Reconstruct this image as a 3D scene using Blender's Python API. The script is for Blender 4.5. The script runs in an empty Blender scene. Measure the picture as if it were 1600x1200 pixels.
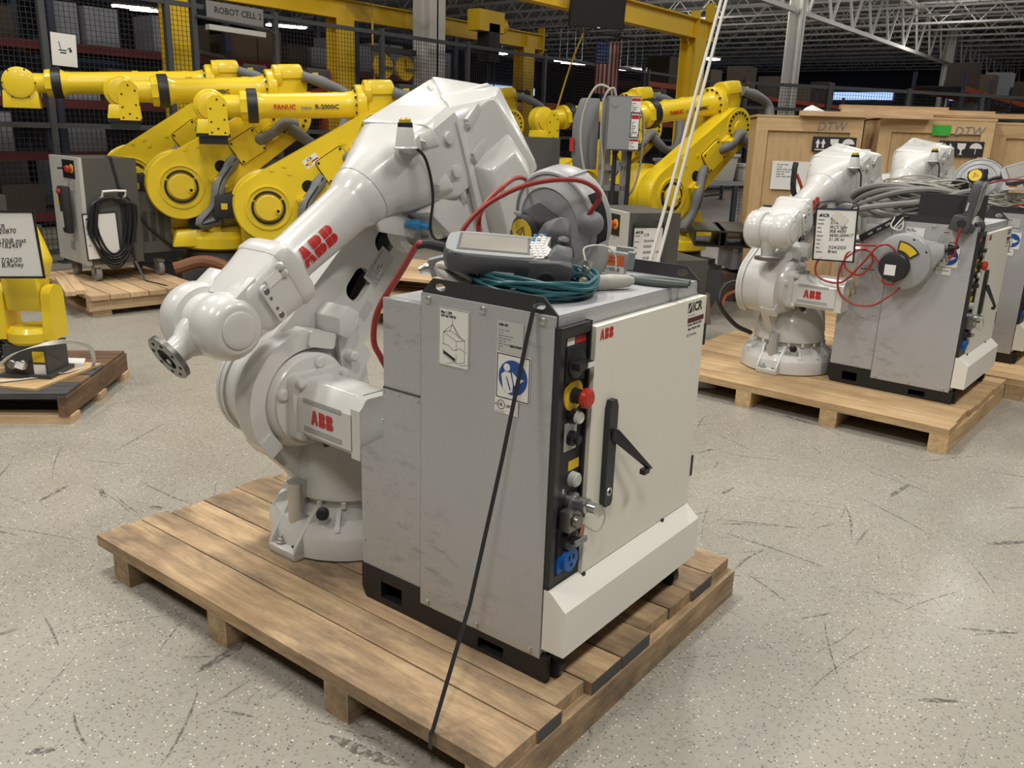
import bpy, bmesh, math, random
from mathutils import Vector, Matrix, Euler
random.seed(7)
sc = bpy.context.scene
COL = sc.collection
PI = math.pi
def R(d): return math.radians(d)

# ------------------------------------------------------------------ camera
cam_d = bpy.data.cameras.new('camera'); cam = bpy.data.objects.new('camera', cam_d); COL.objects.link(cam)
CAM = Vector((-1.5409, -1.0543, 1.4489))
def cam_axes(yaw, pitch, roll):
    f = Vector((math.sin(yaw)*math.cos(pitch), math.cos(yaw)*math.cos(pitch), -math.sin(pitch)))
    rt = Vector((math.cos(yaw), -math.sin(yaw), 0)); up = rt.cross(f)
    return math.cos(roll)*rt+math.sin(roll)*up, -math.sin(roll)*rt+math.cos(roll)*up, f
_r, _u, _f = cam_axes(R(52.78643), R(16.40997), R(1.91664))
cam.matrix_world = Matrix(((_r.x, _u.x, -_f.x, CAM.x), (_r.y, _u.y, -_f.y, CAM.y), (_r.z, _u.z, -_f.z, CAM.z), (0, 0, 0, 1)))
cam_d.sensor_width = 36; cam_d.lens = 1345.2/1600*36; cam_d.clip_end = 200; cam_d.clip_start = .02
sc.camera = cam

# ------------------------------------------------------------------ world, light, exposure
sc.view_settings.view_transform = 'Standard'; sc.view_settings.look = 'None'
sc.view_settings.gamma = 1; sc.view_settings.exposure = 0.12; sc.view_settings.use_curve_mapping = False
try:
    sc.cycles.use_denoising = True; sc.cycles.max_bounces = 7; sc.cycles.diffuse_bounces = 4; sc.cycles.glossy_bounces = 3; sc.cycles.transmission_bounces = 3
except Exception: pass
wd = bpy.data.worlds.new('world'); sc.world = wd; wd.use_nodes = True
wd.node_tree.nodes['Background'].inputs[0].default_value = (1.0, .95, .86, 1)
wd.node_tree.nodes['Background'].inputs[1].default_value = .20
def area_light(x, y, z, sx, sy, w, col=(1, .965, .905), rz=0):
    d = bpy.data.lights.new('ceiling_lamp_light', 'AREA'); d.shape = 'RECTANGLE'; d.size = sx; d.size_y = sy
    d.energy = w; d.color = col
    o = bpy.data.objects.new('ceiling_lamp_light', d); COL.objects.link(o); o.location = (x, y, z); o.rotation_euler = (0, 0, rz)
    return o
for lx, ly, w in [(-3.2, -2.2, 150), (0.6, -2.6, 170), (4.4, -2.4, 120), (-3.4, 1.9, 150), (0.2, 2.3, 170), (4.0, 2.0, 130),
                  (7.5, 1.6, 60), (0.8, 6.2, 120), (4.6, 6.0, 80), (-3.0, 6.2, 100)]:
    area_light(lx, ly, 5.6, 1.3, .35, w*.8, rz=R(20))

# ------------------------------------------------------------------ materials
MATS = {}
def _new(name):
    m = bpy.data.materials.new(name); m.use_nodes = True; MATS[name] = m
    nt = m.node_tree; b = nt.nodes['Principled BSDF']
    return m, nt, b
def c4(c): return (c[0], c[1], c[2], 1)
def pm(name, col, rough=.5, metal=0, coat=0, var=0, vscale=8, bump=0, bscale=200, emit=None, es=1, alpha=1, spec=.5):
    m, nt, b = _new(name); L = nt.links
    b.inputs['Base Color'].default_value = c4(col); b.inputs['Roughness'].default_value = rough
    b.inputs['Metallic'].default_value = metal; b.inputs['Coat Weight'].default_value = coat; b.inputs['Coat Roughness'].default_value = .12
    b.inputs['Specular IOR Level'].default_value = spec
    if alpha < 1: b.inputs['Alpha'].default_value = alpha
    if emit: b.inputs['Emission Color'].default_value = c4(emit); b.inputs['Emission Strength'].default_value = es
    if var or bump: tc = nt.nodes.new('ShaderNodeTexCoord')
    if var:
        n = nt.nodes.new('ShaderNodeTexNoise'); n.inputs['Scale'].default_value = vscale; n.inputs['Detail'].default_value = 6
        L.new(tc.outputs['Object'], n.inputs['Vector'])
        r = nt.nodes.new('ShaderNodeValToRGB')
        r.color_ramp.elements[0].position = .3; r.color_ramp.elements[1].position = .75
        r.color_ramp.elements[0].color = c4([k*(1-var) for k in col]); r.color_ramp.elements[1].color = c4([min(1, k*(1+var*.6)) for k in col])
        L.new(n.outputs['Fac'], r.inputs['Fac']); L.new(r.outputs['Color'], b.inputs['Base Color'])
    if bump:
        n2 = nt.nodes.new('ShaderNodeTexNoise'); n2.inputs['Scale'].default_value = bscale; n2.inputs['Detail'].default_value = 2
        L.new(tc.outputs['Object'], n2.inputs['Vector'])
        bp = nt.nodes.new('ShaderNodeBump'); bp.inputs['Strength'].default_value = bump; bp.inputs['Distance'].default_value = .002
        L.new(n2.outputs['Fac'], bp.inputs['Height']); L.new(bp.outputs['Normal'], b.inputs['Normal'])
    return m
def wood(name, c_lo, c_hi, stain, stain_amt=.5, rough=.75, axis=0, lo=.5, hi=.72):
    """grain runs along local x (axis 0), y or z; every board takes its own offset and tone"""
    m, nt, b = _new(name); L = nt.links; N = nt.nodes.new
    tc = N('ShaderNodeTexCoord'); oi = N('ShaderNodeObjectInfo')
    mp = N('ShaderNodeMapping'); s = [16, 16, 16]; s[axis] = 1.3; mp.inputs['Scale'].default_value = s
    mul = N('ShaderNodeMath'); mul.operation = 'MULTIPLY'; mul.inputs[1].default_value = 37
    L.new(oi.outputs['Random'], mul.inputs[0]); L.new(tc.outputs['Object'], mp.inputs['Vector']); L.new(mul.outputs[0], mp.inputs['Location'])
    n = N('ShaderNodeTexNoise'); n.inputs['Scale'].default_value = 2.2; n.inputs['Detail'].default_value = 7; n.inputs['Roughness'].default_value = .65; n.inputs['Distortion'].default_value = .8
    L.new(mp.outputs['Vector'], n.inputs['Vector'])
    r = N('ShaderNodeValToRGB'); e = r.color_ramp.elements
    e[0].position = .32; e[0].color = c4(c_lo); e[1].position = .68; e[1].color = c4(c_hi)
    L.new(n.outputs['Fac'], r.inputs['Fac'])
    mp2 = N('ShaderNodeMapping'); s2 = [5, 5, 5]; s2[axis] = 2.2; mp2.inputs['Scale'].default_value = s2
    L.new(tc.outputs['Object'], mp2.inputs['Vector']); L.new(mul.outputs[0], mp2.inputs['Location'])
    n2 = N('ShaderNodeTexNoise'); n2.inputs['Scale'].default_value = 1.1; n2.inputs['Detail'].default_value = 8; n2.inputs['Roughness'].default_value = .7
    L.new(mp2.outputs['Vector'], n2.inputs['Vector'])
    r2 = N('ShaderNodeValToRGB'); r2.color_ramp.elements[0].position = lo; r2.color_ramp.elements[1].position = hi
    r2.color_ramp.elements[1].color = (stain_amt,)*3+(1,)
    r2.color_ramp.elements[0].color = (0, 0, 0, 1)
    L.new(n2.outputs['Fac'], r2.inputs['Fac'])
    mx = N('ShaderNodeMix'); mx.data_type = 'RGBA'
    L.new(r2.outputs['Color'], mx.inputs[0]); L.new(r.outputs['Color'], mx.inputs[6]); mx.inputs[7].default_value = c4(stain)
    hs = N('ShaderNodeHueSaturation'); mr = N('ShaderNodeMapRange'); mr.inputs[3].default_value = .82; mr.inputs[4].default_value = 1.15
    L.new(oi.outputs['Random'], mr.inputs[0]); L.new(mr.outputs[0], hs.inputs['Value']); L.new(mx.outputs[2], hs.inputs['Color'])
    L.new(hs.outputs['Color'], b.inputs['Base Color']); b.inputs['Roughness'].default_value = rough
    bp = N('ShaderNodeBump'); bp.inputs['Strength'].default_value = .35; bp.inputs['Distance'].default_value = .003
    L.new(n.outputs['Fac'], bp.inputs['Height']); L.new(bp.outputs['Normal'], b.inputs['Normal'])
    return m
pm('abb_white', (.62, .615, .59), .32, coat=.35, bump=.10, bscale=130)
pm('abb_white2', (.58, .575, .555), .4, coat=.15, bump=.15, bscale=150)
pm('abb_smooth', (.63, .625, .60), .25, coat=.4)
pm('cab_white', (.76, .735, .645), .42, bump=.06, bscale=300)
pm('bump_white', (.80, .785, .715), .42)
pm('black', (.012, .012, .013), .45)
pm('black_matte', (.02, .02, .021), .7)
pm('plastic_black', (.022, .022, .024), .38)
pm('maroon', (.10, .012, .016), .5)
pm('bracket_black', (.028, .028, .029), .55)
pm('hole_shade', (.006, .006, .006), .9)  # near-black that stands in for the shade inside holes, slots and wells
pm('red', (.42, .018, .014), .4)
pm('red_logo', (.50, .012, .012), .45)
pm('bright_red', (.50, .03, .02), .35)
pm('yellow', (.80, .585, .02), .35, coat=.3, var=.08, vscale=3)
pm('yellow_gear', (.76, .55, .03), .35, coat=.2)
pm('yellow_crane', (.74, .48, .015), .45, var=.1, vscale=2)
pm('label_yellow', (.72, .50, .02), .5)
pm('label_white', (.78, .77, .73), .5)
pm('label_grey', (.50, .50, .48), .5)
pm('paper', (.74, .73, .70), .7)
pm('ink', (.02, .02, .025), .6)
pm('ink_grey', (.22, .22, .24), .6)
pm('blue', (.015, .07, .30), .5)
pm('blue_bright', (.01, .13, .45), .4)
pm('steel', (.55, .55, .54), .3, metal=.9)
pm('steel_dark', (.28, .27, .26), .35, metal=.9)
pm('zinc', (.60, .60, .58), .35, metal=.85)
pm('alu', (.56, .56, .55), .35, metal=.7)
pm('teal', (.022, .105, .125), .45)
pm('cable_grey', (.21, .20, .19), .6)
pm('cable_lite', (.40, .38, .33), .55)
pm('cable_white', (.66, .63, .55), .5)
pm('red_cable', (.30, .028, .022), .45)
pm('reel_grey', (.33, .335, .335), .4, bump=.08, bscale=260)
pm('pendant_grey', (.072, .076, .080), .5, bump=.15, bscale=380)
pm('pendant_lite', (.25, .26, .26), .5, bump=.1, bscale=300)
pm('screen', (.30, .285, .25), .25, var=.15, vscale=6)
pm('grey_paint', (.17, .175, .18), .5)
pm('grey_mid', (.26, .27, .275), .5)
pm('grey_dark', (.055, .056, .058), .5)
pm('cab_dark', (.085, .082, .074), .5)
pm('cab_light', (.50, .49, .45), .5)
pm('fence_grey', (.055, .060, .065), .5)
pm('wire', (.02, .021, .022), .6)
pm('orange', (.50, .08, .012), .45)
pm('orange_robot', (.42, .07, .015), .45, coat=.2)
pm('orange_label', (.75, .17, .04), .5)
pm('rack_red', (.13, .014, .016), .6)  # red darkened in place of weaker light behind the fence
pm('rack_blue', (.04, .05, .09), .6)
pm('column_white', (.68, .67, .64), .5)
pm('truss_white', (.60, .59, .57), .55)
pm('deck', (.30, .29, .275), .7)
pm('wall_dark', (.05, .055, .065), .8)
pm('carton', (.12, .085, .055), .75)  # brown lowered to stand in for the dim light at the racks
pm('carton_grey', (.27, .28, .32), .75)
pm('carton_dark', (.055, .04, .028), .75)  # deep brown, darkened too for the dim rack area
pm('hose_grey', (.16, .165, .17), .6, bump=.3, bscale=60)
pm('lamp', (1, 1, 1), .5, emit=(1, .97, .92), es=9)
pm('window_glow', (.6, .75, 1), .5, emit=(.40, .58, 1), es=1.2)
pm('green', (.05, .42, .05), .5)
pm('green_handle', (.05, .07, .06), .5)
pm('strap_white', (.66, .65, .61), .45)
pm('flag_red', (.20, .018, .022), .8)
pm('flag_white', (.33, .32, .32), .8)
pm('flag_blue', (.02, .03, .12), .8)
pm('rope', (.50, .48, .44), .8)
pm('plastic_clear', (.75, .76, .78), .25, spec=.8)
pm('lens_amber', (.45, .36, .03), .3)
pm('bluish_plug', (.02, .20, .42), .35)
pm('pipe_grey', (.33, .33, .33), .4, metal=.4)
pm('brown_hose', (.16, .06, .02), .6)
wood('wood_old', (.31, .20, .11), (.55, .395, .225), (.085, .06, .042), .78, lo=.41, hi=.66)
wood('wood_new', (.47, .30, .14), (.72, .52, .29), (.33, .18, .075), .55, lo=.46, hi=.70)
wood('wood_pale', (.46, .31, .17), (.66, .47, .28), (.30, .18, .09), .45)
wood('wood_dark', (.10, .055, .028), (.24, .14, .075), (.03, .022, .018), .8)
wood('wood_blue', (.03, .03, .035), (.10, .095, .09), (.02, .03, .06), .8)
wood('ply', (.52, .345, .165), (.66, .465, .245), (.36, .22, .10), .4)
wood('ply_z', (.52, .345, .165), (.63, .44, .23), (.36, .22, .10), .4, axis=2)
def galv(name, lo, hi, scuff):
    m, nt, b = _new(name); L = nt.links; N = nt.nodes.new
    tc = N('ShaderNodeTexCoord')
    n = N('ShaderNodeTexNoise'); n.inputs['Scale'].default_value = 320; n.inputs['Detail'].default_value = 3
    L.new(tc.outputs['Object'], n.inputs['Vector'])
    r = N('ShaderNodeValToRGB'); r.color_ramp.elements[0].position = .35; r.color_ramp.elements[1].position = .7
    r.color_ramp.elements[0].color = c4(lo); r.color_ramp.elements[1].color = c4(hi)
    L.new(n.outputs['Fac'], r.inputs['Fac'])
    mp = N('ShaderNodeMapping'); mp.inputs['Rotation'].default_value = (R(38), 0, 0); mp.inputs['Scale'].default_value = (4, 5, 16)
    L.new(tc.outputs['Object'], mp.inputs['Vector'])
    n2 = N('ShaderNodeTexNoise'); n2.inputs['Scale'].default_value = 1.6; n2.inputs['Detail'].default_value = 8; n2.inputs['Roughness'].default_value = .72
    L.new(mp.outputs['Vector'], n2.inputs['Vector'])
    r2 = N('ShaderNodeValToRGB'); r2.color_ramp.elements[0].position = .52; r2.color_ramp.elements[1].position = .72
    r2.color_ramp.elements[0].color = (0, 0, 0, 1); r2.color_ramp.elements[1].color = (.85, .85, .85, 1)
    L.new(n2.outputs['Fac'], r2.inputs['Fac'])
    mx = N('ShaderNodeMix'); mx.data_type = 'RGBA'; mx.inputs[7].default_value = c4(scuff)
    n3 = N('ShaderNodeTexNoise'); n3.inputs['Scale'].default_value = 3.4; n3.inputs['Detail'].default_value = 2; L.new(tc.outputs['Object'], n3.inputs['Vector'])
    r3 = N('ShaderNodeValToRGB'); r3.color_ramp.elements[0].position = .46; r3.color_ramp.elements[1].position = .60; L.new(n3.outputs['Fac'], r3.inputs['Fac'])
    mk = N('ShaderNodeMath'); mk.operation = 'MULTIPLY'; L.new(r2.outputs['Color'], mk.inputs[0]); L.new(r3.outputs['Color'], mk.inputs[1])
    L.new(mk.outputs[0], mx.inputs[0]); L.new(r.outputs['Color'], mx.inputs[6])
    L.new(mx.outputs[2], b.inputs['Base Color']); b.inputs['Metallic'].default_value = .35; b.inputs['Roughness'].default_value = .42
galv('galv', (.44, .445, .455), (.54, .545, .56), (.20, .205, .215))

# ------------------------------------------------------------------ mesh helpers
def ring(w, h, p=2, n=32, a0=0):
    """superellipse outline, half sizes w and h, p=2 ellipse, larger p boxier"""
    out = []
    for i in range(n):
        a = a0+2*PI*i/n; c, s = math.cos(a), math.sin(a)
        r = (abs(c/w)**p+abs(s/h)**p)**(-1/p); out.append((r*c, r*s))
    return out
def frame(o, z, x=None):
    z = Vector(z).normalized(); x = Vector(x) if x is not None else (Vector((1, 0, 0)) if abs(z.x) < .9 else Vector((0, 1, 0)))
    x = (x-z*x.dot(z)).normalized(); y = z.cross(x)
    return Matrix(((x.x, y.x, z.x, o[0]), (x.y, y.y, z.y, o[1]), (x.z, y.z, z.z, o[2]), (0, 0, 0, 1)))
def smooth_path(pts, k=6, closed=False):
    P = [Vector(p) for p in pts]; n = len(P); out = []
    for i in range(n if closed else n-1):
        p0 = P[(i-1) % n] if closed or i > 0 else P[0]*2-P[1]
        p1 = P[i]; p2 = P[(i+1) % n]
        p3 = P[(i+2) % n] if closed or i+2 < n else P[-1]*2-P[-2]
        for j in range(k):
            t = j/k
            out.append(.5*((2*p1)+(p2-p0)*t+(2*p0-5*p1+4*p2-p3)*t*t+(3*p1-p0-3*p2+p3)*t**3))
    if not closed: out.append(P[-1].copy())
    return out
class MB:
    def __init__(s, M=None): s.bm = bmesh.new(); s.M = M or Matrix()
    def _v(s, co, M=None): return s.bm.verts.new(s.M @ ((M @ Vector(co)) if M is not None else Vector(co)))
    def _f(s, vs):
        try: return s.bm.faces.new(vs)
        except ValueError: return None
    def _bevel(s, faces, b, seg=2, ang=30):
        es = set()
        for f in faces:
            if f is None: continue
            for e in f.edges:
                if len(e.link_faces) == 2 and e.calc_face_angle(0) > R(ang): es.add(e)
        if es:
            bmesh.ops.bevel(s.bm, geom=list(es), offset=b, segments=seg, affect='EDGES', profile=.5, clamp_overlap=True)
        return s
    def box(s, c, d, bev=0, M=None, seg=1):
        x, y, z = d[0]/2, d[1]/2, d[2]/2; T = Matrix.Translation(c)
        if M is not None: T = M @ T
        v = [s._v((a, b, e), T) for a in (-x, x) for b in (-y, y) for e in (-z, z)]
        fs = [s._f([v[i] for i in q]) for q in ((0, 1, 3, 2), (4, 6, 7, 5), (0, 4, 5, 1), (2, 3, 7, 6), (0, 2, 6, 4), (1, 5, 7, 3))]
        if bev: s._bevel(fs, bev, seg)
        return s
    def bx(s, x0, x1, y0, y1, z0, z1, bev=0, M=None, seg=1):
        return s.box(((x0+x1)/2, (y0+y1)/2, (z0+z1)/2), (abs(x1-x0), abs(y1-y0), abs(z1-z0)), bev, M, seg)
    def loft(s, M, secs, cap=True, closed=False):
        """secs: (t, ring2d) or (t, ring2d, (du,dv)); M maps (u,v,t) to object space"""
        rs = []
        for q in secs:
            du, dv = q[2] if len(q) > 2 else (0, 0)
            rs.append([s._v((a+du, b+dv, q[0]), M) for a, b in q[1]])
        n = len(rs[0]); fs = []
        for i in range(len(rs)-1 if not closed else len(rs)):
            A, B = rs[i], rs[(i+1) % len(rs)]
            for j in range(n): fs.append(s._f((A[j], A[(j+1) % n], B[(j+1) % n], B[j])))
        if cap and not closed:
            fs.append(s._f(list(reversed(rs[0])))); fs.append(s._f(rs[-1]))
        return s
    def lathe(s, o, ax, prof, n=24, x=None, cap=True):
        M = frame(o, ax, x); return s.loft(M, [(h, [(max(r, 1e-4)*math.cos(2*PI*i/n), max(r, 1e-4)*math.sin(2*PI*i/n)) for i in range(n)]) for r, h in prof], cap)
    def cyl(s, p0, p1, r0, r1=None, n=16):
        p0, p1 = Vector(p0), Vector(p1); L = (p1-p0).length
        return s.lathe(p0, p1-p0, [(r0, 0), (r1 if r1 is not None else r0, L)], n)
    def prism(s, poly, h0, h1, M=None, bev=0, holes=(), seg=2):
        """polygon in (u,v) pushed from h0 to h1 along the frame's third axis; holes are loops of their own"""
        M = M if M is not None else Matrix(); loops = [list(poly)]+[list(h) for h in holes]; fs = []
        if not holes:
            A = [s._v((a, b, h0), M) for a, b in poly]; B = [s._v((a, b, h1), M) for a, b in poly]; n = len(A)
            for j in range(n): fs.append(s._f((A[j], A[(j+1) % n], B[(j+1) % n], B[j])))
            fs.append(s._f(list(reversed(A)))); fs.append(s._f(B))
        else:
            for k, lp in enumerate(loops):
                A = [s._v((a, b, h0), M) for a, b in lp]; B = [s._v((a, b, h1), M) for a, b in lp]; n = len(A)
                for j in range(n): fs.append(s._f((A[j], A[(j+1) % n], B[(j+1) % n], B[j])))
                loops[k] = (A, B)
            for q in (0, 1):
                es = []
                for lp in loops:
                    V = lp[q]
                    for j in range(len(V)):
                        e = s.bm.edges.get((V[j], V[(j+1) % len(V)])); es.append(e)
                bmesh.ops.triangle_fill(s.bm, edges=es, use_beauty=True)
        if bev: s._bevel(fs, bev, seg)
        return s
    def tube(s, pts, r, n=8, k=6, closed=False, smooth=True, cap=True):
        P = smooth_path(pts, k, closed) if smooth else [Vector(p) for p in pts]
        m = len(P); rs = []; up = None
        for i, p in enumerate(P):
            if closed: t = P[(i+1) % m]-P[(i-1) % m]
            else: t = P[min(i+1, m-1)]-P[max(i-1, 0)]
            if t.length < 1e-9: t = Vector((0, 0, 1))
            t.normalize()
            if up is None: up = Vector((0, 0, 1)) if abs(t.z) < .9 else Vector((1, 0, 0))
            x = up-t*up.dot(t)
            if x.length < 1e-6: x = Vector((1, 0, 0))-t*t.x
            x.normalize(); y = t.cross(x); up = x
            rr = r(i/(m-1)) if callable(r) else r
            rs.append([s._v(p+x*rr*math.cos(2*PI*j/n)+y*rr*math.sin(2*PI*j/n)) for j in range(n)])
        for i in range(m if closed else m-1):
            A, B = rs[i], rs[(i+1) % m]
            for j in range(n): s._f((A[j], A[(j+1) % n], B[(j+1) % n], B[j]))
        if cap and not closed: s._f(list(reversed(rs[0]))); s._f(rs[-1])
        return s
    def ball(s, c, r, sc_=(1, 1, 1), n=16, m=10, M=None):
        T = Matrix.Translation(c)
        if M is not None: T = M @ T
        rows = []
        for i in range(1, m):
            a = PI*i/m; rows.append([s._v((r*sc_[0]*math.sin(a)*math.cos(2*PI*j/n), r*sc_[1]*math.sin(a)*math.sin(2*PI*j/n), r*sc_[2]*math.cos(a)), T) for j in range(n)])
        t = s._v((0, 0, r*sc_[2]), T); b = s._v((0, 0, -r*sc_[2]), T)
        for j in range(n):
            s._f((t, rows[0][j], rows[0][(j+1) % n])); s._f((b, rows[-1][(j+1) % n], rows[-1][j]))
            for i in range(m-2): s._f((rows[i][j], rows[i+1][j], rows[i+1][(j+1) % n], rows[i][(j+1) % n]))
        return s
    def hull(s, pts, bev=0, M=None, seg=2):
        vs = [s._v(p, M) for p in pts]
        g = bmesh.ops.convex_hull(s.bm, input=vs)
        fs = [f for f in g['geom'] if isinstance(f, bmesh.types.BMFace)]
        d = [v for v in g['geom_interior'] if isinstance(v, bmesh.types.BMVert)]
        if d: bmesh.ops.delete(s.bm, geom=d, context='VERTS')
        bmesh.ops.dissolve_limit(s.bm, angle_limit=R(3), verts=list({v for f in fs if f.is_valid for v in f.verts}), edges=list({e for f in fs if f.is_valid for e in f.edges}))
        if bev:
            vv = [v for v in vs if v.is_valid]; s._bevel({f for v in vv for f in v.link_faces}, bev, seg, 12)
        return s
    def quad(s, pts): s._f([s._v(p) for p in pts]); return s
    def mesh(s, name, ang=32, recalc=True):
        bm = s.bm
        if recalc: bmesh.ops.recalc_face_normals(bm, faces=bm.faces)
        for f in bm.faces: f.smooth = True
        for e in bm.edges:
            if len(e.link_faces) != 2 or e.calc_face_angle(0) > R(ang): e.smooth = False
        me = bpy.data.meshes.new(name); bm.to_mesh(me); bm.free(); return me
    def out(s, name, mat, parent=None, ang=32, label=None):
        return link(name, s.mesh(name, ang), mat, parent, label)
def link(name, me, mat, parent=None, label=None):
    if mat is not None and len(me.materials) == 0: me.materials.append(MATS[mat])
    o = bpy.data.objects.new(name, me); COL.objects.link(o)
    if parent is not None: o.parent = parent
    if label: o['label'] = label
    return o
def tag(o, label, cat, group=None, kind=None):
    if label: o['label'] = label
    if cat: o['category'] = cat
    if group: o['group'] = group
    if kind: o['kind'] = kind
    return o
def thing(name, label, cat, loc=(0, 0, 0), rz=0, group=None):
    o = bpy.data.objects.new(name, None); COL.objects.link(o); o.empty_display_size = .1
    o.location = loc; o.rotation_euler = (0, 0, rz)
    return tag(o, label, cat, group)
def copy_tree(o, parent=None):
    c = o.copy(); COL.objects.link(c); c.parent = parent
    for ch in list(o.children): copy_tree(ch, c)
    return c
def structure(o): o['kind'] = 'structure'; return o
# flat lettering
def text_mesh(txt, size, bold=0.0, align='LEFT', ext=.0004, spacing=1.0, shear=0, line=1.0, res=2):
    cu = bpy.data.curves.new('lettering', 'FONT'); cu.body = txt; cu.size = size; cu.offset = bold*size; cu.extrude = ext
    cu.align_x = align; cu.space_character = spacing; cu.shear = shear; cu.resolution_u = res; cu.space_line = line
    ob = bpy.data.objects.new('lettering', cu); me = bpy.data.meshes.new_from_object(ob)
    bpy.data.objects.remove(ob); me.materials.clear(); return me
def text(txt, size, mat, M, parent, bold=0.0, align='LEFT', name='lettering', sx=1.0, **k):
    me = text_mesh(txt, size, bold, align, **k); me.transform(M @ Matrix.Diagonal((sx, 1, 1, 1)))
    return link(name, me, mat, parent)
def abb_polys():
    """the three bold letters cut into quarters, each letter 0.8 wide and 1 high"""
    g = .022; P = []
    def A(x):
        P.append([(x+.0, 0), (x+.25, 0), (x+.29, .2), (x+.40-g, .2), (x+.40-g, .42-g), (x+.105, .42-g)])
        P.append([(x+.112, .42+g), (x+.40-g, .42+g), (x+.40-g, 1), (x+.26, 1)])
        P.append([(x+.80, 0), (x+.55, 0), (x+.51, .2), (x+.40+g, .2), (x+.40+g, .42-g), (x+.695, .42-g)])
        P.append([(x+.688, .42+g), (x+.40+g, .42+g), (x+.40+g, 1), (x+.54, 1)])
    def B(x):
        P.append([(x, 0), (x+.38-g, 0), (x+.38-g, .5-g), (x, .5-g)])
        P.append([(x, .5+g), (x+.38-g, .5+g), (x+.38-g, 1), (x, 1)])
        q = [(x+.38+g, 0)]+[(x+.52+.24*math.sin(t*PI/6), .25-.25*math.cos(t*PI/6)) for t in range(0, 6)]+[(x+.60, .5-g), (x+.38+g, .5-g)]
        P.append(q)
        q = [(x+.38+g, .5+g), (x+.60, .5+g)]+[(x+.50+.22*math.sin(t*PI/6), .76-.24*math.cos(t*PI/6)) for t in range(1, 7)]+[(x+.38+g, 1)]
        P.append(q)
    A(0); B(.92); B(1.78); return P, 2.54
def abb_logo(M, h, mat, parent, wrap=None, thick=.0006):
    """letters h high centred at M's origin in its xy plane; wrap=radius bends them round the x axis"""
    P, w = abb_polys(); b = MB()
    for q in P:
        loc = [((x-w/2)*h*.9, (y-.5)*h) for x, y in q]
        vs = [b.bm.verts.new((x, y, 0)) for x, y in loc]; b.bm.faces.new(vs)
    if wrap:
        bmesh.ops.triangulate(b.bm, faces=b.bm.faces[:]); bmesh.ops.subdivide_edges(b.bm, edges=b.bm.edges[:], cuts=3, use_grid_fill=True)
        for v in b.bm.verts:
            a = v.co.y/wrap; v.co.y = wrap*math.sin(a); v.co.z = wrap*math.cos(a)-wrap+thick
    else:
        for v in b.bm.verts: v.co.z = thick
    b.bm.transform(M)
    me = b.mesh('logo_lettering', recalc=False); return link('logo_lettering', me, mat, parent)
def coil_points(c, rx, ry, turns, z0, dz, jit, seed, n=20, rot=0):
    rnd = random.Random(seed); pts = []; N = int(turns*n)
    ph = [rnd.uniform(-1, 1) for _ in range(int(turns)+3)]; ph2 = [rnd.uniform(-1, 1) for _ in range(int(turns)+3)]
    for i in range(N+1):
        a = 2*PI*i/n; k = i/n; k0 = int(k); f = k-k0
        j = ph[k0]*(1-f)+ph[k0+1]*f; j2 = ph2[k0]*(1-f)+ph2[k0+1]*f
        x = (rx+jit*j)*math.cos(a); y = (ry+jit*j2)*math.sin(a)
        pts.append((c[0]+x*math.cos(rot)-y*math.sin(rot), c[1]+x*math.sin(rot)+y*math.cos(rot), z0+dz*(.5+.5*j2)+dz*.4*math.sin(a*2+k0)))
    return pts
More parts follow.
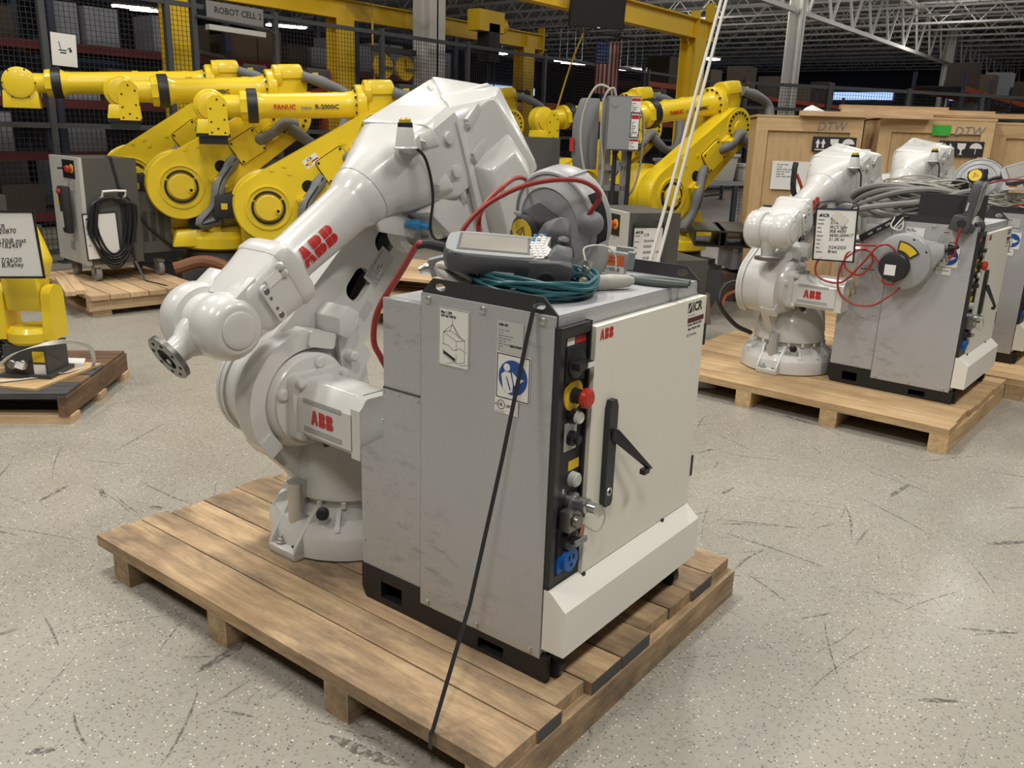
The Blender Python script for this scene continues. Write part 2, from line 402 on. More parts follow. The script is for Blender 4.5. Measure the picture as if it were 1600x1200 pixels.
# ------------------------------------------------------------------ floor
def floor_mat():
    m, nt, b = _new('floor_epoxy'); L = nt.links; N = nt.nodes.new
    tc = N('ShaderNodeTexCoord')
    def noise(scale, detail, rough=.6, map_=None, dist=0):
        n = N('ShaderNodeTexNoise'); n.inputs['Scale'].default_value = scale; n.inputs['Detail'].default_value = detail; n.inputs['Roughness'].default_value = rough; n.inputs['Distortion'].default_value = dist
        if map_:
            mp = N('ShaderNodeMapping'); mp.inputs['Scale'].default_value = map_[0]; mp.inputs['Rotation'].default_value = (0, 0, R(map_[1])); L.new(tc.outputs['Object'], mp.inputs['Vector']); L.new(mp.outputs['Vector'], n.inputs['Vector'])
        else: L.new(tc.outputs['Object'], n.inputs['Vector'])
        return n
    def ramp(src, p0, c0, p1, c1):
        r = N('ShaderNodeValToRGB'); e = r.color_ramp.elements; e[0].position = p0; e[1].position = p1; e[0].color = c4(c0); e[1].color = c4(c1); L.new(src, r.inputs['Fac']); return r.outputs['Color']
    def mix(fac, a, col):
        x = N('ShaderNodeMix'); x.data_type = 'RGBA'; L.new(fac, x.inputs[0]); L.new(a, x.inputs[6]); x.inputs[7].default_value = c4(col); return x.outputs[2]
    W, K = (1, 1, 1), (0, 0, 0)
    base = ramp(noise(.9, 8, .65).outputs['Fac'], .3, (.30, .281, .238), .7, (.375, .351, .30))
    base = mix(ramp(noise(5, 9, .75).outputs['Fac'], .52, K, .75, (.35,)*3), base, (.265, .245, .205))
    v = N('ShaderNodeTexVoronoi'); v.inputs['Scale'].default_value = 95; L.new(tc.outputs['Object'], v.inputs['Vector'])
    dn = noise(240, 2)
    def fleck(seed_out, lo, hi, size):
        a = N('ShaderNodeMath'); a.operation = 'LESS_THAN'; a.inputs[1].default_value = size; L.new(v.outputs['Distance'], a.inputs[0])
        s = N('ShaderNodeSeparateColor'); L.new(v.outputs['Color'], s.inputs[0])
        g = N('ShaderNodeMath'); g.operation = 'GREATER_THAN'; g.inputs[1].default_value = lo; L.new(s.outputs[seed_out], g.inputs[0])
        mm = N('ShaderNodeMath'); mm.operation = 'MULTIPLY'; L.new(a.outputs[0], mm.inputs[0]); L.new(g.outputs[0], mm.inputs[1]); return mm.outputs[0]
    base = mix(fleck(0, .68, 1, .25), base, (.07, .062, .055))
    base = mix(fleck(1, .80, 1, .24), base, (.78, .75, .68))
    v2 = N('ShaderNodeTexVoronoi'); v2.inputs['Scale'].default_value = 150; L.new(tc.outputs['Object'], v2.inputs['Vector'])
    sp = N('ShaderNodeSeparateColor'); L.new(v2.outputs['Color'], sp.inputs[0])
    g2 = ramp(sp.outputs[0], .8, K, .95, (.5,)*3); base = mix(g2, base, (.17, .155, .13))
    for ang, sc_, th in ((25, (1.2, 16, 1), .66), (-50, (1.0, 14, 1), .67), (80, (.8, 12, 1), .68)):
        f = ramp(noise(1.0, 5, .7, (sc_, ang), .4).outputs['Fac'], th, K, th+.06, (.8,)*3); base = mix(f, base, (.10, .088, .072))
    L.new(base, b.inputs['Base Color'])
    rr = N('ShaderNodeMapRange'); rr.inputs[3].default_value = .22; rr.inputs[4].default_value = .5
    L.new(noise(3, 6).outputs['Fac'], rr.inputs[0]); L.new(rr.outputs[0], b.inputs['Roughness'])
    bp = N('ShaderNodeBump'); bp.inputs['Strength'].default_value = .22; bp.inputs['Distance'].default_value = .004
    L.new(noise(38, 4).outputs['Fac'], bp.inputs['Height']); L.new(bp.outputs['Normal'], b.inputs['Normal'])
floor_mat()
FLOOR = structure(MB().bx(-14, 62, -16, 42, -.05, 0).out('floor', 'floor_epoxy'))
# scuffs and skid marks worn into the paint
def scuff_mat():
    m, nt, b = _new('scuff'); L = nt.links; N = nt.nodes.new
    tc = N('ShaderNodeTexCoord'); n = N('ShaderNodeTexNoise'); n.inputs['Scale'].default_value = 55; n.inputs['Detail'].default_value = 5; n.inputs['Roughness'].default_value = .7
    L.new(tc.outputs['Object'], n.inputs['Vector'])
    r = N('ShaderNodeValToRGB'); r.color_ramp.elements[0].position = .40; r.color_ramp.elements[1].position = .62; r.color_ramp.elements[0].color = (0, 0, 0, 1); r.color_ramp.elements[1].color = (.8, .8, .8, 1)
    L.new(n.outputs['Fac'], r.inputs['Fac']); L.new(r.outputs['Color'], b.inputs['Alpha'])
    b.inputs['Base Color'].default_value = (.115, .10, .085, 1); b.inputs['Roughness'].default_value = .55
scuff_mat()
sb_ = MB(); rq = random.Random(17)
def stroke(x, y, a, ln, w, bend, ph=0):
    n = 12; P = []
    for i in range(n+1):
        t = i/n; aa = a+bend*(t-.5); P.append((x, y)); x += ln/n*math.cos(aa); y += ln/n*math.sin(aa)
    rs = []
    for i, (px, py) in enumerate(P):
        t = i/n; ww = w*(.25+.75*math.sin(PI*min(1, max(0, t)))**.6)*rq.uniform(.7, 1.2)/2; aa = a+bend*(t-.5)+PI/2
        rs.append((sb_._v((px+ww*math.cos(aa), py+ww*math.sin(aa), .0008)), sb_._v((px-ww*math.cos(aa), py-ww*math.sin(aa), .0008))))
    for i in range(n): sb_._f((rs[i][0], rs[i][1], rs[i+1][1], rs[i+1][0]))
for k in range(210):
    x = rq.uniform(-1.5, 4.2); y = rq.uniform(-1.6, 5.0)
    if k % 3 == 0: x, y = rq.uniform(-1.1, .3), rq.uniform(-.2, 2.6)
    if k % 3 == 1: x, y = rq.uniform(.4, 2.9), rq.uniform(-1.2, .9)
    big = rq.random() < .22
    stroke(x, y, rq.choice((.6, 2.2, 1.2, -.3))+rq.uniform(-.5, .5), rq.uniform(.05, .22) if big else rq.uniform(.06, .42), rq.uniform(.012, .035) if big else rq.uniform(.003, .009), rq.uniform(-.35, .35))
o = sb_.out('scuff_marks', 'scuff', FLOOR); o['kind'] = 'stuff'
# ------------------------------------------------------------------ pallets
T = .127
def plank_mesh(L, W, H, bev=.003): return MB().box((0, 0, 0), (L, W, H), bev).mesh('plank')
def pallet(label, loc, rz, xb, y0, y1, th, sy, sh, mat, group=None, uneven=0, x0=None, x1=None, smat=None, seed=1, sw=.09, nails=False, ends=None):
    """boards run along local y between the x boundaries xb; bearers run along x at the y positions sy"""
    p = thing('wooden_pallet', label, 'pallet', loc, rz, group); rnd = random.Random(seed)
    for i in range(len(xb)-1):
        a, b = xb[i], xb[i+1]; e0 = y0+rnd.uniform(0, uneven); e1 = y1-rnd.uniform(0, uneven)
        o = link('plank', plank_mesh(e1-e0, b-a-.005, th), mat, p)
        o.location = ((a+b)/2, (e0+e1)/2, sh+th/2-rnd.uniform(0, .002)); o.rotation_euler = (0, 0, PI/2)
        if i in (ends or ()):
            for e_, yy in ((e0, -.0015), (e1, .0015)):
                w_ = MB().box((0, 0, 0), (b-a-.007, .002, th-.004)).out('painted_end', 'grey_dark', o); w_.location = ((e0-e1)/2-.0005 if e_ == e0 else (e1-e0)/2+.0005, 0, 0); w_.rotation_euler = (0, 0, PI/2)
    X0 = xb[0] if x0 is None else x0; X1 = xb[-1] if x1 is None else x1
    me = MB().box((0, 0, 0), (X1-X0-.004, sw, sh), .003).mesh('bearer')
    for ys in sy:
        o = link('bearer', me, smat or mat, p); o.location = ((X0+X1)/2, ys, sh/2)
    return p
# the pallet in front: boards two by lumber, bearers four by four
PA = pallet('worn brown wooden pallet under the front white robot and its cabinet', (0, 0, 0), 0,
            [-.314, -.156, -.056, .075, .221, .374, .522, .659, .797, .939], -.115, 1.58, .038, [-.070, .405, .915, 1.435], .089, 'wood_old', uneven=.03, seed=4, ends=(1, 3, 4, 7))

# ------------------------------------------------------------------ robot controller cabinets
def MX(o, x, y):
    """frame with local x and y axes given"""
    x = Vector(x).normalized(); y = Vector(y); y = (y-x*y.dot(x)).normalized(); z = x.cross(y)
    return Matrix(((x.x, y.x, z.x, o[0]), (x.y, y.y, z.y, o[1]), (x.z, y.z, z.z, o[2]), (0, 0, 0, 1)))
def sticker(parent, name, M, w, h, mat, label=None, t=.0008):
    o = MB(M).box((0, 0, t/2), (w, h, t)).out(name, mat, parent); 
    if label: o['label'] = label
    return o
def lines_block(parent, M, w, rows, size, mat='ink_grey', gap=None, name='print_lines', seed=3):
    rnd = random.Random(seed); b = MB(M); y = 0; gap = gap or size*1.8
    for r in range(rows):
        x = 0
        while x < w*.9:
            l = rnd.uniform(.06, .22)*w
            if x+l > w: break
            b.box((x+l/2, y, .0002), (l, size, .0004)); x += l+w*.04
            if rnd.random() < .25: break
        y -= gap
    return b.out(name, mat, parent)
SIDE = lambda y, z: MX((-.0042, y, z), (0, -1, 0), (0, 0, 1))       # sticker frame on the cabinet's left flank
def controller(label, loc, rz, stickers=True, group=None, full=True):
    c = thing('controller_cabinet', label, 'robot controller', loc, rz, group)
    W = .71
    body = MB(); body.bx(.004, W, .002, .406, .063, .925, .003); body.out('body', 'galv', c)
    MB().prism([(.0, .063), (.406, .063), (.406, .93), (.0, .93)], -.003, .004, MX((0, 0, 0), (0, 1, 0), (0, 0, 1)), .0015).out('side_panel', 'galv', c)
    MB().bx(.004, W, .406, .548, .657, .897, .003).out('upper_rear_housing', 'galv', c)
    MB().prism([(.406, .104), (.639, .104), (.639, .458), (.55, .512), (.55, .654), (.406, .654)], .002, W, MX((0, 0, 0), (0, 1, 0), (0, 0, 1)), .003).out('lower_rear_housing', 'galv', c)
    MB().bx(-.001, .004, .4062, .4088, .104, .905).out('panel_gap_shade', 'grey_dark', c); MB().bx(.0005, .004, .410, .548, .6535, .6575).out('panel_gap_shade', 'grey_dark', c)  # dark strips drawn where only shade marks the gaps between panels
    # plinth with fork slots
    b = MB(); F = MX((0, 0, 0), (0, 1, 0), (0, 0, 1))
    out = [(-.02, .0), (.625, .0), (.641, .03), (.641, .106), (.40, .106), (.40, .072), (-.02, .072)]
    hl = [[(.115, .012), (.2, .012), (.2, .042), (.115, .042)], [(.48, .021), (.563, .021), (.563, .071), (.48, .071)]]
    b.prism(out, -.001, .018, F, holes=hl); b.prism(out, W-.018, W, F, holes=hl)
    b.bx(.018, W-.018, .03, .62, .0, .012); b.bx(.018, W-.018, .6, .62, .0, .1)
    b.bx(.05, W-.05, .21, .47, .0, .06); b.out('plinth', 'black', c)
    b = MB(); b.lathe((.03, -.014, .03), (1, 0, 0), [(.028, 0), (.028, .03)], 16); b.out('caster', 'plastic_black', c)
    b = MB(); b.lathe((W-.07, -.014, .03), (1, 0, 0), [(.028, 0), (.028, .03)], 16); b.out('caster', 'plastic_black', c)
    MB().bx(.006, W-.004, .004, .407, .925, .930, .002).out('top_plate', 'galv', c)
    # lifting brackets with a slot at each end, one per flank
    for x, mx in ((.006, 1), (W-.006, -1)):
        b = MB(MX((x, 0, 0), (0, 1, 0), (0, 0, 1)))
        sl = lambda y: [(y+.017*math.cos(t*PI/8)*(1.1), .948+.010*math.sin(t*PI/8)) for t in range(16)]
        b.prism([(.0, .90), (.41, .90), (.41, .932), (.375, .968), (.04, .968), (.0, .932)], 0, .005, holes=[sl(.352), sl(.052)])
        b.out('lifting_bracket', 'bracket_black', c)
    me = None
    for y in (.032, .206, .38):
        for z in (.916, .076):
            b = MB(); b.lathe((-.003, y, z), (-1, 0, 0), [(.011, 0), (.011, .0012), (.0085, .0014), (.008, .006), (.006, .007)], 8)
            b.out('bolt', 'zinc', c)
    for y, z in ((.545, .643), (.49, .643), (.42, .643), (.55, .56), (.62, .30), (.63, .18)):
        MB().lathe((.002, y, z), (-1, 0, 0), [(.004, 0), (.003, .003)], 6).out('rivet', 'zinc', c)
    # black control strip beside the door
    b = MB(MX((0, 0, 0), (1, 0, 0), (0, 0, 1)))          # u = x, v = z, pushed along -y
    b.prism([(.0, .262), (.126, .262), (.126, .905), (.0, .905)], .0, .015, bev=.003, holes=[[(.022, .285), (.124, .285), (.124, .880), (.022, .880)]])
    b.out('control_strip_frame', 'plastic_black', c)
    MB().bx(.02, .124, -.006, .0, .28, .885).out('control_panel', 'black', c)
    FR = lambda x, z, y=-.0062: MX((x, y, z), (1, 0, 0), (0, 0, 1))
    sticker(c, 'switch_tag', FR(.055, .866), .03, .018, 'label_white'); sticker(c, 'red_tag', FR(.095, .866), .045, .018, 'red')
    # mains switch
    b = MB(); b.bx(.035, .112, -.012, -.006, .77, .855, .003); b.out('switch_plate', 'black_matte', c)
    b = MB(); b.lathe((.072, -.012, .812), (0, -1, 0), [(.034, 0), (.034, .006), (.03, .008)], 24); sw = b.out('mains_switch', 'plastic_black', c)
    b = MB(); b.box((.072, -.030, .812), (.058, .024, .016), .004); b.out('knob', 'plastic_black', sw)
    MB().box((.090, -.0425, .812), (.028, .003, .012), .001).out('pointer', 'label_white', sw)
    # emergency stop
    b = MB(); b.lathe((.074, -.006, .735), (0, -1, 0), [(.038, 0), (.038, .004)], 28); es = b.out('emergency_stop', 'label_yellow', c)
    MB().lathe((.074, -.010, .735), (0, -1, 0), [(.019, 0), (.017, .022)], 20).out('collar', 'black', es)
    MB().lathe((.074, -.030, .735), (0, -1, 0), [(.014, 0), (.020, .005), (.0245, .012), (.0235, .022), (.017, .027)], 24).out('mushroom_head', 'bright_red', es)
    MB().lathe((.074, -.006, .684), (0, -1, 0), [(.019, 0), (.018, .014), (.016, .016)], 20).out('button_ring', 'black', c)
    MB().lathe((.074, -.020, .684), (0, -1, 0), [(.0145, 0), (.0145, .012), (.012, .015)], 20).out('white_button', 'label_white', c)
    sticker(c, 'key_plate', FR(.072, .634), .05, .07, 'label_grey', t=.002)
    MB().lathe((.072, -.008, .630), (0, -1, 0), [(.019, 0), (.018, .012), (.012, .016), (.011, .026)], 20).out('key_switch', 'black', c)
    sticker(c, 'warning_tag', FR(.094, .556), .045, .024, 'label_yellow')
    MB().lathe((.09, -.006, .520), (0, -1, 0), [(.019, 0), (.018, .016), (.014, .020)], 20).out('lamp_button', 'label_grey', c)
    sticker(c, 'pin_mark', FR(.055, .497), .005, .011, 'label_white')
    # round metal plug with its dust cap
    b = MB(); b.lathe((.09, -.006, .462), (0, -1, 0), [(.024, 0), (.024, .012), (.017, .014), (.017, .03), (.019, .032), (.019, .05), (.014, .054), (.013, .075)], 20); b.out('round_connector', 'steel', c)
    b = MB(); b.box((.060, -.028, .430), (.05, .03, .05), .006, seg=2); b.lathe((.06, -.045, .43), (0, -1, 0), [(.017, 0), (.016, .01)], 12); b.out('dust_cap', 'steel_dark', c)
    MB().tube([(.075, -.05, .42), (.11, -.075, .395), (.135, -.08, .425), (.12, -.075, .46)], .0018, 5).out('cap_lanyard', 'cable_lite', c)
    sticker(c, 'paper_tag', MX((.098, -.04, .415), (1, 0, 0), (.2, -.2, 1)), .022, .02, 'paper')
    sticker(c, 'orange_tag', MX((.114, -.03, .392), (1, 0, 0), (.2, -.2, 1)), .012, .055, 'orange_label')
    MB().bx(.03, .118, -.016, -.006, .335, .405, .004).out('selector_plate', 'black_matte', c)
    MB().lathe((.074, -.016, .37), (0, -1, 0), [(.03, 0), (.028, .012), (.012, .016), (.011, .03)], 20).out('selector_switch', 'plastic_black', c)
    MB().box((.082, -.048, .370), (.05, .006, .014), .002).out('selector_knob', 'grey_mid', c)
    # blue service socket
    b = MB(); b.box((.074, -.010, .316), (.075, .008, .075), .004); b.lathe((.074, -.014, .316), (0, -1, 0), [(.031, 0), (.030, .014), (.026, .015)], 24); so = b.out('service_socket', 'blue_bright', c)
    b = MB(); b.box((.065, -.0295, .322), (.004, .001, .014)); b.box((.083, -.0295, .322), (.004, .001, .012)); b.lathe((.074, -.0291, .303), (0, -1, 0), [(.005, 0), (.005, .001)], 10); b.out('socket_holes', 'hole_shade', so)
    # door
    D0, D1, Z0, Z1 = .127, .708, .257, .892
    d = MB().bx(D0, D1, -.028, -.004, Z0, Z1, .0025).out('door', 'cab_white', c)
    DR = lambda x, z: MX((x, -.0282, z), (1, 0, 0), (0, 0, 1))
    abb_logo(DR(.174, .870), .026, 'red_logo', d)
    # sticker of the seller: letters, dark line and small print
    text('ICR', .036, 'ink', DR(.624, .858), d, bold=.03)
    sticker(d, 'logo_mark', DR(.608, .870), .022, .026, 'ink')
    MB(DR(.608, .870)).prism([(-.008, -.011), (.009, .011), (.004, .011), (-.011, -.006)], .0008, .0012).out('logo_slash', 'label_white', d)
    lines_block(d, DR(.599, .848), .09, 1, .002, 'ink_grey')
    sticker(d, 'dark_red_bar', DR(.648, .834), .098, .013, 'maroon')
    text('Service: 905.361.7660', .0095, 'ink', DR(.602, .818), d, bold=.01); text('Sales: 905.361.7660', .0095, 'ink', DR(.606, .806), d, bold=.01)
    lines_block(d, DR(.601, .794), .09, 2, .0022, 'ink_grey', seed=9)
    # swing handle
    b = MB(MX((0, -.028, 0), (1, 0, 0), (0, 0, 1)))
    b.prism([(.190, .43), (.197, .418), (.220, .418), (.227, .43), (.227, .68), (.218, .70), (.195, .70), (.188, .68)], 0, .016, bev=.004)
    h = b.out('door_handle', 'plastic_black', d)
    b = MB(); b.hull([(.199, -.044, .62), (.219, -.044, .62), (.199, -.054, .625), (.219, -.054, .625), (.199, -.046, .600), (.219, -.046, .600),
                      (.338, -.086, .497), (.356, -.086, .489), (.338, -.076, .489), (.356, -.076, .480)], .003)
    b.box((.33, -.075, .486), (.026, .016, .014), .002); b.out('lever', 'plastic_black', h)
    MB().lathe((.208, -.044, .458), (0, -1, 0), [(.012, 0), (.011, .002)], 16).out('lock', 'steel', h)
    MB().lathe((.208, -.0462, .458), (0, -1, 0), [(.005, 0), (.005, .0006)], 10).out('keyhole', 'hole_shade', h)
    for z in (.374, .78): MB().bx(D1, D1+.012, -.030, -.012, z-.032, z+.032, .002).out('hinge', 'black', d)
    for x in (.135, .55): MB().cyl((x, -.032, .253), (x, -.010, .253), .006, n=8).out('door_stop', 'black', c)
    # foot cover
    b = MB(MX((-.002, 0, 0), (0, 1, 0), (0, 0, 1)))
    b.prism([(-.069, .093), (-.004, .093), (-.004, .256), (-.022, .256), (-.069, .216)], 0, .713, bev=.003); b.out('foot_cover', 'bump_white', c)
    if stickers:
        # lifting drawing
        s1 = sticker(c, 'lifting_label', SIDE(.295, .8315), .098, .146, 'label_white')
        b = MB(SIDE(.295, .8315))
        def ln(p, q, w=.0009):
            p, q = Vector((p[0], p[1], .001)), Vector((q[0], q[1], .001)); d = q-p; M = frame((p+q)/2, (0, 0, 1), d); b.box((0, 0, 0), (d.length, w, .0004), M=M)
        for p, q in [((-.047, -.071), (.047, -.071)), ((-.047, .071), (.047, .071)), ((-.047, -.071), (-.047, .071)), ((.047, -.071), (.047, .071)), ((-.004, .055), (-.004, .035)), ((-.004, .035), (-.033, .012)), ((-.004, .035), (.027, .0)), ((-.004, .035), (-.012, .018)), ((-.004, .035), (.018, .003)), ((-.033, .012), (-.01, .018)), ((-.033, .012), (.009, -.006)), ((.009, -.006), (.036, .0)), ((-.01, .018), (.036, .0)), ((-.033, .012), (-.033, -.02)), ((.009, -.006), (.009, -.03)), ((.036, .0), (.036, -.025)), ((-.036, -.018), (-.015, -.02)), ((-.015, -.02), (.0, -.03)), ((.0, -.03), (.02, -.022)), ((.02, -.022), (.042, -.03)), ((-.033, -.03), (-.033, -.045)), ((-.033, -.045), (.009, -.062)), ((.009, -.038), (.009, -.062)), ((.009, -.062), (.036, -.054)), ((.036, -.03), (.036, -.054)), ((-.02, -.066), (.0, -.06)), ((.02, -.064), (.044, -.06))]: ln(p, q)
        b.prism([(-.033, -.034), (.006, -.050), (.006, -.058), (-.033, -.042)], .0008, .0012)
        b.out('line_drawing', 'ink', s1)
        text('Max 1,200\n250 kg/ 550 lb', .0085, 'ink', SIDE(.337, .890)@Matrix.Translation((0, 0, .001)), s1, bold=.03)
        # rating plate
        s2 = sticker(c, 'rating_label', SIDE(.1225, .863), .076, .074, 'label_grey')
        text('ABB AB', .008, 'ink', SIDE(.156, .888)@Matrix.Translation((0, 0, .001)), s2, bold=.03)
        lines_block(s2, SIDE(.156, .878)@Matrix.Translation((0, 0, .001)), .066, 8, .0018, 'ink_grey', gap=.0066)
        text('4600-703073', .0075, 'ink', SIDE(.122, .841)@Matrix.Translation((0, 0, .001)), s2, bold=.03)
        # read the manual sign
        s3 = sticker(c, 'manual_sign', SIDE(.110, .7685), .1, .113, 'label_white')
        F3 = SIDE(.110, .7685)@Matrix.Translation((0, 0, .0008))
        b = MB(F3)
        for u, v, w, h in ((0, .053, .096, .0022), (0, -.053, .096, .0022), (-.047, 0, .0022, .106), (.047, 0, .0022, .106)): b.box((u, v, .0002), (w, h, .0005))
        b.out('sign_border', 'ink', s3)
        MB(F3).lathe((0, 0, 0), (0, 0, 1), [(.042, 0), (.042, .0006)], 40).out('blue_disc', 'blue', s3)
        b = MB(F3@Matrix.Translation((0, 0, .0007)))
        b.lathe((-.018, .023, 0), (0, 0, 1), [(.0095, 0), (.0095, .0004)], 20)
        b.prism([(-.034, .004), (-.024, .012), (-.008, .012), (.002, .0), (.0, -.034), (-.014, -.04), (-.028, -.03)], 0, .0004)
        b.prism([(-.002, .014), (.012, .004), (.034, .0), (.018, -.012), (.004, -.018)], .0005, .0009)
        b.out('reading_figure', 'label_white', s3)
        b = MB(F3@Matrix.Translation((0, 0, .0012)))
        b.prism([(-.006, .01), (-.003, .011), (.006, -.018), (.003, -.02)], 0, .0004); b.prism([(-.02, .0), (-.017, .0), (-.004, -.03), (-.008, -.03)], 0, .0004); b.out('figure_lines', 'blue', s3)
        s4 = sticker(c, 'listing_label', SIDE(.127, .694), .07, .036, 'label_white')
        F4 = SIDE(.127, .694)@Matrix.Translation((0, 0, .001))
        b = MB(F4); n = 28
        b.prism([(.012*math.cos(2*PI*i/n)-.016, .012*math.sin(2*PI*i/n)+.003) for i in range(n)], 0, .0004, holes=[[(.0104*math.cos(2*PI*i/n)-.016, .0104*math.sin(2*PI*i/n)+.003) for i in range(n)]]); b.out('listing_mark', 'ink', s4)
        text('UL', .011, 'ink', F4@Matrix.Translation((-.0235, .0, 0)), s4, bold=.02); text('c', .009, 'ink', F4@Matrix.Translation((-.034, .0, 0)), s4, bold=.02)
        text('LISTED', .0085, 'ink', F4@Matrix.Translation((-.001, .0, 0)), s4, bold=.02)
        lines_block(s4, F4@Matrix.Translation((-.032, -.014, 0)), .06, 1, .0015)
    return c
CAB = controller('galvanised controller cabinet with off-white door on the brown pallet, teal cable on top', (0, 0, T), 0)

# ------------------------------------------------------------------ white six axis robots
def circ(c, r, a0, a1, n): return [(c[0]+r*math.cos(a0+(a1-a0)*i/n), c[1]+r*math.sin(a0+(a1-a0)*i/n)) for i in range(n+1)]
def capsule(c0, r0, c1, r1, n=20):
    """outline round two circles, as polygon"""
    d = math.hypot(c1[0]-c0[0], c1[1]-c0[1]); a = math.atan2(c1[1]-c0[1], c1[0]-c0[0]); b = math.acos(max(-1, min(1, (r0-r1)/d)))
    return circ(c0, r0, a+b, a+2*PI-b, n)+circ(c1, r1, a-b, a+b, n)
def rrect(cx, cy, w, h, r, n=4, ang=0):
    P = []
    for sx, sy, a in ((1, 1, 0), (-1, 1, PI/2), (-1, -1, PI), (1, -1, 1.5*PI)):
        for i in range(n+1):
            t = a+PI/2*i/n; P.append((sx*(w/2-r)+r*math.cos(t), sy*(h/2-r)+r*math.sin(t)))
    c, s = math.cos(ang), math.sin(ang)
    return [(cx+x*c-y*s, cy+x*s+y*c) for x, y in P]
XZ = lambda o=(0, 0, 0): MX(o, (1, 0, 0), (0, 0, 1))    # u=x, v=z, third axis -y
def white_robot(label, loc, rz, lean=41, pitch=-32.4, wrist=-30, turn=-2.5, group=None, lowdetail=False):
    """local x forward, z up; +y is the side with the second motor"""
    r = thing('white_robot', label, 'robot', loc, rz, group)
    W = 'abb_white'
    # base casting
    b = MB(); b.lathe((0, 0, 0), (0, 0, 1), [(.255, 0), (.267, .006), (.267, .072), (.262, .082), (.245, .112), (.205, .116), (.2, .15), (.175, .155)], 48)
    b.bx(-.30, -.12, -.2, .2, 0, .10, .02, seg=2)
    b.out('base', W, r)
    for i in range(14):
        a = 2*PI*(i+.5)/14
        if abs(math.atan2(math.sin(a), math.cos(a))) < .3: continue
        MM = Matrix.Rotation(a, 4, 'Z')
        b = MB(MM); b.hull([(.19, -.007, .11), (.19, .007, .11), (.257, -.008, .10), (.257, .008, .10), (.19, -.006, .158), (.19, .006, .158), (.235, -.007, .135), (.235, .007, .135)]); b.out('rib', W, r)
    # the four feet with pockets
    for a in (0, R(125), R(-125)):
        b = MB(Matrix.Rotation(a, 4, 'Z'))
        b.hull([(.16, -.075, 0), (.16, .075, 0), (.292, -.064, 0), (.292, .064, 0), (.297, -.062, .03), (.297, .062, .03), (.16, -.07, .034), (.16, .07, .034)], .004)
        for s in (-1, 1):
            b.hull([(.17, s*.052, .02), (.292, s*.050, .02), (.17, s*.078, .02), (.294, s*.064, .02), (.20, s*.055, .165), (.17, s*.055, .165), (.20, s*.072, .16), (.17, s*.072, .16), (.288, s*.052, .045), (.29, s*.063, .042)], .004)
        f = b.out('foot', W, r)
        MB(Matrix.Rotation(a, 4, 'Z')).lathe((.27, -.028, .034), (0, 0, 1), [(.018, 0), (.018, .003), (.011, .004), (.011, .012), (.006, .013), (.006, .022)], 8).out('anchor_bolt', 'zinc', f)
        MB(Matrix.Rotation(a, 4, 'Z')).lathe((.265, .03, .0335), (0, 0, 1), [(.009, 0), (.009, .001)], 12).out('bolt_hole', 'hole_shade', f)
    MB().cyl((.222, .0, .035), (.222, 0, .235), .030, n=24).out('stop_cylinder', 'alu', r)
    sticker(r, 'small_label', MX((.2, .03, .13), (0, 1, .0), (-.5, 0, .9)), .04, .02, 'label_white')
    b = MB(); b.lathe((.205, .105, .155), (.6, .55, .15), [(.014, 0), (.016, .01), (.02, .012), (.02, .03), (.012, .034)], 12); b.out('vent_plug', 'black', r)
    still = set(o.name for o in r.children)
    # turret
    b = MB(); b.lathe((0, 0, 0), (0, 0, 1), [(.19, .175), (.205, .182), (.205, .20), (.2, .215), (.188, .29), (.165, .345), (.12, .38), (.05, .39)], 40)
    b.lathe((0, 0, 0), (0, 0, 1), [(.185, .155), (.185, .178)], 40); b.out('turret', 'abb_smooth', r)
    for i in range(16):
        a = 2*PI*i/16; MB().lathe((.203*math.cos(a), .203*math.sin(a), .158), (0, 0, 1), [(.009, 0), (.009, .018), (.006, .022)], 8).out('turret_bolt', W, r)
    J2 = (.175, .503)
    # side frame round the second axis, third axis of XZ is -y so heights are negative
    b = MB(XZ())
    base = [(-.17, .29), (-.185, .22), (.19, .22)]
    out_ = [(.185, .215)]+circ(J2, .204, R(-38), R(120), 20)+[(-.06, .66), (-.085, .62), (-.1, .5), (-.19, .33), (-.19, .215)]
    b.prism(out_, .015, .060, bev=.012, seg=3); b.out('side_frame', W, r)
    # collar with the two end stops
    b = MB(XZ()); A0, A1 = R(-42), R(96); n = 26
    pts = circ(J2, .212, A0, A1, n)+list(reversed(circ(J2, .160, A0, A1, n)))
    b.prism(pts, -.030, .035, bev=.010, seg=3)
    b.prism(rrect(J2[0]+.188*math.cos(R(104)), J2[1]+.188*math.sin(R(104)), .10, .05, .012, ang=R(104-90)), -.045, .045, bev=.008)
    b.prism(rrect(J2[0]+.188*math.cos(R(-38)), J2[1]+.188*math.sin(R(-38)), .05, .065, .008, ang=R(-38)), -.038, .045, bev=.006)
    b.prism([(-.055, .64), (-.09, .60), (-.02, .50), (.03, .56), (.05, .70), (-.02, .70)], -.015, .035, bev=.01)
    b.out('stop_collar', 'abb_smooth', r)
    b = MB(); b.lathe((J2[0], -.035, J2[1]), (0, 1, 0), [(.160, 0), (.160, .040), (.153, .050), (.148, .070), (.138, .080), (.138, .090), (.1, .094)], 48); b.out('gearbox_flange', 'abb_smooth', r)
    for a in (100, 20, 190, 250):
        MB().lathe((J2[0]+.122*math.cos(R(a)), .05, J2[1]+.122*math.sin(R(a))), (0, 1, 0), [(.02, 0), (.019, .012), (.013, .016)], 16).out('flange_boss', W, r)
    MB().lathe((J2[0]-.165, .0, J2[1]+.11), (0, 1, 0), [(.02, 0), (.018, .05), (.012, .054)], 14).out('flange_boss', W, r)
    # motor of the second axis
    FM = MX((J2[0], .055, J2[1]), (1, 0, 0), (0, 0, 1))@Matrix.Diagonal((1, 1, -1, 1))
    b = MB(FM); q = .0885; b.prism(rrect(0, 0, .205, .205, .03), 0, .035, bev=.005); b.out('motor_flange', W, r)
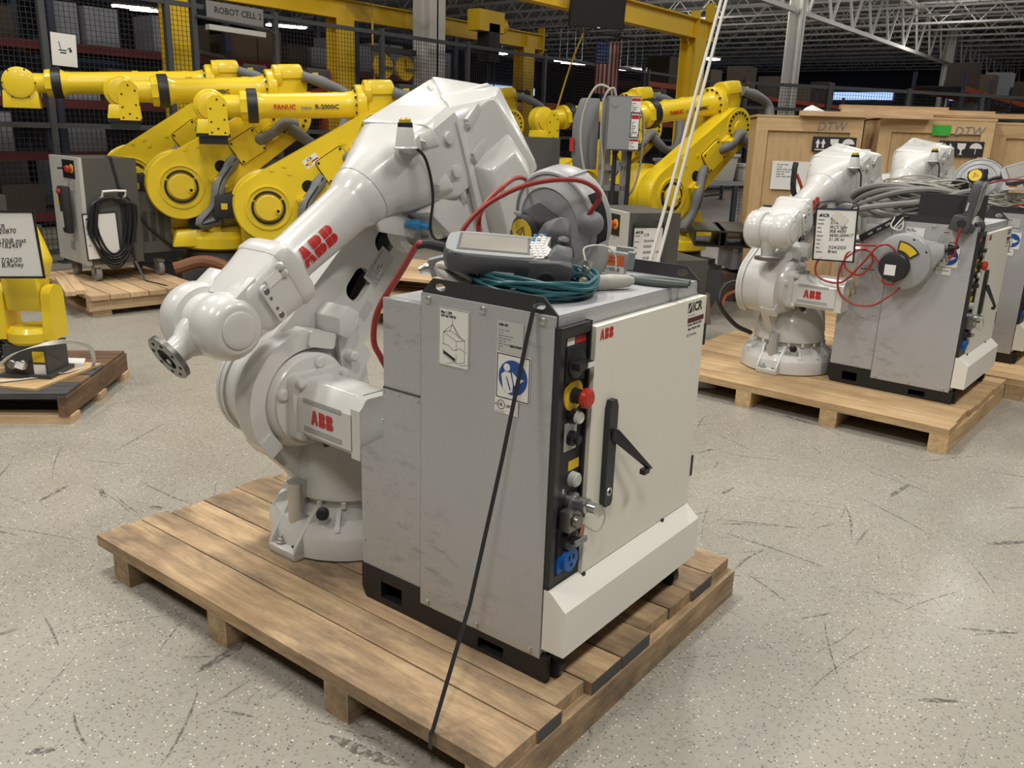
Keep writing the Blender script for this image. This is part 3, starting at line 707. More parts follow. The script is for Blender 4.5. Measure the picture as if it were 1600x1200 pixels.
    b = MB(FM); pr = [(-q, -q+.02), (-q+.02, -q), (q-.02, -q), (q, -q+.02), (q, q-.05), (q-.014, q-.032), (q-.034, q-.006), (q-.045, q), (-q+.045, q), (-q+.034, q-.006), (-q+.014, q-.032), (-q, q-.05)]
    b.prism(pr, .03, .283, bev=.003); mo = b.out('motor', 'abb_smooth', r)
    b = MB(FM); b.prism([(-q, -q), (q, -q), (q, q-.03), (q-.01, q-.022), (q-.022, q-.004), (q-.03, q), (-q+.03, q), (-q, q-.03)], .278, .317, bev=.003); b.out('motor_cap', W, r)
    for sx in (-1, 1):
        for sz in (-1, 1): MB(FM).lathe((sx*.083, sz*.083-.0, .034), (0, 0, 1), [(.015, 0), (.014, .02), (.008, .022)], 12).out('motor_bolt', W, r)
    for v in (.042, .036, .030, -.046, -.052, -.058):
        MB(FM).box((q+.0006, v, .150), (.0012, .0022, .175)).out('cooling_groove', 'grey_mid', mo)
    FL = MX((J2[0]+q+.0016, .205, J2[1]-.008), (0, 1, 0), (0, 0, 1))
    abb_logo(FL, .044, 'red_logo', mo)
    sticker(r, 'warning_sticker', MX((J2[0]-.03, .3722, J2[1]+.0), (-1, 0, 0), (0, 0, 1)), .033, .078, 'label_yellow')
    b = MB(MX((J2[0]-.03, .3732, J2[1]+.006), (-1, 0, 0), (0, 0, 1))); b.prism([(-.013, -.011), (.013, -.011), (0, .013)], 0, .0004, holes=[[(-.0095, -.009), (.0095, -.009), (0, .0085)]]); b.out('warning_triangle', 'ink', r)
    MB(FM).cyl((.02, -q-.005, .07), (.02, -q-.03, .09), .018, .015, 12).out('cable_gland', 'black', r)
    MB().hull([(.02, -.0, .2), (-.18, 0, .2), (-.18, .16, .2), (.0, .16, .2), (-.02, .0, .42), (-.18, 0, .42), (-.18, .13, .40), (-.04, .13, .40)], .02).out('cable_box', W, r)
    # lower arm
    ln, pt = R(lean), R(pitch)
    LA = .772; J3 = (J2[0]-LA*math.sin(ln), J2[1]+LA*math.cos(ln))
    ax = Vector((math.sin(-ln), math.cos(-ln))); pr_ = Vector((ax.y, -ax.x))           # along the arm; to its front
    AF = MX((J2[0], 0, J2[1]), (ax.x, 0, ax.y), (-pr_.x, 0, -pr_.y))                  # u along arm, v to the back, third axis -y or +y
    sg = 1 if (AF.to_3x3()@Vector((0, 0, 1))).y > 0 else -1
    AY = lambda y: y*sg
    oc = capsule((0, 0), .168, (LA, 0), .105, 24); YO = -.085
    hl = [rrect(.42, .005, .115, .080, .035, 5), rrect(.615, .005, .12, .083, .037, 5)]
    b = MB(AF); b.prism(oc, AY(YO), AY(YO+.025), holes=hl); b.prism(oc, AY(YO-.125), AY(YO-.10))
    b.out('lower_arm_plate', W, r)
    b = MB(AF); oc2 = capsule((0, 0), .16, (LA, 0), .098, 24); oc3 = capsule((0.28, 0), .105, (LA-.06, 0), .07, 24)
    b.prism(oc2, AY(YO-.101), AY(YO+.002), holes=[oc3]); b.out('lower_arm', W, r)
    MB(AF).prism(capsule((.3, 0), .10, (LA-.08, 0), .068, 12), AY(YO-.10), AY(YO-.098)).out('cavity_shade', 'hole_shade', r)  # thin black sheet painting the shade inside the hollow arm
    b = MB(AF); q1 = capsule((0, 0), .170, (LA, 0), .106, 24); q2 = capsule((0, 0), .16, (LA, 0), .096, 24)
    b.prism(q1, AY(YO-.135), AY(YO-.12), holes=[q2]); b.out('arm_rim', 'abb_smooth', r)
    MB().lathe((J2[0], YO+.02, J2[1]), (0, 1, 0), [(.165, 0), (.165, .05)], 40).out('arm_hub', W, r)
    b = MB(AF); b.hull([(x, y, AY(z)) for x, y in ((.21, -.05), (.25, -.085), (.30, -.08), (.31, -.03), (.26, -.005), (.22, -.01)) for z in (YO, .06)], .004); b.out('arm_stop_block', W, r)
    s = sticker(r, 'instruction_label', AF@Matrix.Translation((.515, .04, AY(YO+.0255))), .13, .07, 'label_grey')
    lines_block(s, AF@Matrix.Translation((.46, .065, AY(YO+.027))), .11, 6, .003, 'ink_grey', gap=.010)
    s = sticker(r, 'axis_label', AF@Matrix.Translation((.30, .055, AY(YO+.0255))), .026, .085, 'label_grey')
    text('+ 2 -', .032, 'ink', AF@Matrix.Translation((.29, .02, AY(YO+.0275)))@Matrix.Rotation(PI/2, 4, 'Z')@Matrix.Diagonal((1, -1, 1, 1)), s, bold=.01)
    s = sticker(r, 'type_label', AF@Matrix.Translation((.37, .085, AY(YO+.0255))), .065, .04, 'label_grey')
    # upper arm; u forward along the forearm, v up
    d = Vector((math.cos(pt), math.sin(pt))); up = Vector((-d.y, d.x))
    P3 = (J3[0]+up.x*.16-d.x*.085, J3[1]+up.y*.16-d.y*.085)
    UF = MX((P3[0], 0, P3[1]), (0, 1, 0), (up.x, 0, up.y))      # first axis y, second up; third = y x up -> forward
    fwd = UF.to_3x3()@Vector((0, 0, 1))
    sf = 1 if fwd.dot(Vector((d.x, 0, d.y))) > 0 else -1
    def U(secs): return [(t*sf,)+tuple(q) for t, *q in secs]
    b = MB(); b.lathe((J3[0], -.21, J3[1]), (0, 1, 0), [(.09, 0), (.108, .01), (.108, .16), (.112, .17), (.112, .24), (.1, .26), (.1, .30), (.08, .31)], 36); b.out('elbow_gearbox', 'abb_smooth', r)
    n = 40; rg = lambda w, h, p: ring(w, h, p, n)
    # bell: casting between rear housing and forearm tube; K(y, b, s) is a point: sideways, up, forward
    K = lambda L: [(y, v, t*sf) for y, v, t in L]
    b = MB(); b.loft(UF, U([(-.05, rg(.166, .140, 9), (.008, -.025)), (.06, rg(.166, .142, 8), (.008, -.022)), (.10, rg(.158, .135, 6), (.006, -.018)), (.15, rg(.145, .128, 4), (.004, -.012)), (.20, rg(.128, .120, 2.8), (0, -.006)), (.25, rg(.110, .110, 2.1), (0, 0)), (.29, rg(.102, .102, 2), (0, 0))]))
    b.hull(K([(-.135, .126, .07), (.15, .121, .07), (.145, .106, -.05), (-.13, .088, -.275), (-.16, .10, .06), (-.16, .05, -.26), (.172, .09, .06), (.172, .07, -.035), (-.16, -.2, .02), (.165, -.2, .05), (-.16, -.2, -.2), (.1, -.1, -.1)], ), .008, UF)
    b.out('arm_housing', W, r)
    b = MB(); b.loft(UF, U([(.29, rg(.098, .098, 2)), (.292, rg(.1005, .1005, 2)), (.31, rg(.099, .099, 2)), (.335, rg(.09, .09, 2)), (.345, rg(.086, .086, 2)), (.36, rg(.08, .08, 2)), (.60, rg(.072, .072, 2)), (.635, rg(.074, .074, 2)), (.66, rg(.09, .082, 3)), (.68, rg(.098, .088, 4))]))
    b.out('forearm_tube', 'abb_smooth', r)
    # logo wrapped round the tube on the motor side and on top
    LF = UF@Matrix.Translation((0, 0, .555*sf))
    lx = (LF.to_3x3()@Vector((0, 0, -sf))); ly = LF.to_3x3()@Vector((-.35, .94, 0)); cx = LF.to_translation(); nz = lx.cross(ly)
    for sgn in (1, -1):
        xx = lx*sgn
        nzv = (UF.to_3x3()@Vector((sgn*.985, .17, 0))); yy = nzv.cross(xx)
        abb_logo(Matrix(((xx.x, yy.x, nzv.x, cx.x+nzv.x*.0765), (xx.y, yy.y, nzv.y, cx.y+nzv.y*.0765), (xx.z, yy.z, nzv.z, cx.z+nzv.z*.0765), (0, 0, 0, 1))), .062, 'red_logo', r, wrap=.0765)
    # rear cover: faceted hood over the three wrist motors
    b = MB(); b.hull(K([(.180, .067, -.040), (.150, .108, -.055), (-.13, .092, -.280), (-.172, .04, -.26), (-.06, -.012, -.400), (.10, .012, -.345), (.180, .045, -.225), (.176, -.18, -.245), (.15, -.30, -.345), (-.15, -.30, -.345), (-.172, -.10, -.38), (.178, -.25, .012), (.17, -.34, .045), (-.17, -.34, .0), (-.172, -.05, -.2)]), .010, UF)
    cv = b.out('rear_cover', W, r)
    b = MB(); b.hull(K([(.183, .072, -.034), (.183, .05, -.055), (.183, -.34, .050), (.183, -.34, .022), (.16, .07, -.034), (.16, .05, -.055), (.16, -.34, .050), (.16, -.34, .022)]), .002, UF); b.out('cover_seam_lip', 'abb_smooth', r)
    for s in (1, -1):
        b = MB(); b.hull(K([(s*.15, -.075, -.02), (s*.15, -.075, -.26), (s*.238, -.116, -.05), (s*.234, -.13, -.175), (s*.232, -.235, -.205), (s*.15, -.235, -.30), (s*.238, -.34, -.01), (s*.225, -.35, -.2), (s*.15, -.35, .02), (s*.15, -.35, -.28)]), .010, UF)
        b.out('cover_bulge', W, r)
        for v, t, w in ((.04, -.10, .026), (-.065, -.07, .026), (-.20, -.09, .034)):
            o_ = .18 if v > -.1 else .236
            b = MB(); b.hull(K([(s*o_, v-.02, t+.035), (s*o_, v+.02, t+.035), (s*(o_+.012), v-.016, t+.03), (s*(o_+.012), v+.016, t+.03), (s*(o_+.002), v+.0, t-.05), (s*(o_+.002), v+.03, t-.05)]), .003, UF); b.out('screw_pocket', 'abb_white2', r)
            MB(UF).lathe((s*(o_+.008), v, (t+.038)*sf), (s*.6, 0, .8*sf), [(.010, 0), (.009, .004)], 8).out('screw', 'zinc', r)
    for v, t in ((.045, .02), (-.06, .045)): MB(UF).lathe((.172, v, t*sf), (1, 0, 0), [(.020, 0), (.019, .014), (.010, .016)], 14).out('cover_boss', W, r)
    # ears on the near flank and screws along the front edge
    for v, t in ((.07, .075), (-.075, .095)):
        b = MB(); b.hull(K([(.12, v+.045, t+.05), (.17, v+.035, t-.02), (.12, v-.04, t+.05), (.17, v-.04, t-.02), (.168, v-.005, t+.035), (.178, v+.01, t-.01), (.178, v-.02, t-.01)]), .006, UF); b.out('gusset', W, r)
        MB(UF).lathe((.158, v+.01, (t+.035)*sf), (.6, .1, .75*sf), [(.014, 0), (.013, .012), (.007, .014)], 10).out('gusset_screw', 'zinc', r)
    for u in (-.115, -.045):
        MB(UF).ball((u, .085, .115*sf), .03, (.6, .5, 1.1)).out('top_pocket', W, r)
        MB(UF).lathe((u, .09, .148*sf), (0, .3, sf), [(.009, 0), (.008, .004)], 8).out('screw', 'zinc', r)
    for u in (-.06, .06):
        t0 = -.19 if u < 0 else -.12
        b = MB(); b.hull(K([(u-.02, .09, t0), (u+.03, .09, t0+.03), (u-.015, .105, t0-.01), (u+.025, .105, t0+.02), (u-.03, .01, -.34), (u+.02, .02, -.33), (u-.025, .03, -.335), (u+.015, .04, -.325)]), .004, UF); b.out('cover_rib', 'abb_white2', r)
    # underside: connector housing, plug plate
    b = MB(); b.hull(K([(.02, -.12, .21), (.150, -.12, .19), (.0, -.24, .17), (.158, -.24, .15), (.0, -.375, .06), (.162, -.375, .05), (.0, -.375, -.08), (.162, -.375, -.08), (.0, -.1, -.05), (.15, -.1, -.05)]), .008, UF); b.out('connector_housing', 'abb_white2', r)
    nrm = Vector((.25, -.55, .8*sf))
    for y_, v, t, mt, rr in ((.125, -.272, .128, 'steel', .020), (.085, -.285, .128, 'black', .015)):
        MB(UF).lathe((y_, v, t*sf), nrm, [(rr, 0), (rr, .02), (rr*.75, .022), (rr*.75, .012)], 16).out('round_socket', mt, r)
    b = MB(); b.hull(K([(.055, -.07, .33), (.07, -.07, .33), (.055, -.10, .335), (.07, -.10, .335), (.055, -.20, .23), (.07, -.20, .23), (.055, -.17, .19), (.07, -.17, .19), (.055, -.05, .26), (.07, -.05, .26)]), .003, UF); b.out('plug_plate', 'abb_white2', r)
    MB(UF).lathe((.07, -.14, .235*sf), (.7, -.3, -.35*sf), [(.012, 0), (.012, .02), (.018, .021), (.018, .05), (.012, .052), (.012, .075), (.009, .077), (.009, .085)], 14).out('air_plug', 'bluish_plug', r)
    MB(UF).lathe((-.0, -.19, .19*sf), (1, 0, 0), [(.085, 0), (.085, .05), (.075, .055), (.06, .056), (.06, .03)], 30).out('cable_ring', 'abb_white2', r)
    # signal lamp with lead
    b = MB(); b.hull(K([(.135, .115, .12), (.135, .07, .13), (.165, .115, .11), (.165, .07, .125), (.11, .105, .165), (.16, .075, .165), (.11, .085, .17), (.16, .10, .155)]), .003, UF); b.out('lamp_bracket', W, r)
    o = UF@Vector((.150, .108, .165*sf)); la_ax = Vector((.04, .0, 1))
    b = MB(); b.lathe(o-Vector((0, 0, .012)), la_ax, [(.036, 0), (.038, .004), (.033, .008), (.024, .062), (.023, .064)], 20); la = b.out('signal_lamp', W, r)
    MB().lathe(o+la_ax*.051, la_ax, [(.0235, 0), (.022, .014)], 20).out('lamp_ring', 'black', la)
    MB().lathe(o+la_ax*.064, la_ax, [(.0195, 0), (.018, .01), (.012, .015)], 20).out('lamp_lens', 'lens_amber', la)
    pl = [UF@Vector(q) for q in K([(.165, .095, .15), (.185, .045, .145), (.185, -.06, .175), (.15, -.16, .21), (.12, -.23, .19), (.12, -.26, .145)])]
    MB().tube(pl, .0048, 6).out('lamp_lead', 'black', r)
    # wrist: block, fork drums, tilt piece and tool flange
    b = MB(); b.loft(UF, U([(.645, rg(.10, .092, 5)), (.655, rg(.106, .098, 6)), (.69, rg(.108, .100, 6)), (.70, rg(.104, .097, 6))])); b.out('wrist_flange', 'abb_smooth', r)
    b = MB(); b.loft(UF, U([(.695, rg(.103, .096, 6)), (.76, rg(.10, .09, 5), (0, -.004)), (.82, rg(.105, .085, 5), (0, -.006)), (.86, rg(.09, .075, 4), (0, -.008))])); b.out('wrist_body', 'abb_smooth', r)
    J5 = UF@Vector((0, 0, .915*sf))
    b = MB(); b.lathe(J5+Vector((0, -.01, 0)), (0, 1, 0), [(.075, 0), (.090, .012), (.095, .03), (.095, .06), (.090, .085), (.080, .104), (.066, .115), (.058, .116)], 40); b.out('wrist_drum', 'abb_smooth', r)
    MB().lathe(J5+Vector((0, .104, 0)), (0, 1, 0), [(.052, 0), (.052, .006), (.049, .008), (.03, .009)], 36).out('drum_cap', W, r)
    b = MB(); b.lathe(J5+Vector((0, -.05, 0)), (0, -1, 0), [(.070, 0), (.075, .004), (.098, .010), (.106, .03), (.106, .07), (.098, .09), (.08, .104), (.05, .108)], 40); b.out('wrist_drum', 'abb_smooth', r)
    b = MB(); b.lathe(J5+Vector((0, -.06, 0)), (0, 1, 0), [(.082, 0), (.082, .06)], 32); b.out('tilt_hub', 'abb_smooth', r)
    for s, yy in ((1, .045), (-1, -.10)):
        b = MB(); a0 = J5+Vector((0, yy-.035, 0)); b.hull([UF@Vector((yy+o_, v, t*sf)) for o_ in (-.045, .045) for v, t in ((.080, .78), (-.080, .78), (.068, .90), (-.075, .90))], .01); b.out('fork_arm', 'abb_smooth', r)
    b = MB(UF); b.prism(rrect(.111, -.02, .0, .0, 0) if False else [(-.02+.0, 0)] if False else rrect(-.0, .0, .03, .12, .0145), 0, .012, M=Matrix.Translation((.105, -.005, .79*sf))@Matrix.Rotation(PI/2, 4, 'Y')@Matrix.Rotation(PI/2, 4, 'Z')@Matrix.Rotation(R(90), 4, 'Z'), bev=.002); b.out('clamp_plate', W, r)
    for v in (.042, .018, -.018, -.042): MB(UF).lathe((.117, v-.005, .79*sf), (1, 0, 0), [(.010 if abs(v) > .03 else .005, 0), (.008 if abs(v) > .03 else .004, .002)], 12).out('clamp_screw', 'steel_dark', r)
    for v in (.06, .035): MB(UF).lathe((.10, v, .705*sf), (.6, .2, .7*sf), [(.012, 0), (.011, .012), (.007, .014)], 10).out('flange_screw', 'abb_smooth', r)
    s = sticker(r, 'wrist_label', UF@Matrix.Translation((.103, .045, .745*sf))@Matrix.Rotation(PI/2, 4, 'Y'), .05, .03, 'label_white')
    fa = pt+R(wrist)+R(36.3)-R(0) if False else R(wrist)
    fd = Vector((math.cos(fa), 0, math.sin(fa)))
    b = MB(); b.lathe(J5+fd*.055+Vector((0, -.03, 0)), fd, [(.06, 0), (.052, .03), (.040, .05), (.036, .085), (.046, .092)], 28); b.out('tool_neck', 'abb_smooth', r)
    b = MB(); nn = 40; J5 = J5+Vector((0, -.03, 0)); b.lathe(J5+fd*.146, fd, [(.060, 0), (.070, .002), (.070, .016), (.068, .0175), (.034, .0175), (.034, .004), (.012, .004)], nn); fl = b.out('tool_flange', 'steel_dark', r)
    yv = Vector((0, 1, 0)); zv = fd.cross(yv)
    for i in range(8):
        a = 2*PI*(i+.5)/8; MB().lathe(J5+fd*.1637+yv*.053*math.cos(a)+zv*.053*math.sin(a), fd, [(.0055, 0), (.0055, .0008)], 10).out('flange_hole', 'hole_shade', fl)
    MB().lathe(J5+fd*.150+yv*-.005-zv*.012, fd, [(.009, 0), (.009, .012)], 10).out('centre_pin', 'zinc', fl)
    for o in r.children:
        if o.name not in still: o.rotation_euler = (0, 0, R(turn))
    return r
ROB = white_robot('white six-axis robot arm on the brown pallet, steel tool flange at left', (.283, 1.005, T), PI)
# ------------------------------------------------------------------ things lying on the front cabinet
ZT = T+.930
def placed(name, label, cat, M, group=None):
    o = thing(name, label, cat, group=group); o.matrix_basis = M; return o
def pendant(label, M, joy_red=False, group=None):
    """hand held teach pendant; local x to its right, y away from the reader, z out of the screen"""
    p = placed('teach_pendant', label, 'teach pendant', M, group)
    b = MB(); n = 28
    rr = lambda hw, hh: ring(hw, hh, 5, n)
    F = MX((0, 0, 0), (1, 0, 0), (0, 1, 0))
    b.loft(F, [(-.040, rr(.125, .062), (-.02, 0)), (-.032, rr(.148, .078), (-.005, 0)), (-.008, rr(.155, .086)), (.006, rr(.155, .086)), (.014, rr(.151, .082)), (.016, rr(.146, .077))])
    b.out('case', 'pendant_grey', p)
    b = MB(); b.loft(F, [(.015, rr(.118, .079), (-.033, 0)), (.019, rr(.117, .078), (-.033, 0)), (.0195, rr(.113, .074), (-.033, 0))]); b.out('bezel', 'pendant_lite', p)
    MB().bx(-.122, .055, -.057, .060, .0185, .0205, .001).out('screen_rim', 'pendant_grey', p)
    MB().bx(-.115, .048, -.050, .054, .0195, .0212).out('screen', 'screen', p)
    # grip end: swollen block, two lobes with the joystick well between them
    b = MB(); b.hull([(.060, -.086, -.080), (.148, -.080, -.092), (.060, .07, -.06), (.148, .07, -.07), (.050, -.086, .012), (.160, -.084, .004), (.160, .075, .02), (.055, .08, .014), (.158, -.06, .016), (.12, -.087, .016)], .016, seg=3); b.out('grip', 'pendant_grey', p)
    b = MB(); b.hull([(.080, .040, .005), (.160, .030, .005), (.060, .088, .005), (.162, .086, .0), (.095, .046, .050), (.152, .040, .046), (.085, .084, .060), (.150, .080, .078), (.120, .070, .080)], .014, seg=3)
    b.hull([(.085, -.075, .005), (.162, -.078, .0), (.095, -.020, .005), (.162, -.015, .005), (.110, -.055, .034), (.156, -.060, .026), (.115, -.025, .044), (.156, -.022, .036)], .012, seg=3)
    b.out('grip_lobe', 'pendant_grey', p)
    b = MB(); b.hull([(.108, -.018, .012), (.166, -.018, .006), (.104, .040, .012), (.166, .040, .006), (.112, -.014, .020), (.160, -.012, .018), (.110, .036, .024), (.160, .034, .020)], .004); b.out('joystick_well', 'hole_shade', p)
    b = MB(); b.lathe((.134, .014, .018), (.05, -.2, 1), [(.010, 0), (.008, .012), (.015, .018), (.014, .026), (.008, .029)], 14); b.out('joystick', 'bright_red' if joy_red else 'grey_dark', p)
    # keypad
    KM = MX((.082, -.002, .0225), (1, .0, .10), (0, 1, .12))
    b = MB(KM); b.prism([(-.032, -.068), (.004, -.068), (.028, -.03), (.014, .0), (.03, .07), (.010, .078), (-.022, .03)], -.012, .004, bev=.002); b.out('keypad', 'label_grey', p)
    rnd = random.Random(5)
    for i in range(9):
        for j in range(3):
            u = -.024+j*.013+.0022*(abs(i-4)); v = -.056+i*.0135
            MB(KM).lathe((u, v, .004), (0, 0, 1), [(.0048, 0), (.0045, .003), (.003, .004)], 10).out('key', ['label_white', 'grey_mid', 'label_white', 'bluish_plug'][rnd.randrange(4)] if i > 4 else 'label_white', p)
    MB().lathe((.098, -.083, -.030), (0, -1, -.1), [(.024, 0), (.023, .006), (.02, .008)], 24).out('side_cap', 'black_matte', p)
    MB().bx(-.03, .02, -.087, -.084, -.030, -.020).out('maker_mark', 'label_grey', p)
    MB().tube([(-.13, .01, -.015), (-.165, .012, -.004), (-.20, .012, .0), (-.225, .01, -.006)], lambda t: .014-.004*t, 10).out('strain_relief', 'black_matte', p)
    return p
def cable_reel(label, M, group=None):
    """round cable reel; local z is its axis towards the hub cap"""
    c = placed('cable_reel', label, 'cable reel', M, group)
    b = MB(); b.lathe((0, 0, -.07), (0, 0, 1), [(.06, 0), (.13, .004), (.152, .018), (.160, .034), (.160, .088), (.154, .098), (.148, .100), (.144, .096), (.138, .100), (.112, .116), (.106, .112), (.10, .114), (.06, .124)], 56)
    b.out('drum', 'reel_grey', c)
    b = MB(); n = 22; a0, a1 = R(-8), R(62)
    pts = [(.163*math.cos(a0+(a1-a0)*i/n), .163*math.sin(a0+(a1-a0)*i/n)) for i in range(n+1)]+[(.146*math.cos(a1-(a1-a0)*i/n), .146*math.sin(a1-(a1-a0)*i/n)) for i in range(n+1)]
    b.prism(pts, -.020, .018); b.out('cable_slot', 'hole_shade', c)
    b = MB(); b.box((.0, .161, -.01), (.006, .006, .07), .002); b.out('split_rib', 'reel_grey', c)
    b = MB(); b.hull([(.12, -.12, -.04), (.12, -.12, .03), (.19, -.03, -.03), (.19, -.03, .02), (.165, .03, -.03), (.165, .03, .02), (.10, -.10, -.04), (.10, -.10, .03), (.20, -.07, -.02), (.20, -.07, .01)], .008); b.out('outlet_nose', 'reel_grey', c)
    for k in range(5):
        a = R(200+k*26); MB(Matrix.Rotation(a, 4, 'Z')).box((.125, 0, .036), (.045, .010, .008), .003).out('rib', 'reel_grey', c)
    return c
rt = Vector((.6, -.8, 0)); bk = Vector((.78, .585, .22)).normalized()
PM = MX((.140, .250, 1.160), (.6, -.8, -.05), bk)
PEND = pendant('grey teach pendant with touch screen lying on the coiled teal cable', PM)
# its red lead leaves the strain relief, hangs behind the cabinet
pe = PM@Vector((-.225, .01, -.006))
MB().tube([PM@Vector((-.21, .011, -.002)), pe, (.030, .505, 1.095), (.016, .578, .985), (.014, .595, .90), (.03, .585, .85), (.07, .60, .80), (.12, .62, .70)], .0082, 8).out('pendant_lead', 'red_cable', None)
tag(bpy.data.objects['pendant_lead'], 'red lead hanging from the teach pendant down behind the front cabinet', 'cable')
# teal cable: one long lead wound up
tp = coil_points((.205, .220), .152, .158, 19, ZT+.006, .040, .016, 11)
b = MB(); b.tube(tp, .0046, 6, k=2)
tag(b.out('teal_cable', 'teal'), 'coiled teal network cable on top of the front cabinet', 'cable')
o = thing('cable_plug', 'chrome screw plug and white lead hanging over the teal coil', 'plug', (.262, .100, ZT+.088))
MB().lathe((0, 0, -.03), (.2, -.3, 1), [(.009, 0), (.010, .002), (.010, .016), (.008, .018), (.010, .02), (.010, .03)], 12).out('plug_body', 'steel', o)
MB().tube([(0, 0, .0), (.01, .01, .03), (.05, -.02, .035), (.09, -.03, .01), (.10, -.03, -.03)], .0022, 6).out('thin_lead', 'cable_white', o)
wp = coil_points((.115, .345), .085, .062, 4, ZT+.03, .055, .014, 21, rot=R(-20))
tag(MB().tube(wp, .0085, 8, k=2).out('cream_cable', 'cable_white'), 'cream cable looped beside the teach pendant on the front cabinet', 'cable')
o = placed('multipin_connector', 'grey multi-pin connector lying left of the cream cable', 'connector', MX((.11, .430, ZT+.055), (.55, -.75, .25), (.75, .55, .0)))
MB().box((0, 0, 0), (.075, .05, .045), .006, seg=2).out('hood', 'grey_mid', o)
MB().box((.045, 0, 0), (.02, .056, .05), .004).out('collar', 'grey_paint', o)
MB().lathe((-.037, 0, 0), (-1, 0, 0), [(.016, 0), (.016, .012), (.011, .02), (.011, .03)], 14).out('gland', 'steel', o)
for s in (-1, 1): MB().box((.02, s*.028, 0), (.05, .004, .012), .001).out('locking_lever', 'steel', o)
# cable reel tipped on its rim, axis towards the left
RM = frame((.515, .355, ZT+.152), (-.955, .08, -.20), (.12, -.86, -.42))@Matrix.Diagonal((.93, .93, 1.08, 1))
REEL = cable_reel('grey cable reel with black hub and round yellow warning label, behind the pendant', RM)
def reel_hub(c):
    b = MB(); b.hull([(-.055, -.055, .05), (.055, -.055, .05), (-.055, .055, .05), (.055, .055, .05), (-.05, -.05, .125), (.03, -.05, .125), (-.05, .05, .125), (.03, .05, .125), (.055, 0, .10)], .014, seg=3)
    b.lathe((-.012, .0, .115), (0, 0, 1), [(.047, 0), (.046, .02), (.041, .026)], 28); b.out('hub_block', 'black_matte', c)
    MB().lathe((-.012, 0, .141), (0, 0, 1), [(.0385, 0), (.038, .001)], 28).out('yellow_label', 'label_yellow', c)
    b = MB(Matrix.Translation((-.012, .0, .1424))); b.prism([(-.018, -.012), (.018, -.012), (0, .02)], 0, .0005, holes=[[(-.0145, -.010), (.0145, -.010), (0, .0155)]]); b.box((0, .002, .0003), (.003, .014, .0006)); b.out('warning_triangle', 'ink', c)
reel_hub(REEL)
ballp = Vector((.475, .225, ZT+.155))
MB().ball(ballp, .036, (1, 1, 1), 20, 12).out('cable_ball', 'grey_paint', None); o = bpy.data.objects['cable_ball']
tag(o, 'dark grey rubber stop ball on the red reel cord', 'stop ball')
MB().tube([ballp+Vector((-.02, 0, .02)), (.455, .19, ZT+.235), (.40, .23, ZT+.272), (.30, .32, ZT+.256), (.21, .40, ZT+.19), (.165, .435, ZT+.10), (.20, .40, ZT+.03)], .0066, 8).out('reel_cord', 'red_cable', None)
tag(bpy.data.objects['reel_cord'], 'red cord running from the stop ball over the grey reel', 'cable')
MB().tube([(.62, .42, ZT+.12), (.56, .46, ZT+.22), (.45, .45, ZT+.265), (.33, .42, ZT+.245), (.25, .425, ZT+.19), (.235, .42, ZT+.12), (.26, .40, ZT+.04)], .0066, 8).out('reel_cord', 'red_cable', None)
tag(bpy.data.objects['reel_cord.001'], 'second red cord strand dropping behind the black reel hub', 'cable')
# heavy connector with orange label
o = placed('heavy_connector', 'grey metal connector with orange label beside the reel', 'connector', MX((.595, .225, ZT+.045), (.45, -.87, -.08), (.87, .45, .1)))
MB().box((0, 0, 0), (.098, .07, .062), .007, seg=2).out('hood', 'alu', o)
MB().box((.056, 0, .01), (.020, .06, .05), .004).out('latch_frame', 'grey_mid', o)
MB().box((.035, 0, .036), (.05, .018, .012), .004).out('locking_lever', 'grey_mid', o)
MB().box((-.035, 0, .036), (.03, .03, .012), .003).out('top_cap', 'steel_dark', o)
MB().lathe((-.049, 0, .0), (-1, 0, 0), [(.028, 0), (.029, .004), (.029, .014), (.02, .018), (.02, .04)], 20).out('gland', 'steel', o)
sticker(o, 'orange_label', MX((.014, -.0352, .008), (1, 0, 0), (0, 0, 1)), .048, .03, 'orange_label')
lines_block(o, MX((-.004, -.0362, .016), (1, 0, 0), (0, 0, 1)), .036, 3, .002, 'ink', gap=.006)
sticker(o, 'barcode_label', MX((.01, -.0352, -.018), (1, 0, 0), (0, 0, 1)), .062, .018, 'label_white')
b = MB(MX((-.012, -.0362, -.018), (1, 0, 0), (0, 0, 1))); rnd = random.Random(2)
for i in range(16): b.box((i*.0027, 0, .0002), (rnd.choice((.0007, .0013, .0018)), .011, .0004))
b.out('barcode', 'ink', o)
o = thing('rubber_sleeve', 'pale grey rubber sleeve lying beside the teal cable coil', 'cable end', (.375, .105, ZT), R(-30))
MB().loft(frame((-.07, 0, .022), (1, 0, 0)), [(0, ring(.016, .012, 2.5, 16)), (.02, ring(.021, .018, 2.5, 16)), (.09, ring(.021, .019, 2.5, 16)), (.135, ring(.018, .016, 2.3, 16)), (.15, ring(.010, .010, 2, 16))]).out('sleeve', 'cable_lite', o)
# pliers
o = placed('pliers', 'green handled pliers lying by the black lifting bracket', 'pliers', MX((.545, .045, ZT+.011), (.30, -.95, 0), (.95, .30, 0)))
b = MB(); b.hull([(-.15, -.006, -.006), (-.15, .006, -.006), (-.15, -.006, .006), (-.15, .006, .006), (-.085, -.016, -.007), (-.085, .016, -.007), (-.085, -.016, .007), (-.085, .016, .007), (-.06, -.012, -.006), (-.06, .012, .006)], .002); b.lathe((-.08, 0, -.009), (0, 0, 1), [(.012, 0), (.012, .018)], 14); b.out('jaws', 'black', o)
for s in (-1, 1):
    MB().tube([(-.07, s*.008, 0), (-.03, s*.018, 0), (.03, s*.024, 0), (.085, s*.016, 0)], lambda t: .0085+.003*math.sin(t*3), 8).out('handle', 'green_handle', o)
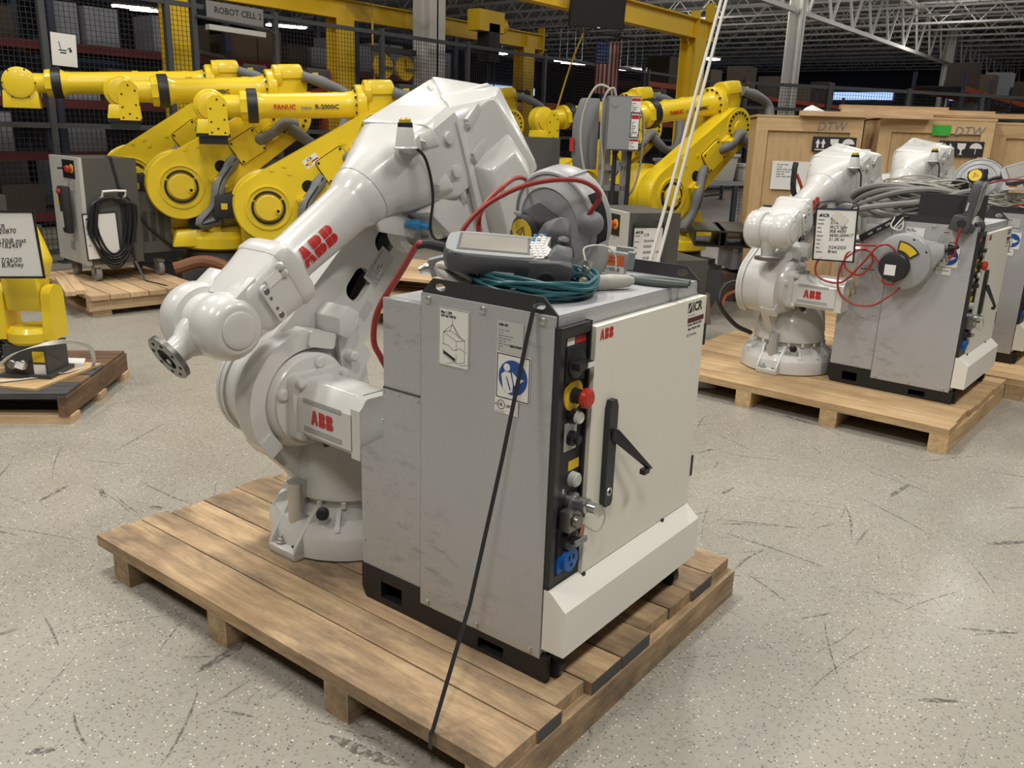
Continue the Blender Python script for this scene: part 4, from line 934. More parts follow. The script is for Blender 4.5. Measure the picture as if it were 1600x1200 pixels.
# packing strap from the lifting bracket to the pallet edge
def ribbon(path, w, th, name, mat, wdir=(0, 1, 0), parent=None, smooth=False, k=6):
    P = smooth_path(path, k) if smooth else [Vector(p) for p in path]
    b = MB(); rs = []; wv = Vector(wdir).normalized()
    for i, p in enumerate(P):
        t = (P[min(i+1, len(P)-1)]-P[max(i-1, 0)]).normalized(); nn = t.cross(wv).normalized(); ww = nn.cross(t).normalized()
        rs.append([b._v(p+ww*w/2+nn*th/2), b._v(p-ww*w/2+nn*th/2), b._v(p-ww*w/2-nn*th/2), b._v(p+ww*w/2-nn*th/2)])
    for i in range(len(rs)-1):
        for j in range(4): b._f((rs[i][j], rs[i][(j+1) % 4], rs[i+1][(j+1) % 4], rs[i+1][j]))
    b._f(rs[0]); b._f(rs[-1]); return b.out(name, mat, parent)
o = ribbon([(.03, .055, T+.945), (.004, .053, T+.949), (-.012, .053, T+.944), (-.03, .055, T+.88), (-.10, .060, T+.61), (-.20, .064, T+.28), (-.315, .070, T+.006), (-.322, .071, T-.004), (-.322, .071, T-.040), (-.30, .072, T-.044)], .011, .0012, 'packing_strap', 'plastic_black')
tag(o, 'black packing strap tied from the cabinet bracket to the pallet edge', 'strap')
# ------------------------------------------------------------------ second and third robot sets to the right
THB = -.03526
BO = Vector((3.351, -.2443, T))
BM = Matrix.Translation(BO)@Matrix.Rotation(THB, 4, 'Z')
def BW(x, y, z): return BM@Vector((x, y, z))
pb = BM@Vector((0, 0, -T))
pallet('pale new wooden pallet under the white robot with the hanging tag', pb, THB, [-.455, -.30, -.165, -.025, .115, .255, .395, .535, .675, .815], -.13, 1.62, .038, [-.085, .46, .94, 1.46], .089, 'wood_new', uneven=.02, seed=8)
controller('galvanised controller cabinet with grey reel hanging on its flank', BO, THB)
white_robot('white robot arm behind the tagged sheet, flange pointing down, on the pale pallet', BW(.15, .955, 0), PI+THB, lean=54, pitch=-19, wrist=-90, turn=0)
CO = Vector((4.60, -.345, T)); CM = Matrix.Translation(CO)@Matrix.Rotation(THB, 4, 'Z')
pallet('pale wooden pallet at the right edge, furthest of the three robot pallets', CM@Vector((0, 0, -T)), THB, [-.40, -.25, -.11, .03, .17, .31, .45, .59, .73, .87], -.16, 1.62, .038, [-.115, .44, .94, 1.46], .089, 'wood_new', uneven=.02, seed=18)
controller('galvanised controller cabinet cut by the right edge of the picture', CO, THB)
white_robot('white robot arm mostly hidden behind the tagged one, against the crates', CM@Vector((.30, .93, 0)), PI+THB, lean=50, pitch=-22, wrist=-90, turn=0)
# reel hanging on the flank of the middle cabinet
hub_M = BM@MX((-.055, .315, .725), (0, -1, 0), (0, 0, 1))@Matrix.Rotation(R(25), 4, 'Z')
c = placed('cable_reel', 'grey cable reel with round black hub hanging on the galvanised flank', 'cable reel', hub_M)
b = MB(); b.lathe((0, 0, -.05), (0, 0, 1), [(.10, 0), (.145, .012), (.150, .03), (.150, .06), (.140, .078), (.10, .092), (.085, .094)], 48); b.out('drum', 'reel_grey', c)
b = MB(); b.hull([(.05, .125, -.045), (.05, .125, .02), (.215, .02, -.03), (.215, .02, .0), (.20, -.03, -.03), (.20, -.03, .01), (.04, -.14, -.045), (.04, -.14, .02), (.08, .0, -.045), (.08, .0, .035)], .008); b.out('outlet_nose', 'reel_grey', c)
MB().lathe((-.035, -.01, .035), (0, 0, 1), [(.078, 0), (.078, .03), (.07, .045), (.05, .05)], 36).out('hub_cap', 'plastic_black', c)
sticker(c, 'white_label', MX((-.050, -.02, .0855), (.9, -.42, 0), (.42, .9, 0)), .055, .055, 'label_white')
b = MB(Matrix.Translation((0, 0, .052))); a0, a1 = R(10), R(62); n = 10
def arcp(r0, r1, a0, a1, n=10): return [(-.035+r1*math.cos(a0+(a1-a0)*i/n), -.01+r1*math.sin(a0+(a1-a0)*i/n)) for i in range(n+1)]+[(-.035+r0*math.cos(a1-(a1-a0)*i/n), -.01+r0*math.sin(a1-(a1-a0)*i/n)) for i in range(n+1)]
b.prism(arcp(.084, .136, a0, a1), -.03, .0); b.out('label_back', 'ink', c)
MB(Matrix.Translation((0, 0, .0525))).prism(arcp(.09, .13, a0+.06, a1-.06), -.001, .001).out('yellow_label', 'label_yellow', c)
for a in (45, 5): MB(Matrix.Rotation(R(a), 4, 'Z')).box((.115, 0, .03), (.035, .012, .006), .003).out('slot', 'hole_shade', c)
b = MB(); b.lathe((.20, -.01, -.01), (1, 0, 0), [(.012, 0), (.012, .02), (.03, .03), (.012, .05), (.01, .07)], 16); b.out('cord_guide', 'black', c)
b = MB(BM@MX((-.02, .39, .935), (0, .83, -.55), (0, .55, .83))); b.prism(rrect(.09, 0, .24, .035, .006), -.004, .004, holes=[rrect(.05, 0, .03, .012, .005), rrect(.10, 0, .03, .012, .005), rrect(.15, 0, .03, .012, .005)]); o = b.out('slotted_bracket', 'black')
tag(o, 'black slotted strip holding the reel on the middle cabinet', 'bracket')
for k in range(2):
    o = MB().tube([BW(-.02, .40-.04*k, .95), BW(-.035, .41-.02*k, .90), BW(-.03, .36+.03*k, .885), BW(-.01, .36, .93), BW(.02, .40, .955)], .004, 6).out('cable_tie', 'strap_white')
    tag(o, ['white cable tie with its tail up at the reel bracket', 'white cable tie knotted under the reel bracket'][k], 'cable tie')
# red cord in loose loops beside it
lp = [BW(-.10, .45, .80), BW(-.12, .62, .78), BW(-.12, .74, .69), BW(-.12, .73, .60), BW(-.12, .60, .585), BW(-.13, .50, .70), BW(-.13, .43, .80), BW(-.12, .36, .80), BW(-.115, .31, .70), BW(-.12, .33, .615), BW(-.13, .38, .62), BW(-.12, .40, .69), BW(-.12, .48, .77), BW(-.13, .58, .75), BW(-.13, .585, .67), BW(-.13, .50, .64), BW(-.12, .45, .72), BW(-.13, .50, .78), BW(-.13, .60, .70), BW(-.125, .61, .55), BW(-.12, .53, .48), BW(-.12, .42, .485), BW(-.11, .34, .55), BW(-.075, .30, .60), BW(-.02, .29, .64)]
tag(MB().tube(lp, .0058, 7).out('red_cord', 'red_cable'), 'red cord in loose loops beside the hanging reel', 'cable')
tag(MB().tube([BW(-.05, .10, .765), BW(-.045, .08, .80), BW(-.06, .075, .88), BW(-.05, .06, .96), BW(-.02, .04, 1.0)], .0065, 7).out('red_cord', 'red_cable'), 'red cord rising from the hanging reel to the pendant', 'cable')
# hoses, thin leads and the pendant on the middle cabinet
ZB = .930
hp = [BM@Vector((p[0], p[1], p[2])) for p in coil_points((.27, .38), .19, .31, 9, ZB+.02, .13, .05, 33, n=14)]
tag(MB().tube(hp, .0165, 8, k=3).out('grey_hose', 'cable_grey'), 'thick grey hose coiled on the middle cabinet', 'cable')
tag(MB().tube([BW(.05, .62, ZB+.02), BW(.0, .66, ZB-.02), BW(-.02, .60, ZB+.04), BW(.0, .45, ZB+.075), BW(.05, .25, ZB+.11), BW(.12, .12, ZB+.16), BW(.25, .08, ZB+.15)], .0165, 8).out('grey_hose', 'cable_grey'), 'loose end of grey hose sagging over the middle cabinet edge', 'cable')
tp = [BM@Vector(p) for p in coil_points((.33, .37), .10, .21, 12, ZB+.15, .055, .03, 35, n=14)]
tag(MB().tube(tp, .0042, 5, k=2).out('thin_grey_lead', 'cable_lite'), 'bundle of thin pale leads lying on the thick grey hose', 'cable')
o = thing('lead_binding', 'black tie round the pale leads on the middle cabinet', 'cable tie', BW(.33, .19, ZB+.18), THB); MB().lathe((-.03, 0, 0), (1, .1, 0), [(.045, 0), (.046, .002), (.046, .008), (.045, .01)], 16).out('band', 'black', o)
PB_ = BM@MX((.005, .035, 1.03), (.08, .14, -.98), (.98, .05, .10))@Matrix.Diagonal((.82, .85, .9, 1))
pendant('grey teach pendant standing on edge against the middle cabinet bracket', PB_)
MB(BM).bx(.01, .20, .02, .30, ZB, ZB+.15, .02).out('cable_box', 'black_matte'); tag(bpy.data.objects['cable_box'] if 'cable_box' in bpy.data.objects and bpy.data.objects['cable_box'].parent is None else COL.objects[-1], 'black plastic tray under the grey hose on the middle cabinet', 'tray')
# items on the far cabinet
cp = [CM@Vector(p) for p in coil_points((.22, .30), .16, .26, 16, ZB+.01, .085, .035, 41, n=14)]
tag(MB().tube(cp, .0048, 5, k=2).out('thin_grey_lead', 'cable_lite'), 'coil of thin pale leads on the cabinet at the right edge', 'cable')
PC_ = CM@MX((.07, .10, 1.185), (.30, -.90, .32), (.7, .35, .62))
pc = pendant('grey teach pendant with red stop knob on the cabinet at the right edge', PC_, joy_red=True)
MB().lathe((.12, .06, .06), (0, .3, 1), [(.022, 0), (.024, .008)], 16).out('stop_collar', 'orange', pc); MB().lathe((.12, .064, .068), (0, .3, 1), [(.012, 0), (.018, .006), (.018, .018), (.012, .022)], 16).out('stop_knob', 'bright_red', pc)
RC = CM@MX((.30, .42, 1.09), (.2, -.8, .3), (.3, .4, .8))
c2 = cable_reel('grey cable reel half hidden by the pendant at the right edge', RC); reel_hub(c2)
tag(MB().tube([CM@Vector(q) for q in ((.0, .30, 1.10), (-.03, .20, 1.13), (-.05, .08, 1.13), (-.05, .02, 1.08), (-.03, .06, 1.0), (.0, .14, .98))], .006, 7).out('red_cord', 'red_cable'), 'red cord hanging in a bow below the right-edge pendant', 'cable')
o = placed('heavy_connector', 'pale connector with orange label under the right-edge pendant', 'connector', CM@MX((.02, .17, 1.10), (.2, -.95, .1), (.9, .2, .1)))
MB().box((0, 0, 0), (.11, .06, .05), .006).out('hood', 'label_white', o); sticker(o, 'orange_label', MX((.0, -.0305, .005), (1, 0, 0), (0, 0, 1)), .045, .028, 'orange_label')
# information sheet hanging from the second robot in a black framed sleeve
def info_sheet(label, M, w, h, rows, hand, group=None, top=True, logo=True):
    s = placed('info_sheet', label, 'sheet', M, group)
    MB().box((0, 0, -.002), (w, h, .002)).out('paper', 'paper', s)
    b = MB(); t = .008*w/.24
    for u, v, a, d in ((0, h/2, w+t, t), (0, -h/2, w+t, t), (-w/2, 0, t, h), (w/2, 0, t, h)): b.box((u, v, 0), (a, d, .006))
    b.out('sleeve_edge', 'black', s)
    if top: MB().tube([(-w/2, h/2, 0), (-w/2+.01, h/2+.03, 0), (0, h/2+.045, .01), (w/2-.01, h/2+.03, 0), (w/2, h/2, 0)], .004, 6).out('hanger', 'black', s)
    k = w/.24
    if logo:
        MB().prism([(-.105*k, h/2-.045*k), (-.085*k, h/2-.045*k), (-.085*k, h/2-.028*k), (-.092*k, h/2-.028*k)], -.001, .0002).out('logo_mark', 'ink', s)
        text('ICR', .026*k, 'ink', Matrix.Translation((-.082*k, h/2-.046*k, .0002)), s, bold=.03)
    for i, (a, q) in enumerate(rows):
        y = h/2-.065*k-i*(h-.085*k)/max(1, len(rows))
        if a: text(a, .009*k, 'ink', Matrix.Translation((-.105*k, y, .0002)), s, bold=.02)
        if q: text(q, .026*k, 'ink', Matrix.Translation((-.035*k, y, .0002))@Matrix.Rotation(R(2), 4, 'Z'), s, shear=.25)
    return s
SH = [('Customer:', 'ICR'), ('Received:', '7/14'), ('Make:', 'IRC5 Sgle'), ('Model:', 'IRB-4600'), ('Serial No:', '4600-200417'), ('Hours:', '31.3K hr'), ('Note:', ''), ('Date:', '7/24/2025'), ('Tested by:', 'Brett')]
tm = BM@MX((-.13, .665, .835), (-.05, -1, .05), (.0, .05, 1))
tag_s = info_sheet('printed information sheet in black sleeve hanging below the second robot arm', tm, .225, .275, SH, True)
sticker(tag_s, 'taped_note', MX((.02, .09, .001), (.8, -.6, 0), (.6, .8, 0)), .085, .05, 'cable_white')
# black and orange leads arching behind the second robot
tag(MB().tube([BW(-.02, 1.22, .50), BW(-.16, 1.26, .48), BW(-.22, 1.25, .38), BW(-.14, 1.18, .26), BW(-.03, 1.12, .20)], .014, 7).out('robot_lead', 'black'), 'black lead bowing out left of the second robot base', 'cable')
tag(MB().tube([BW(-.04, 1.24, .44), BW(-.15, 1.25, .42), BW(-.19, 1.24, .34), BW(-.12, 1.19, .25), BW(-.03, 1.13, .21)], .008, 7).out('robot_lead', 'orange'), 'orange lead bowing out left of the second robot base', 'cable')
tag(MB().tube([BW(.42, 1.08, .92), BW(.36, 1.12, 1.02), BW(.36, 1.13, 1.14), BW(.37, 1.13, 1.19)], .017, 7).out('robot_lead', 'black'), 'black lead end standing up behind the second forearm', 'cable')
tag(MB().tube([BW(.45, 1.06, .93), BW(.42, 1.10, 1.05), BW(.38, 1.12, 1.12)], .010, 7).out('robot_lead', 'orange'), 'orange lead beside the black lead end at the second forearm', 'cable')

# ------------------------------------------------------------------ plywood crates behind
def crate(label, tl, w, h, dpt, yaw, group=None, braces=True, mat='ply_z'):
    """front face spans w along local x; origin at lower left front corner on the floor"""
    c = thing('plywood_crate', label, 'crate', tl, yaw, group)
    MB().bx(.01, w-.01, .02, dpt, .10, h-.01).out('panel', mat, c)
    for x0, x1, z0, z1 in ((0, w, h-.11, h), (0, w, .09, .20), (0, .10, .2, h-.11), (w-.10, w, .2, h-.11)):
        me = MB().box((0, 0, 0), (x1-x0, .022, z1-z0) if x1-x0 > .2 else (z1-z0, .022, x1-x0), .002).mesh('batten')
        o = link('batten', me, 'wood_pale' if False else 'ply', c); o.location = ((x0+x1)/2, .010, (z0+z1)/2)
        if x1-x0 < .2: o.rotation_euler = (0, PI/2, 0)
    for x in (.02, w/2-.05, w-.12): MB().bx(x, x+.1, .0, dpt, 0, .10, .003).out('skid', 'wood_pale', c)
    MB().bx(-.01, w+.01, -.005, dpt+.01, h, h+.018, .002).out('lid', 'ply', c)
    return c
cyaw = R(-61)
def cam_floor(px, d):
    """floor point below the line of sight of picture column px at depth d, used to set out the rear objects in plan"""
    v = _f*d+_r*((px-800)/1345.2*d); p = CAM+v; return Vector((p.x, p.y, 0))
cw = 1.03
cr1 = crate('plywood crate left of the white robots, fragile marks and white papers', Vector((5.86, 2.02, 0)), .88, 1.63, .6, cyaw)
cr2 = crate('plywood crate behind the white robots with green label on top', Vector((6.44, 1.16, 0)), .92, 1.65, .6, cyaw)
cr3 = crate('plywood crate at the right edge behind the far pendant', Vector((7.05, .38, 0)), .95, 1.63, .6, cyaw)
def care_marks(c, x, z, k=1.0):
    F = MX((x, -.0015, z), (1, 0, 0), (0, 0, 1))
    s = sticker(c, 'care_label', F, .36*k, .125*k, 'ink')
    b = MB(F@Matrix.Translation((0, 0, .001)))
    for u in (-.135, -.09):
        b.prism([(k*(u-.008), -.03*k), (k*(u+.008), -.03*k), (k*(u+.008), .005*k), (k*(u+.02), .005*k), (k*u, .045*k), (k*(u-.02), .005*k), (k*(u-.008), .005*k)], 0, .001)
    b.box((-.112*k, -.045*k, 0), (.085*k, .008*k, .001))
    b.prism([(-.035*k, .045*k), (.035*k, .045*k), (.03*k, .005*k), (.006*k, -.012*k), (.006*k, -.04*k), (.02*k, -.048*k), (-.02*k, -.048*k), (-.006*k, -.04*k), (-.006*k, -.012*k), (-.03*k, .005*k)], 0, .001)
    b.prism([(.115*k+.05*k*math.cos(t*PI/10), .005*k+.045*k*math.sin(t*PI/10)) for t in range(11)], 0, .001)
    b.box((.115*k, -.015*k, 0), (.005*k, .05*k, .001)); b.out('care_symbols', 'label_white', s)
care_marks(cr1, .66, 1.42); care_marks(cr2, .68, 1.42)
for c, x in ((cr1, .50), (cr2, .60)):
    text('DTW', .10, 'ink_grey', MX((x, -.0035, 1.53), (1, 0, .02), (0, 0, 1)), c, shear=.2)
sticker(cr2, 'green_label', MX((.50, -.0035, 1.565), (1, 0, 0), (0, 0, 1)), .15, .085, 'green')
s = sticker(cr1, 'shipping_paper', MX((.34, -.0015, 1.15), (1, 0, .0), (0, 0, 1)), .34, .24, 'paper'); lines_block(s, MX((.21, -.003, 1.24), (1, 0, 0), (0, 0, 1)), .2, 6, .008, 'ink_grey', gap=.02)
s = sticker(cr1, 'black_label', MX((.30, -.0015, .78), (1, 0, .0), (0, 0, 1)), .34, .22, 'ink'); text('SENSITIVE\nHandle with\nCare', .06, 'label_white', MX((.155, -.003, .83), (1, 0, 0), (0, 0, 1)), s, bold=.02)
s = sticker(cr2, 'shipping_pouch', MX((.42, -.0015, 1.13), (1, 0, 0), (0, 0, 1)), .24, .28, 'plastic_clear'); lines_block(s, MX((.34, -.003, 1.2), (1, 0, 0), (0, 0, 1)), .16, 1, .008)
s = sticker(cr2, 'white_card', MX((.66, -.0015, 1.15), (1, 0, 0), (0, 0, 1)), .14, .19, 'label_white'); lines_block(s, MX((.60, -.003, 1.20), (1, 0, 0), (0, 0, 1)), .11, 2, .012, gap=.04); sticker(s, 'blue_strip', MX((.66, -.003, 1.065), (1, 0, 0), (0, 0, 1)), .14, .012, 'blue')
for i, (x, y, L_, a) in enumerate(((5.95, .95, 1.5, 4), (6.35, .65, 1.7, -3), (6.9, .75, 1.4, 9), (7.15, .25, 1.2, -6), (6.75, .95, 1.3, 1))):
    me = MB().box((0, 0, 0), (L_*.72, .09, .04), .003).mesh('loose_board')
    o = link('loose_board', me, 'wood_pale'); o.location = (x+.35, y+.30, 1.63+.018+.02+(.042 if i in (1, 3) else 0)+(.0 if i < 4 else .084)); o.rotation_euler = (0, 0, cyaw+R(a))
    tag(o, ['loose board lying flat at the left on the crate tops', 'loose board lying second layer on the crate tops', 'slanting loose board on the crate tops', 'short loose board at the right on the crate tops', 'uppermost loose board on the crate tops'][i], 'board')
o = MB().hull([(0, 0, 0), (.25, .02, 0), (.3, .1, 0), (.05, .15, 0), (.05, .03, .07), (.12, .09, .10), (.22, .06, .045), (.28, .08, .02)], .015).out('plastic_sheet', 'plastic_clear'); o.location = (6.10, 1.75, 1.648); o.rotation_euler = (0, 0, cyaw)
tag(o, 'crumpled clear plastic lying on the left crate', 'plastic wrap')

# crumpled white film left on the floor beside the second pallet
o = MB().hull([(-.35, -.2, 0), (.35, -.25, 0), (.4, .2, 0), (-.3, .25, 0), (-.2, -.1, .10), (.05, -.12, .16), (.2, .05, .20), (-.05, .12, .13), (.3, -.05, .12)], .03, seg=3).out('plastic_film', 'plastic_clear'); o.location = (3.05, 1.35, .0); o.rotation_euler = (0, 0, R(-40))
tag(o, 'crumpled white film on the floor left of the second white robot', 'plastic wrap')
o = MB().hull([(-.2, -.12, 0), (.25, -.15, 0), (.2, .15, 0), (-.2, .14, 0), (-.1, .0, .09), (.1, .05, .12), (.15, -.06, .06)], .02, seg=3).out('plastic_film', 'plastic_clear'); o.location = (3.40, 1.62, .0); tag(o, 'smaller crumple of white film behind the larger one', 'plastic wrap')
# ------------------------------------------------------------------ yellow heavy robots
def bolts_arc(M, r, a0, a1, n, br, h):
    b = MB(M)
    for i in range(n):
        a = a0+(a1-a0)*i/max(1, n-1); b.lathe((r*math.cos(a), r*math.sin(a), 0), (0, 0, 1), [(br, 0), (br, h)], 6)
    return b
def yellow_robot(label, J2w, yaw, lean, pitch, FL=1.28, text_=None, riser=True, group='yellow heavy robots', zfloor=0, head=0, near=.2, seller=False, Y='yellow', Y2='yellow_gear'):
    """heading is a compass yaw; J2w is the world place of the outer face centre of the second axis"""
    rz = PI/2-R(yaw); Rm = Matrix.Rotation(rz, 4, 'Z')
    base = Vector(J2w)-Rm.to_3x3()@Vector((.312, near+.06, .67))
    r = thing('industrial_robot', label, 'robot', (base.x, base.y, zfloor), rz, group)
    z0 = base.z-zfloor
    if z0 > .03:
        b = MB(); b.bx(-.37, .37, -.36, .36, 0, z0*.55, .01); b.bx(-.36, .36, -.36, .36, z0*.5, z0, .01); b.out('base_plate', 'grey_dark', r)
    G = Matrix.Translation((0, 0, z0))
    b = MB(G); b.bx(-.31, .31, -.31, .31, 0, .06, .01); b.lathe((0, 0, 0), (0, 0, 1), [(.30, .04), (.29, .12), (.25, .14)], 36); b.out('foot', 'grey_dark', r)
    b = MB(G); b.lathe((0, 0, 0), (0, 0, 1), [(.30, .14), (.335, .16), (.335, .24), (.31, .26), (.30, .30)], 40)
    b.hull([(-.36, -.30, .18), (-.36, .28, .18), (.40, -.28, .17), (.42, .24, .17), (-.30, -.28, .36), (-.30, .26, .36), (.38, -.28, .30), (.38, .22, .30)], .02); b.out('carousel', Y, r)
    J2 = Vector((.312, 0, z0+.67))
    # turret casting behind the arm, with the counter housing
    b = MB(); b.lathe(J2+Vector((0, -.33, 0)), (0, 1, 0), [(.20, 0), (.27, .03), (.285, .08), (.285, .24), (.25, .26), (.25, .36)], 40)
    b.hull([(.52, -.28, z0+.30), (.10, -.28, z0+.30), (.52, .02, z0+.30), (.10, .02, z0+.30), (.54, -.26, z0+.62), (.08, -.26, z0+.66), (.54, .0, z0+.62), (.08, .0, z0+.66), (.312, -.26, z0+.92), (.312, 0, z0+.92)], .03)
    b.hull([(-.34, -.25, z0+.30), (-.34, .16, z0+.30), (.06, -.25, z0+.30), (.06, .16, z0+.30), (-.22, -.22, z0+.62), (-.22, .12, z0+.58), (.10, -.22, z0+.74), (.10, .12, z0+.70)], .03)
    b.out('turret', Y, r)
    MB().lathe((.20, .16, z0+.37), (0, 1, 0), [(.075, 0), (.075, .03), (.07, .035)], 20).out('turret_opening', 'hole_shade', r)
    MB().hull([(.14, .20, z0+.33), (.02, .20, z0+.30), (.02, .28, z0+.28), (.13, .30, z0+.31), (.05, .20, z0+.42), (.03, .28, z0+.40)], .006).out('cable_guard', Y, r)
    b = MB(); b.hull([(.55, -.26, z0+.55), (.74, -.24, z0+.55), (.55, -.08, z0+.55), (.74, -.10, z0+.55), (.55, -.26, z0+.76), (.72, -.24, z0+.74), (.55, -.08, z0+.76), (.72, -.10, z0+.74)], .012); b.out('axis_motor', 'black_matte', r)
    sticker(r, 'warning_triangle', MX((.65, -.085, z0+.65), (-1, 0, 0), (0, 0, 1)), .05, .05, 'label_yellow', t=.004)
    # lower arm
    ln = R(lean); ax = Vector((-math.sin(ln), 0, math.cos(ln))); LA = 1.075
    J3 = J2+ax*LA
    bk = Vector((-math.cos(ln), 0, -math.sin(ln)))              # to the rear underside
    AF = MX((J2.x, near, J2.z), ax, bk); sg = 1 if (AF.to_3x3()@Vector((0, 0, 1))).y > 0 else -1
    Zp = lambda v: v*sg
    b = MB(AF); b.prism(capsule((0, 0), .262, (LA, .0), .185, 24), Zp(-.15), Zp(.035), bev=.02, seg=3); b.out('lower_arm', Y, r)
    b = MB(); b.lathe((J2.x, near-.15, J2.z), (0, 1, 0), [(.265, 0), (.275, .02), (.275, .14), (.262, .17)], 48); b.out('arm_hub', Y, r)
    rc = lambda P, r1, r0, nm: MB(AF@Matrix.Translation((P, 0, 0))).lathe((0, 0, Zp(.030)), (0, 0, Zp(1)), [(r1, 0), (r1, .016), (r0, .018), (r0, .004), (r0*.9, .003)], 40).out(nm, Y, r)
    rc(0, .178, .166, 'hub_rim')
    b = MB(AF); b.lathe((0, 0, Zp(.030)), (0, 0, Zp(1)), [(.102, 0), (.102, .030), (.096, .034), (.05, .035)], 36); b.out('hub_cap', Y2, r)
    FZ = AF@Matrix.Translation((0, 0, Zp(.034)))
    if sg < 0: FZ = FZ@Matrix.Rotation(PI, 4, 'X')
    b = bolts_arc(FZ, .125, R(8), R(112), 14, .011, .016); b.out('bolt_ring', 'black', r)['kind'] = 'stuff'
    b = bolts_arc(FZ, .125, R(128), R(352), 28, .011, .016); b.out('bolt_ring', 'black', r)['kind'] = 'stuff'
    MB(FZ).lathe((.045, -.06, .03), (0, 0, 1), [(.022, 0), (.024, .014)], 14).out('hub_plug', Y, r)
    MB(FZ).lathe((.045, -.06, .044), (0, 0, 1), [(.012, 0), (.013, .003)], 10).out('plug_socket', 'hole_shade', r)
    MB(AF@Matrix.Translation((LA, 0, 0))).lathe((0, 0, Zp(.03)), (0, 0, Zp(1)), [(.165, 0), (.165, .01), (.155, .012), (.15, .006), (.06, .006), (.055, .02)], 36).out('elbow_cap', Y2, r)
    b = bolts_arc(AF@Matrix.Translation((LA, 0, Zp(.036)))@(Matrix.Rotation(PI, 4, 'X') if sg < 0 else Matrix()), .135, 0, 2*PI*.93, 18, .011, .014); b.out('bolt_ring', 'black', r)['kind'] = 'stuff'
    MB(AF).prism(rrect(.64, .015, .262, .217, .028), Zp(.030), Zp(.039)).out('cover_gap_shade', 'black', r)  # black backing, draws the shaded gap round the cover plate
    b = MB(AF); b.prism(rrect(.64, .015, .25, .205, .025), Zp(.039), Zp(.064), bev=.005); cp = b.out('cover_plate', Y, r)
    for u in (.535, .745):
        for v in (-.07, .10): MB(AF).lathe((u, v, Zp(.064)), (0, 0, Zp(1)), [(.011, 0), (.010, .005)], 8).out('cover_screw', 'black', cp)
    if seller:
        SF = AF@MX((.50, -.115, Zp(.0345)), (1, 0, 0), (0, -1, 0)) if sg < 0 else AF@MX((.50, -.115, Zp(.0345)), (-1, 0, 0), (0, -1, 0))
        ss = sticker(r, 'seller_sticker', SF, .13, .075, 'label_white'); text('ICR', .03, 'ink', SF@Matrix.Translation((-.03, .008, .001)), ss, bold=.03); sticker(ss, 'dark_red_bar', SF@Matrix.Translation((0, -.008, .0008)), .12, .012, 'red')
    MB(AF).lathe((.36, .035, Zp(.033)), (0, 0, Zp(1)), [(.05, 0), (.05, .004)], 20).out('arm_hole', 'hole_shade', r)
    for u, v in ((.30, -.13), (.48, -.11), (.30, -.20), (.80, -.09), (.80, .10), (.90, .12), (.20, -.23)):
        MB(AF).lathe((u, v, Zp(.03)), (0, 0, Zp(1)), [(.019, 0), (.018, .012)], 10).out('boss', Y, r)
    for u, v in ((.27, .13), (.86, .03)):
        b = MB(AF); b.prism(rrect(u, v, .10, .13, .01), Zp(.03), Zp(.075), bev=.005); b.prism(rrect(u, v, .055, .10, .01), Zp(.07), Zp(.135), bev=.005); b.out('hose_clamp', Y, r)
    # elbow casting and forearm
    pt = R(pitch); d = Vector((math.cos(pt), 0, math.sin(pt))); up = Vector((-d.z, 0, d.x))
    P3 = J3+up*.225
    UF = MX(P3, (0, 1, 0), up); sf = 1 if (UF.to_3x3()@Vector((0, 0, 1))).dot(d) > 0 else -1
    K = lambda L: [(y, v, t*sf) for y, v, t in L]
    b = MB(); b.hull(K([(-.17, -.34, -.16), (.05, -.34, -.16), (-.17, -.34, .12), (.05, -.34, .12), (-.17, .10, -.22), (.12, .10, -.22), (-.16, .12, .12), (.12, .12, .12), (-.17, -.1, .16), (.10, -.1, .16)]), .03, UF)
    b.lathe(UF@Vector((0, 0, .06*sf)), d, [(.16, 0), (.165, .02), (.165, .07), (.15, .08)], 36); b.lathe(J3+Vector((0, -.18, 0)), (0, 1, 0), [(.18, 0), (.20, .02), (.20, .22), (.17, .24)], 36)
    b.out('elbow_casting', Y, r)
    b = bolts_arc(UF@Matrix.Translation((0, 0, .14*sf))@(Matrix.Rotation(PI, 4, 'X') if sf < 0 else Matrix()), .142, 0, 2*PI*.93, 14, .011, .014); b.out('bolt_ring', 'black', r)['kind'] = 'stuff'
    b = MB(); b.hull(K([(-.02, .08, -.20), (.14, .08, -.20), (-.02, .08, .06), (.14, .08, .06), (-.02, .20, -.16), (.12, .20, -.16), (-.02, .20, .04), (.12, .20, .04)]), .02, UF)
    b.lathe(UF@Vector((.05, .10, .07*sf)), d, [(.10, 0), (.10, -.05), (.09, -.06)], 24); b.out('gear_case', Y, r)
    MB(UF).lathe((-.1, .08, -.20*sf), (0, 0, -sf), [(.06, 0), (.06, .08)], 12).out('wrist_motor', 'black_matte', r)
    b = MB(); b.hull(K([(-.12, .02, -.22), (.10, .02, -.22), (-.12, .17, -.22), (.10, .17, -.22), (-.11, .03, -.42), (.09, .03, -.42), (-.11, .15, -.42), (.09, .15, -.42)]), .012, UF); b.out('wrist_motor', 'black_matte', r)
    sticker(r, 'warning_triangle', UF@MX((.098, .11, -.28*sf), (0, 0, -sf), (0, 1, 0)), .05, .04, 'label_yellow', t=.006)
    MB(UF).hull([(-.01, .03, -.43*sf), (.02, .03, -.43*sf), (-.01, .17, -.42*sf), (.02, .17, -.42*sf), (.0, .08, -.45*sf), (.01, .12, -.45*sf)]).out('red_cover', 'red', r)
    e = FL-.32
    b = MB(UF); b.lathe((0, 0, .13*sf), (0, 0, sf), [(.135, 0), (.115, .03), (.104, .10), (.096, e-.25), (.10, e-.20), (.125, e-.16), (.128, e-.15)], 36); b.out('forearm', Y, r)
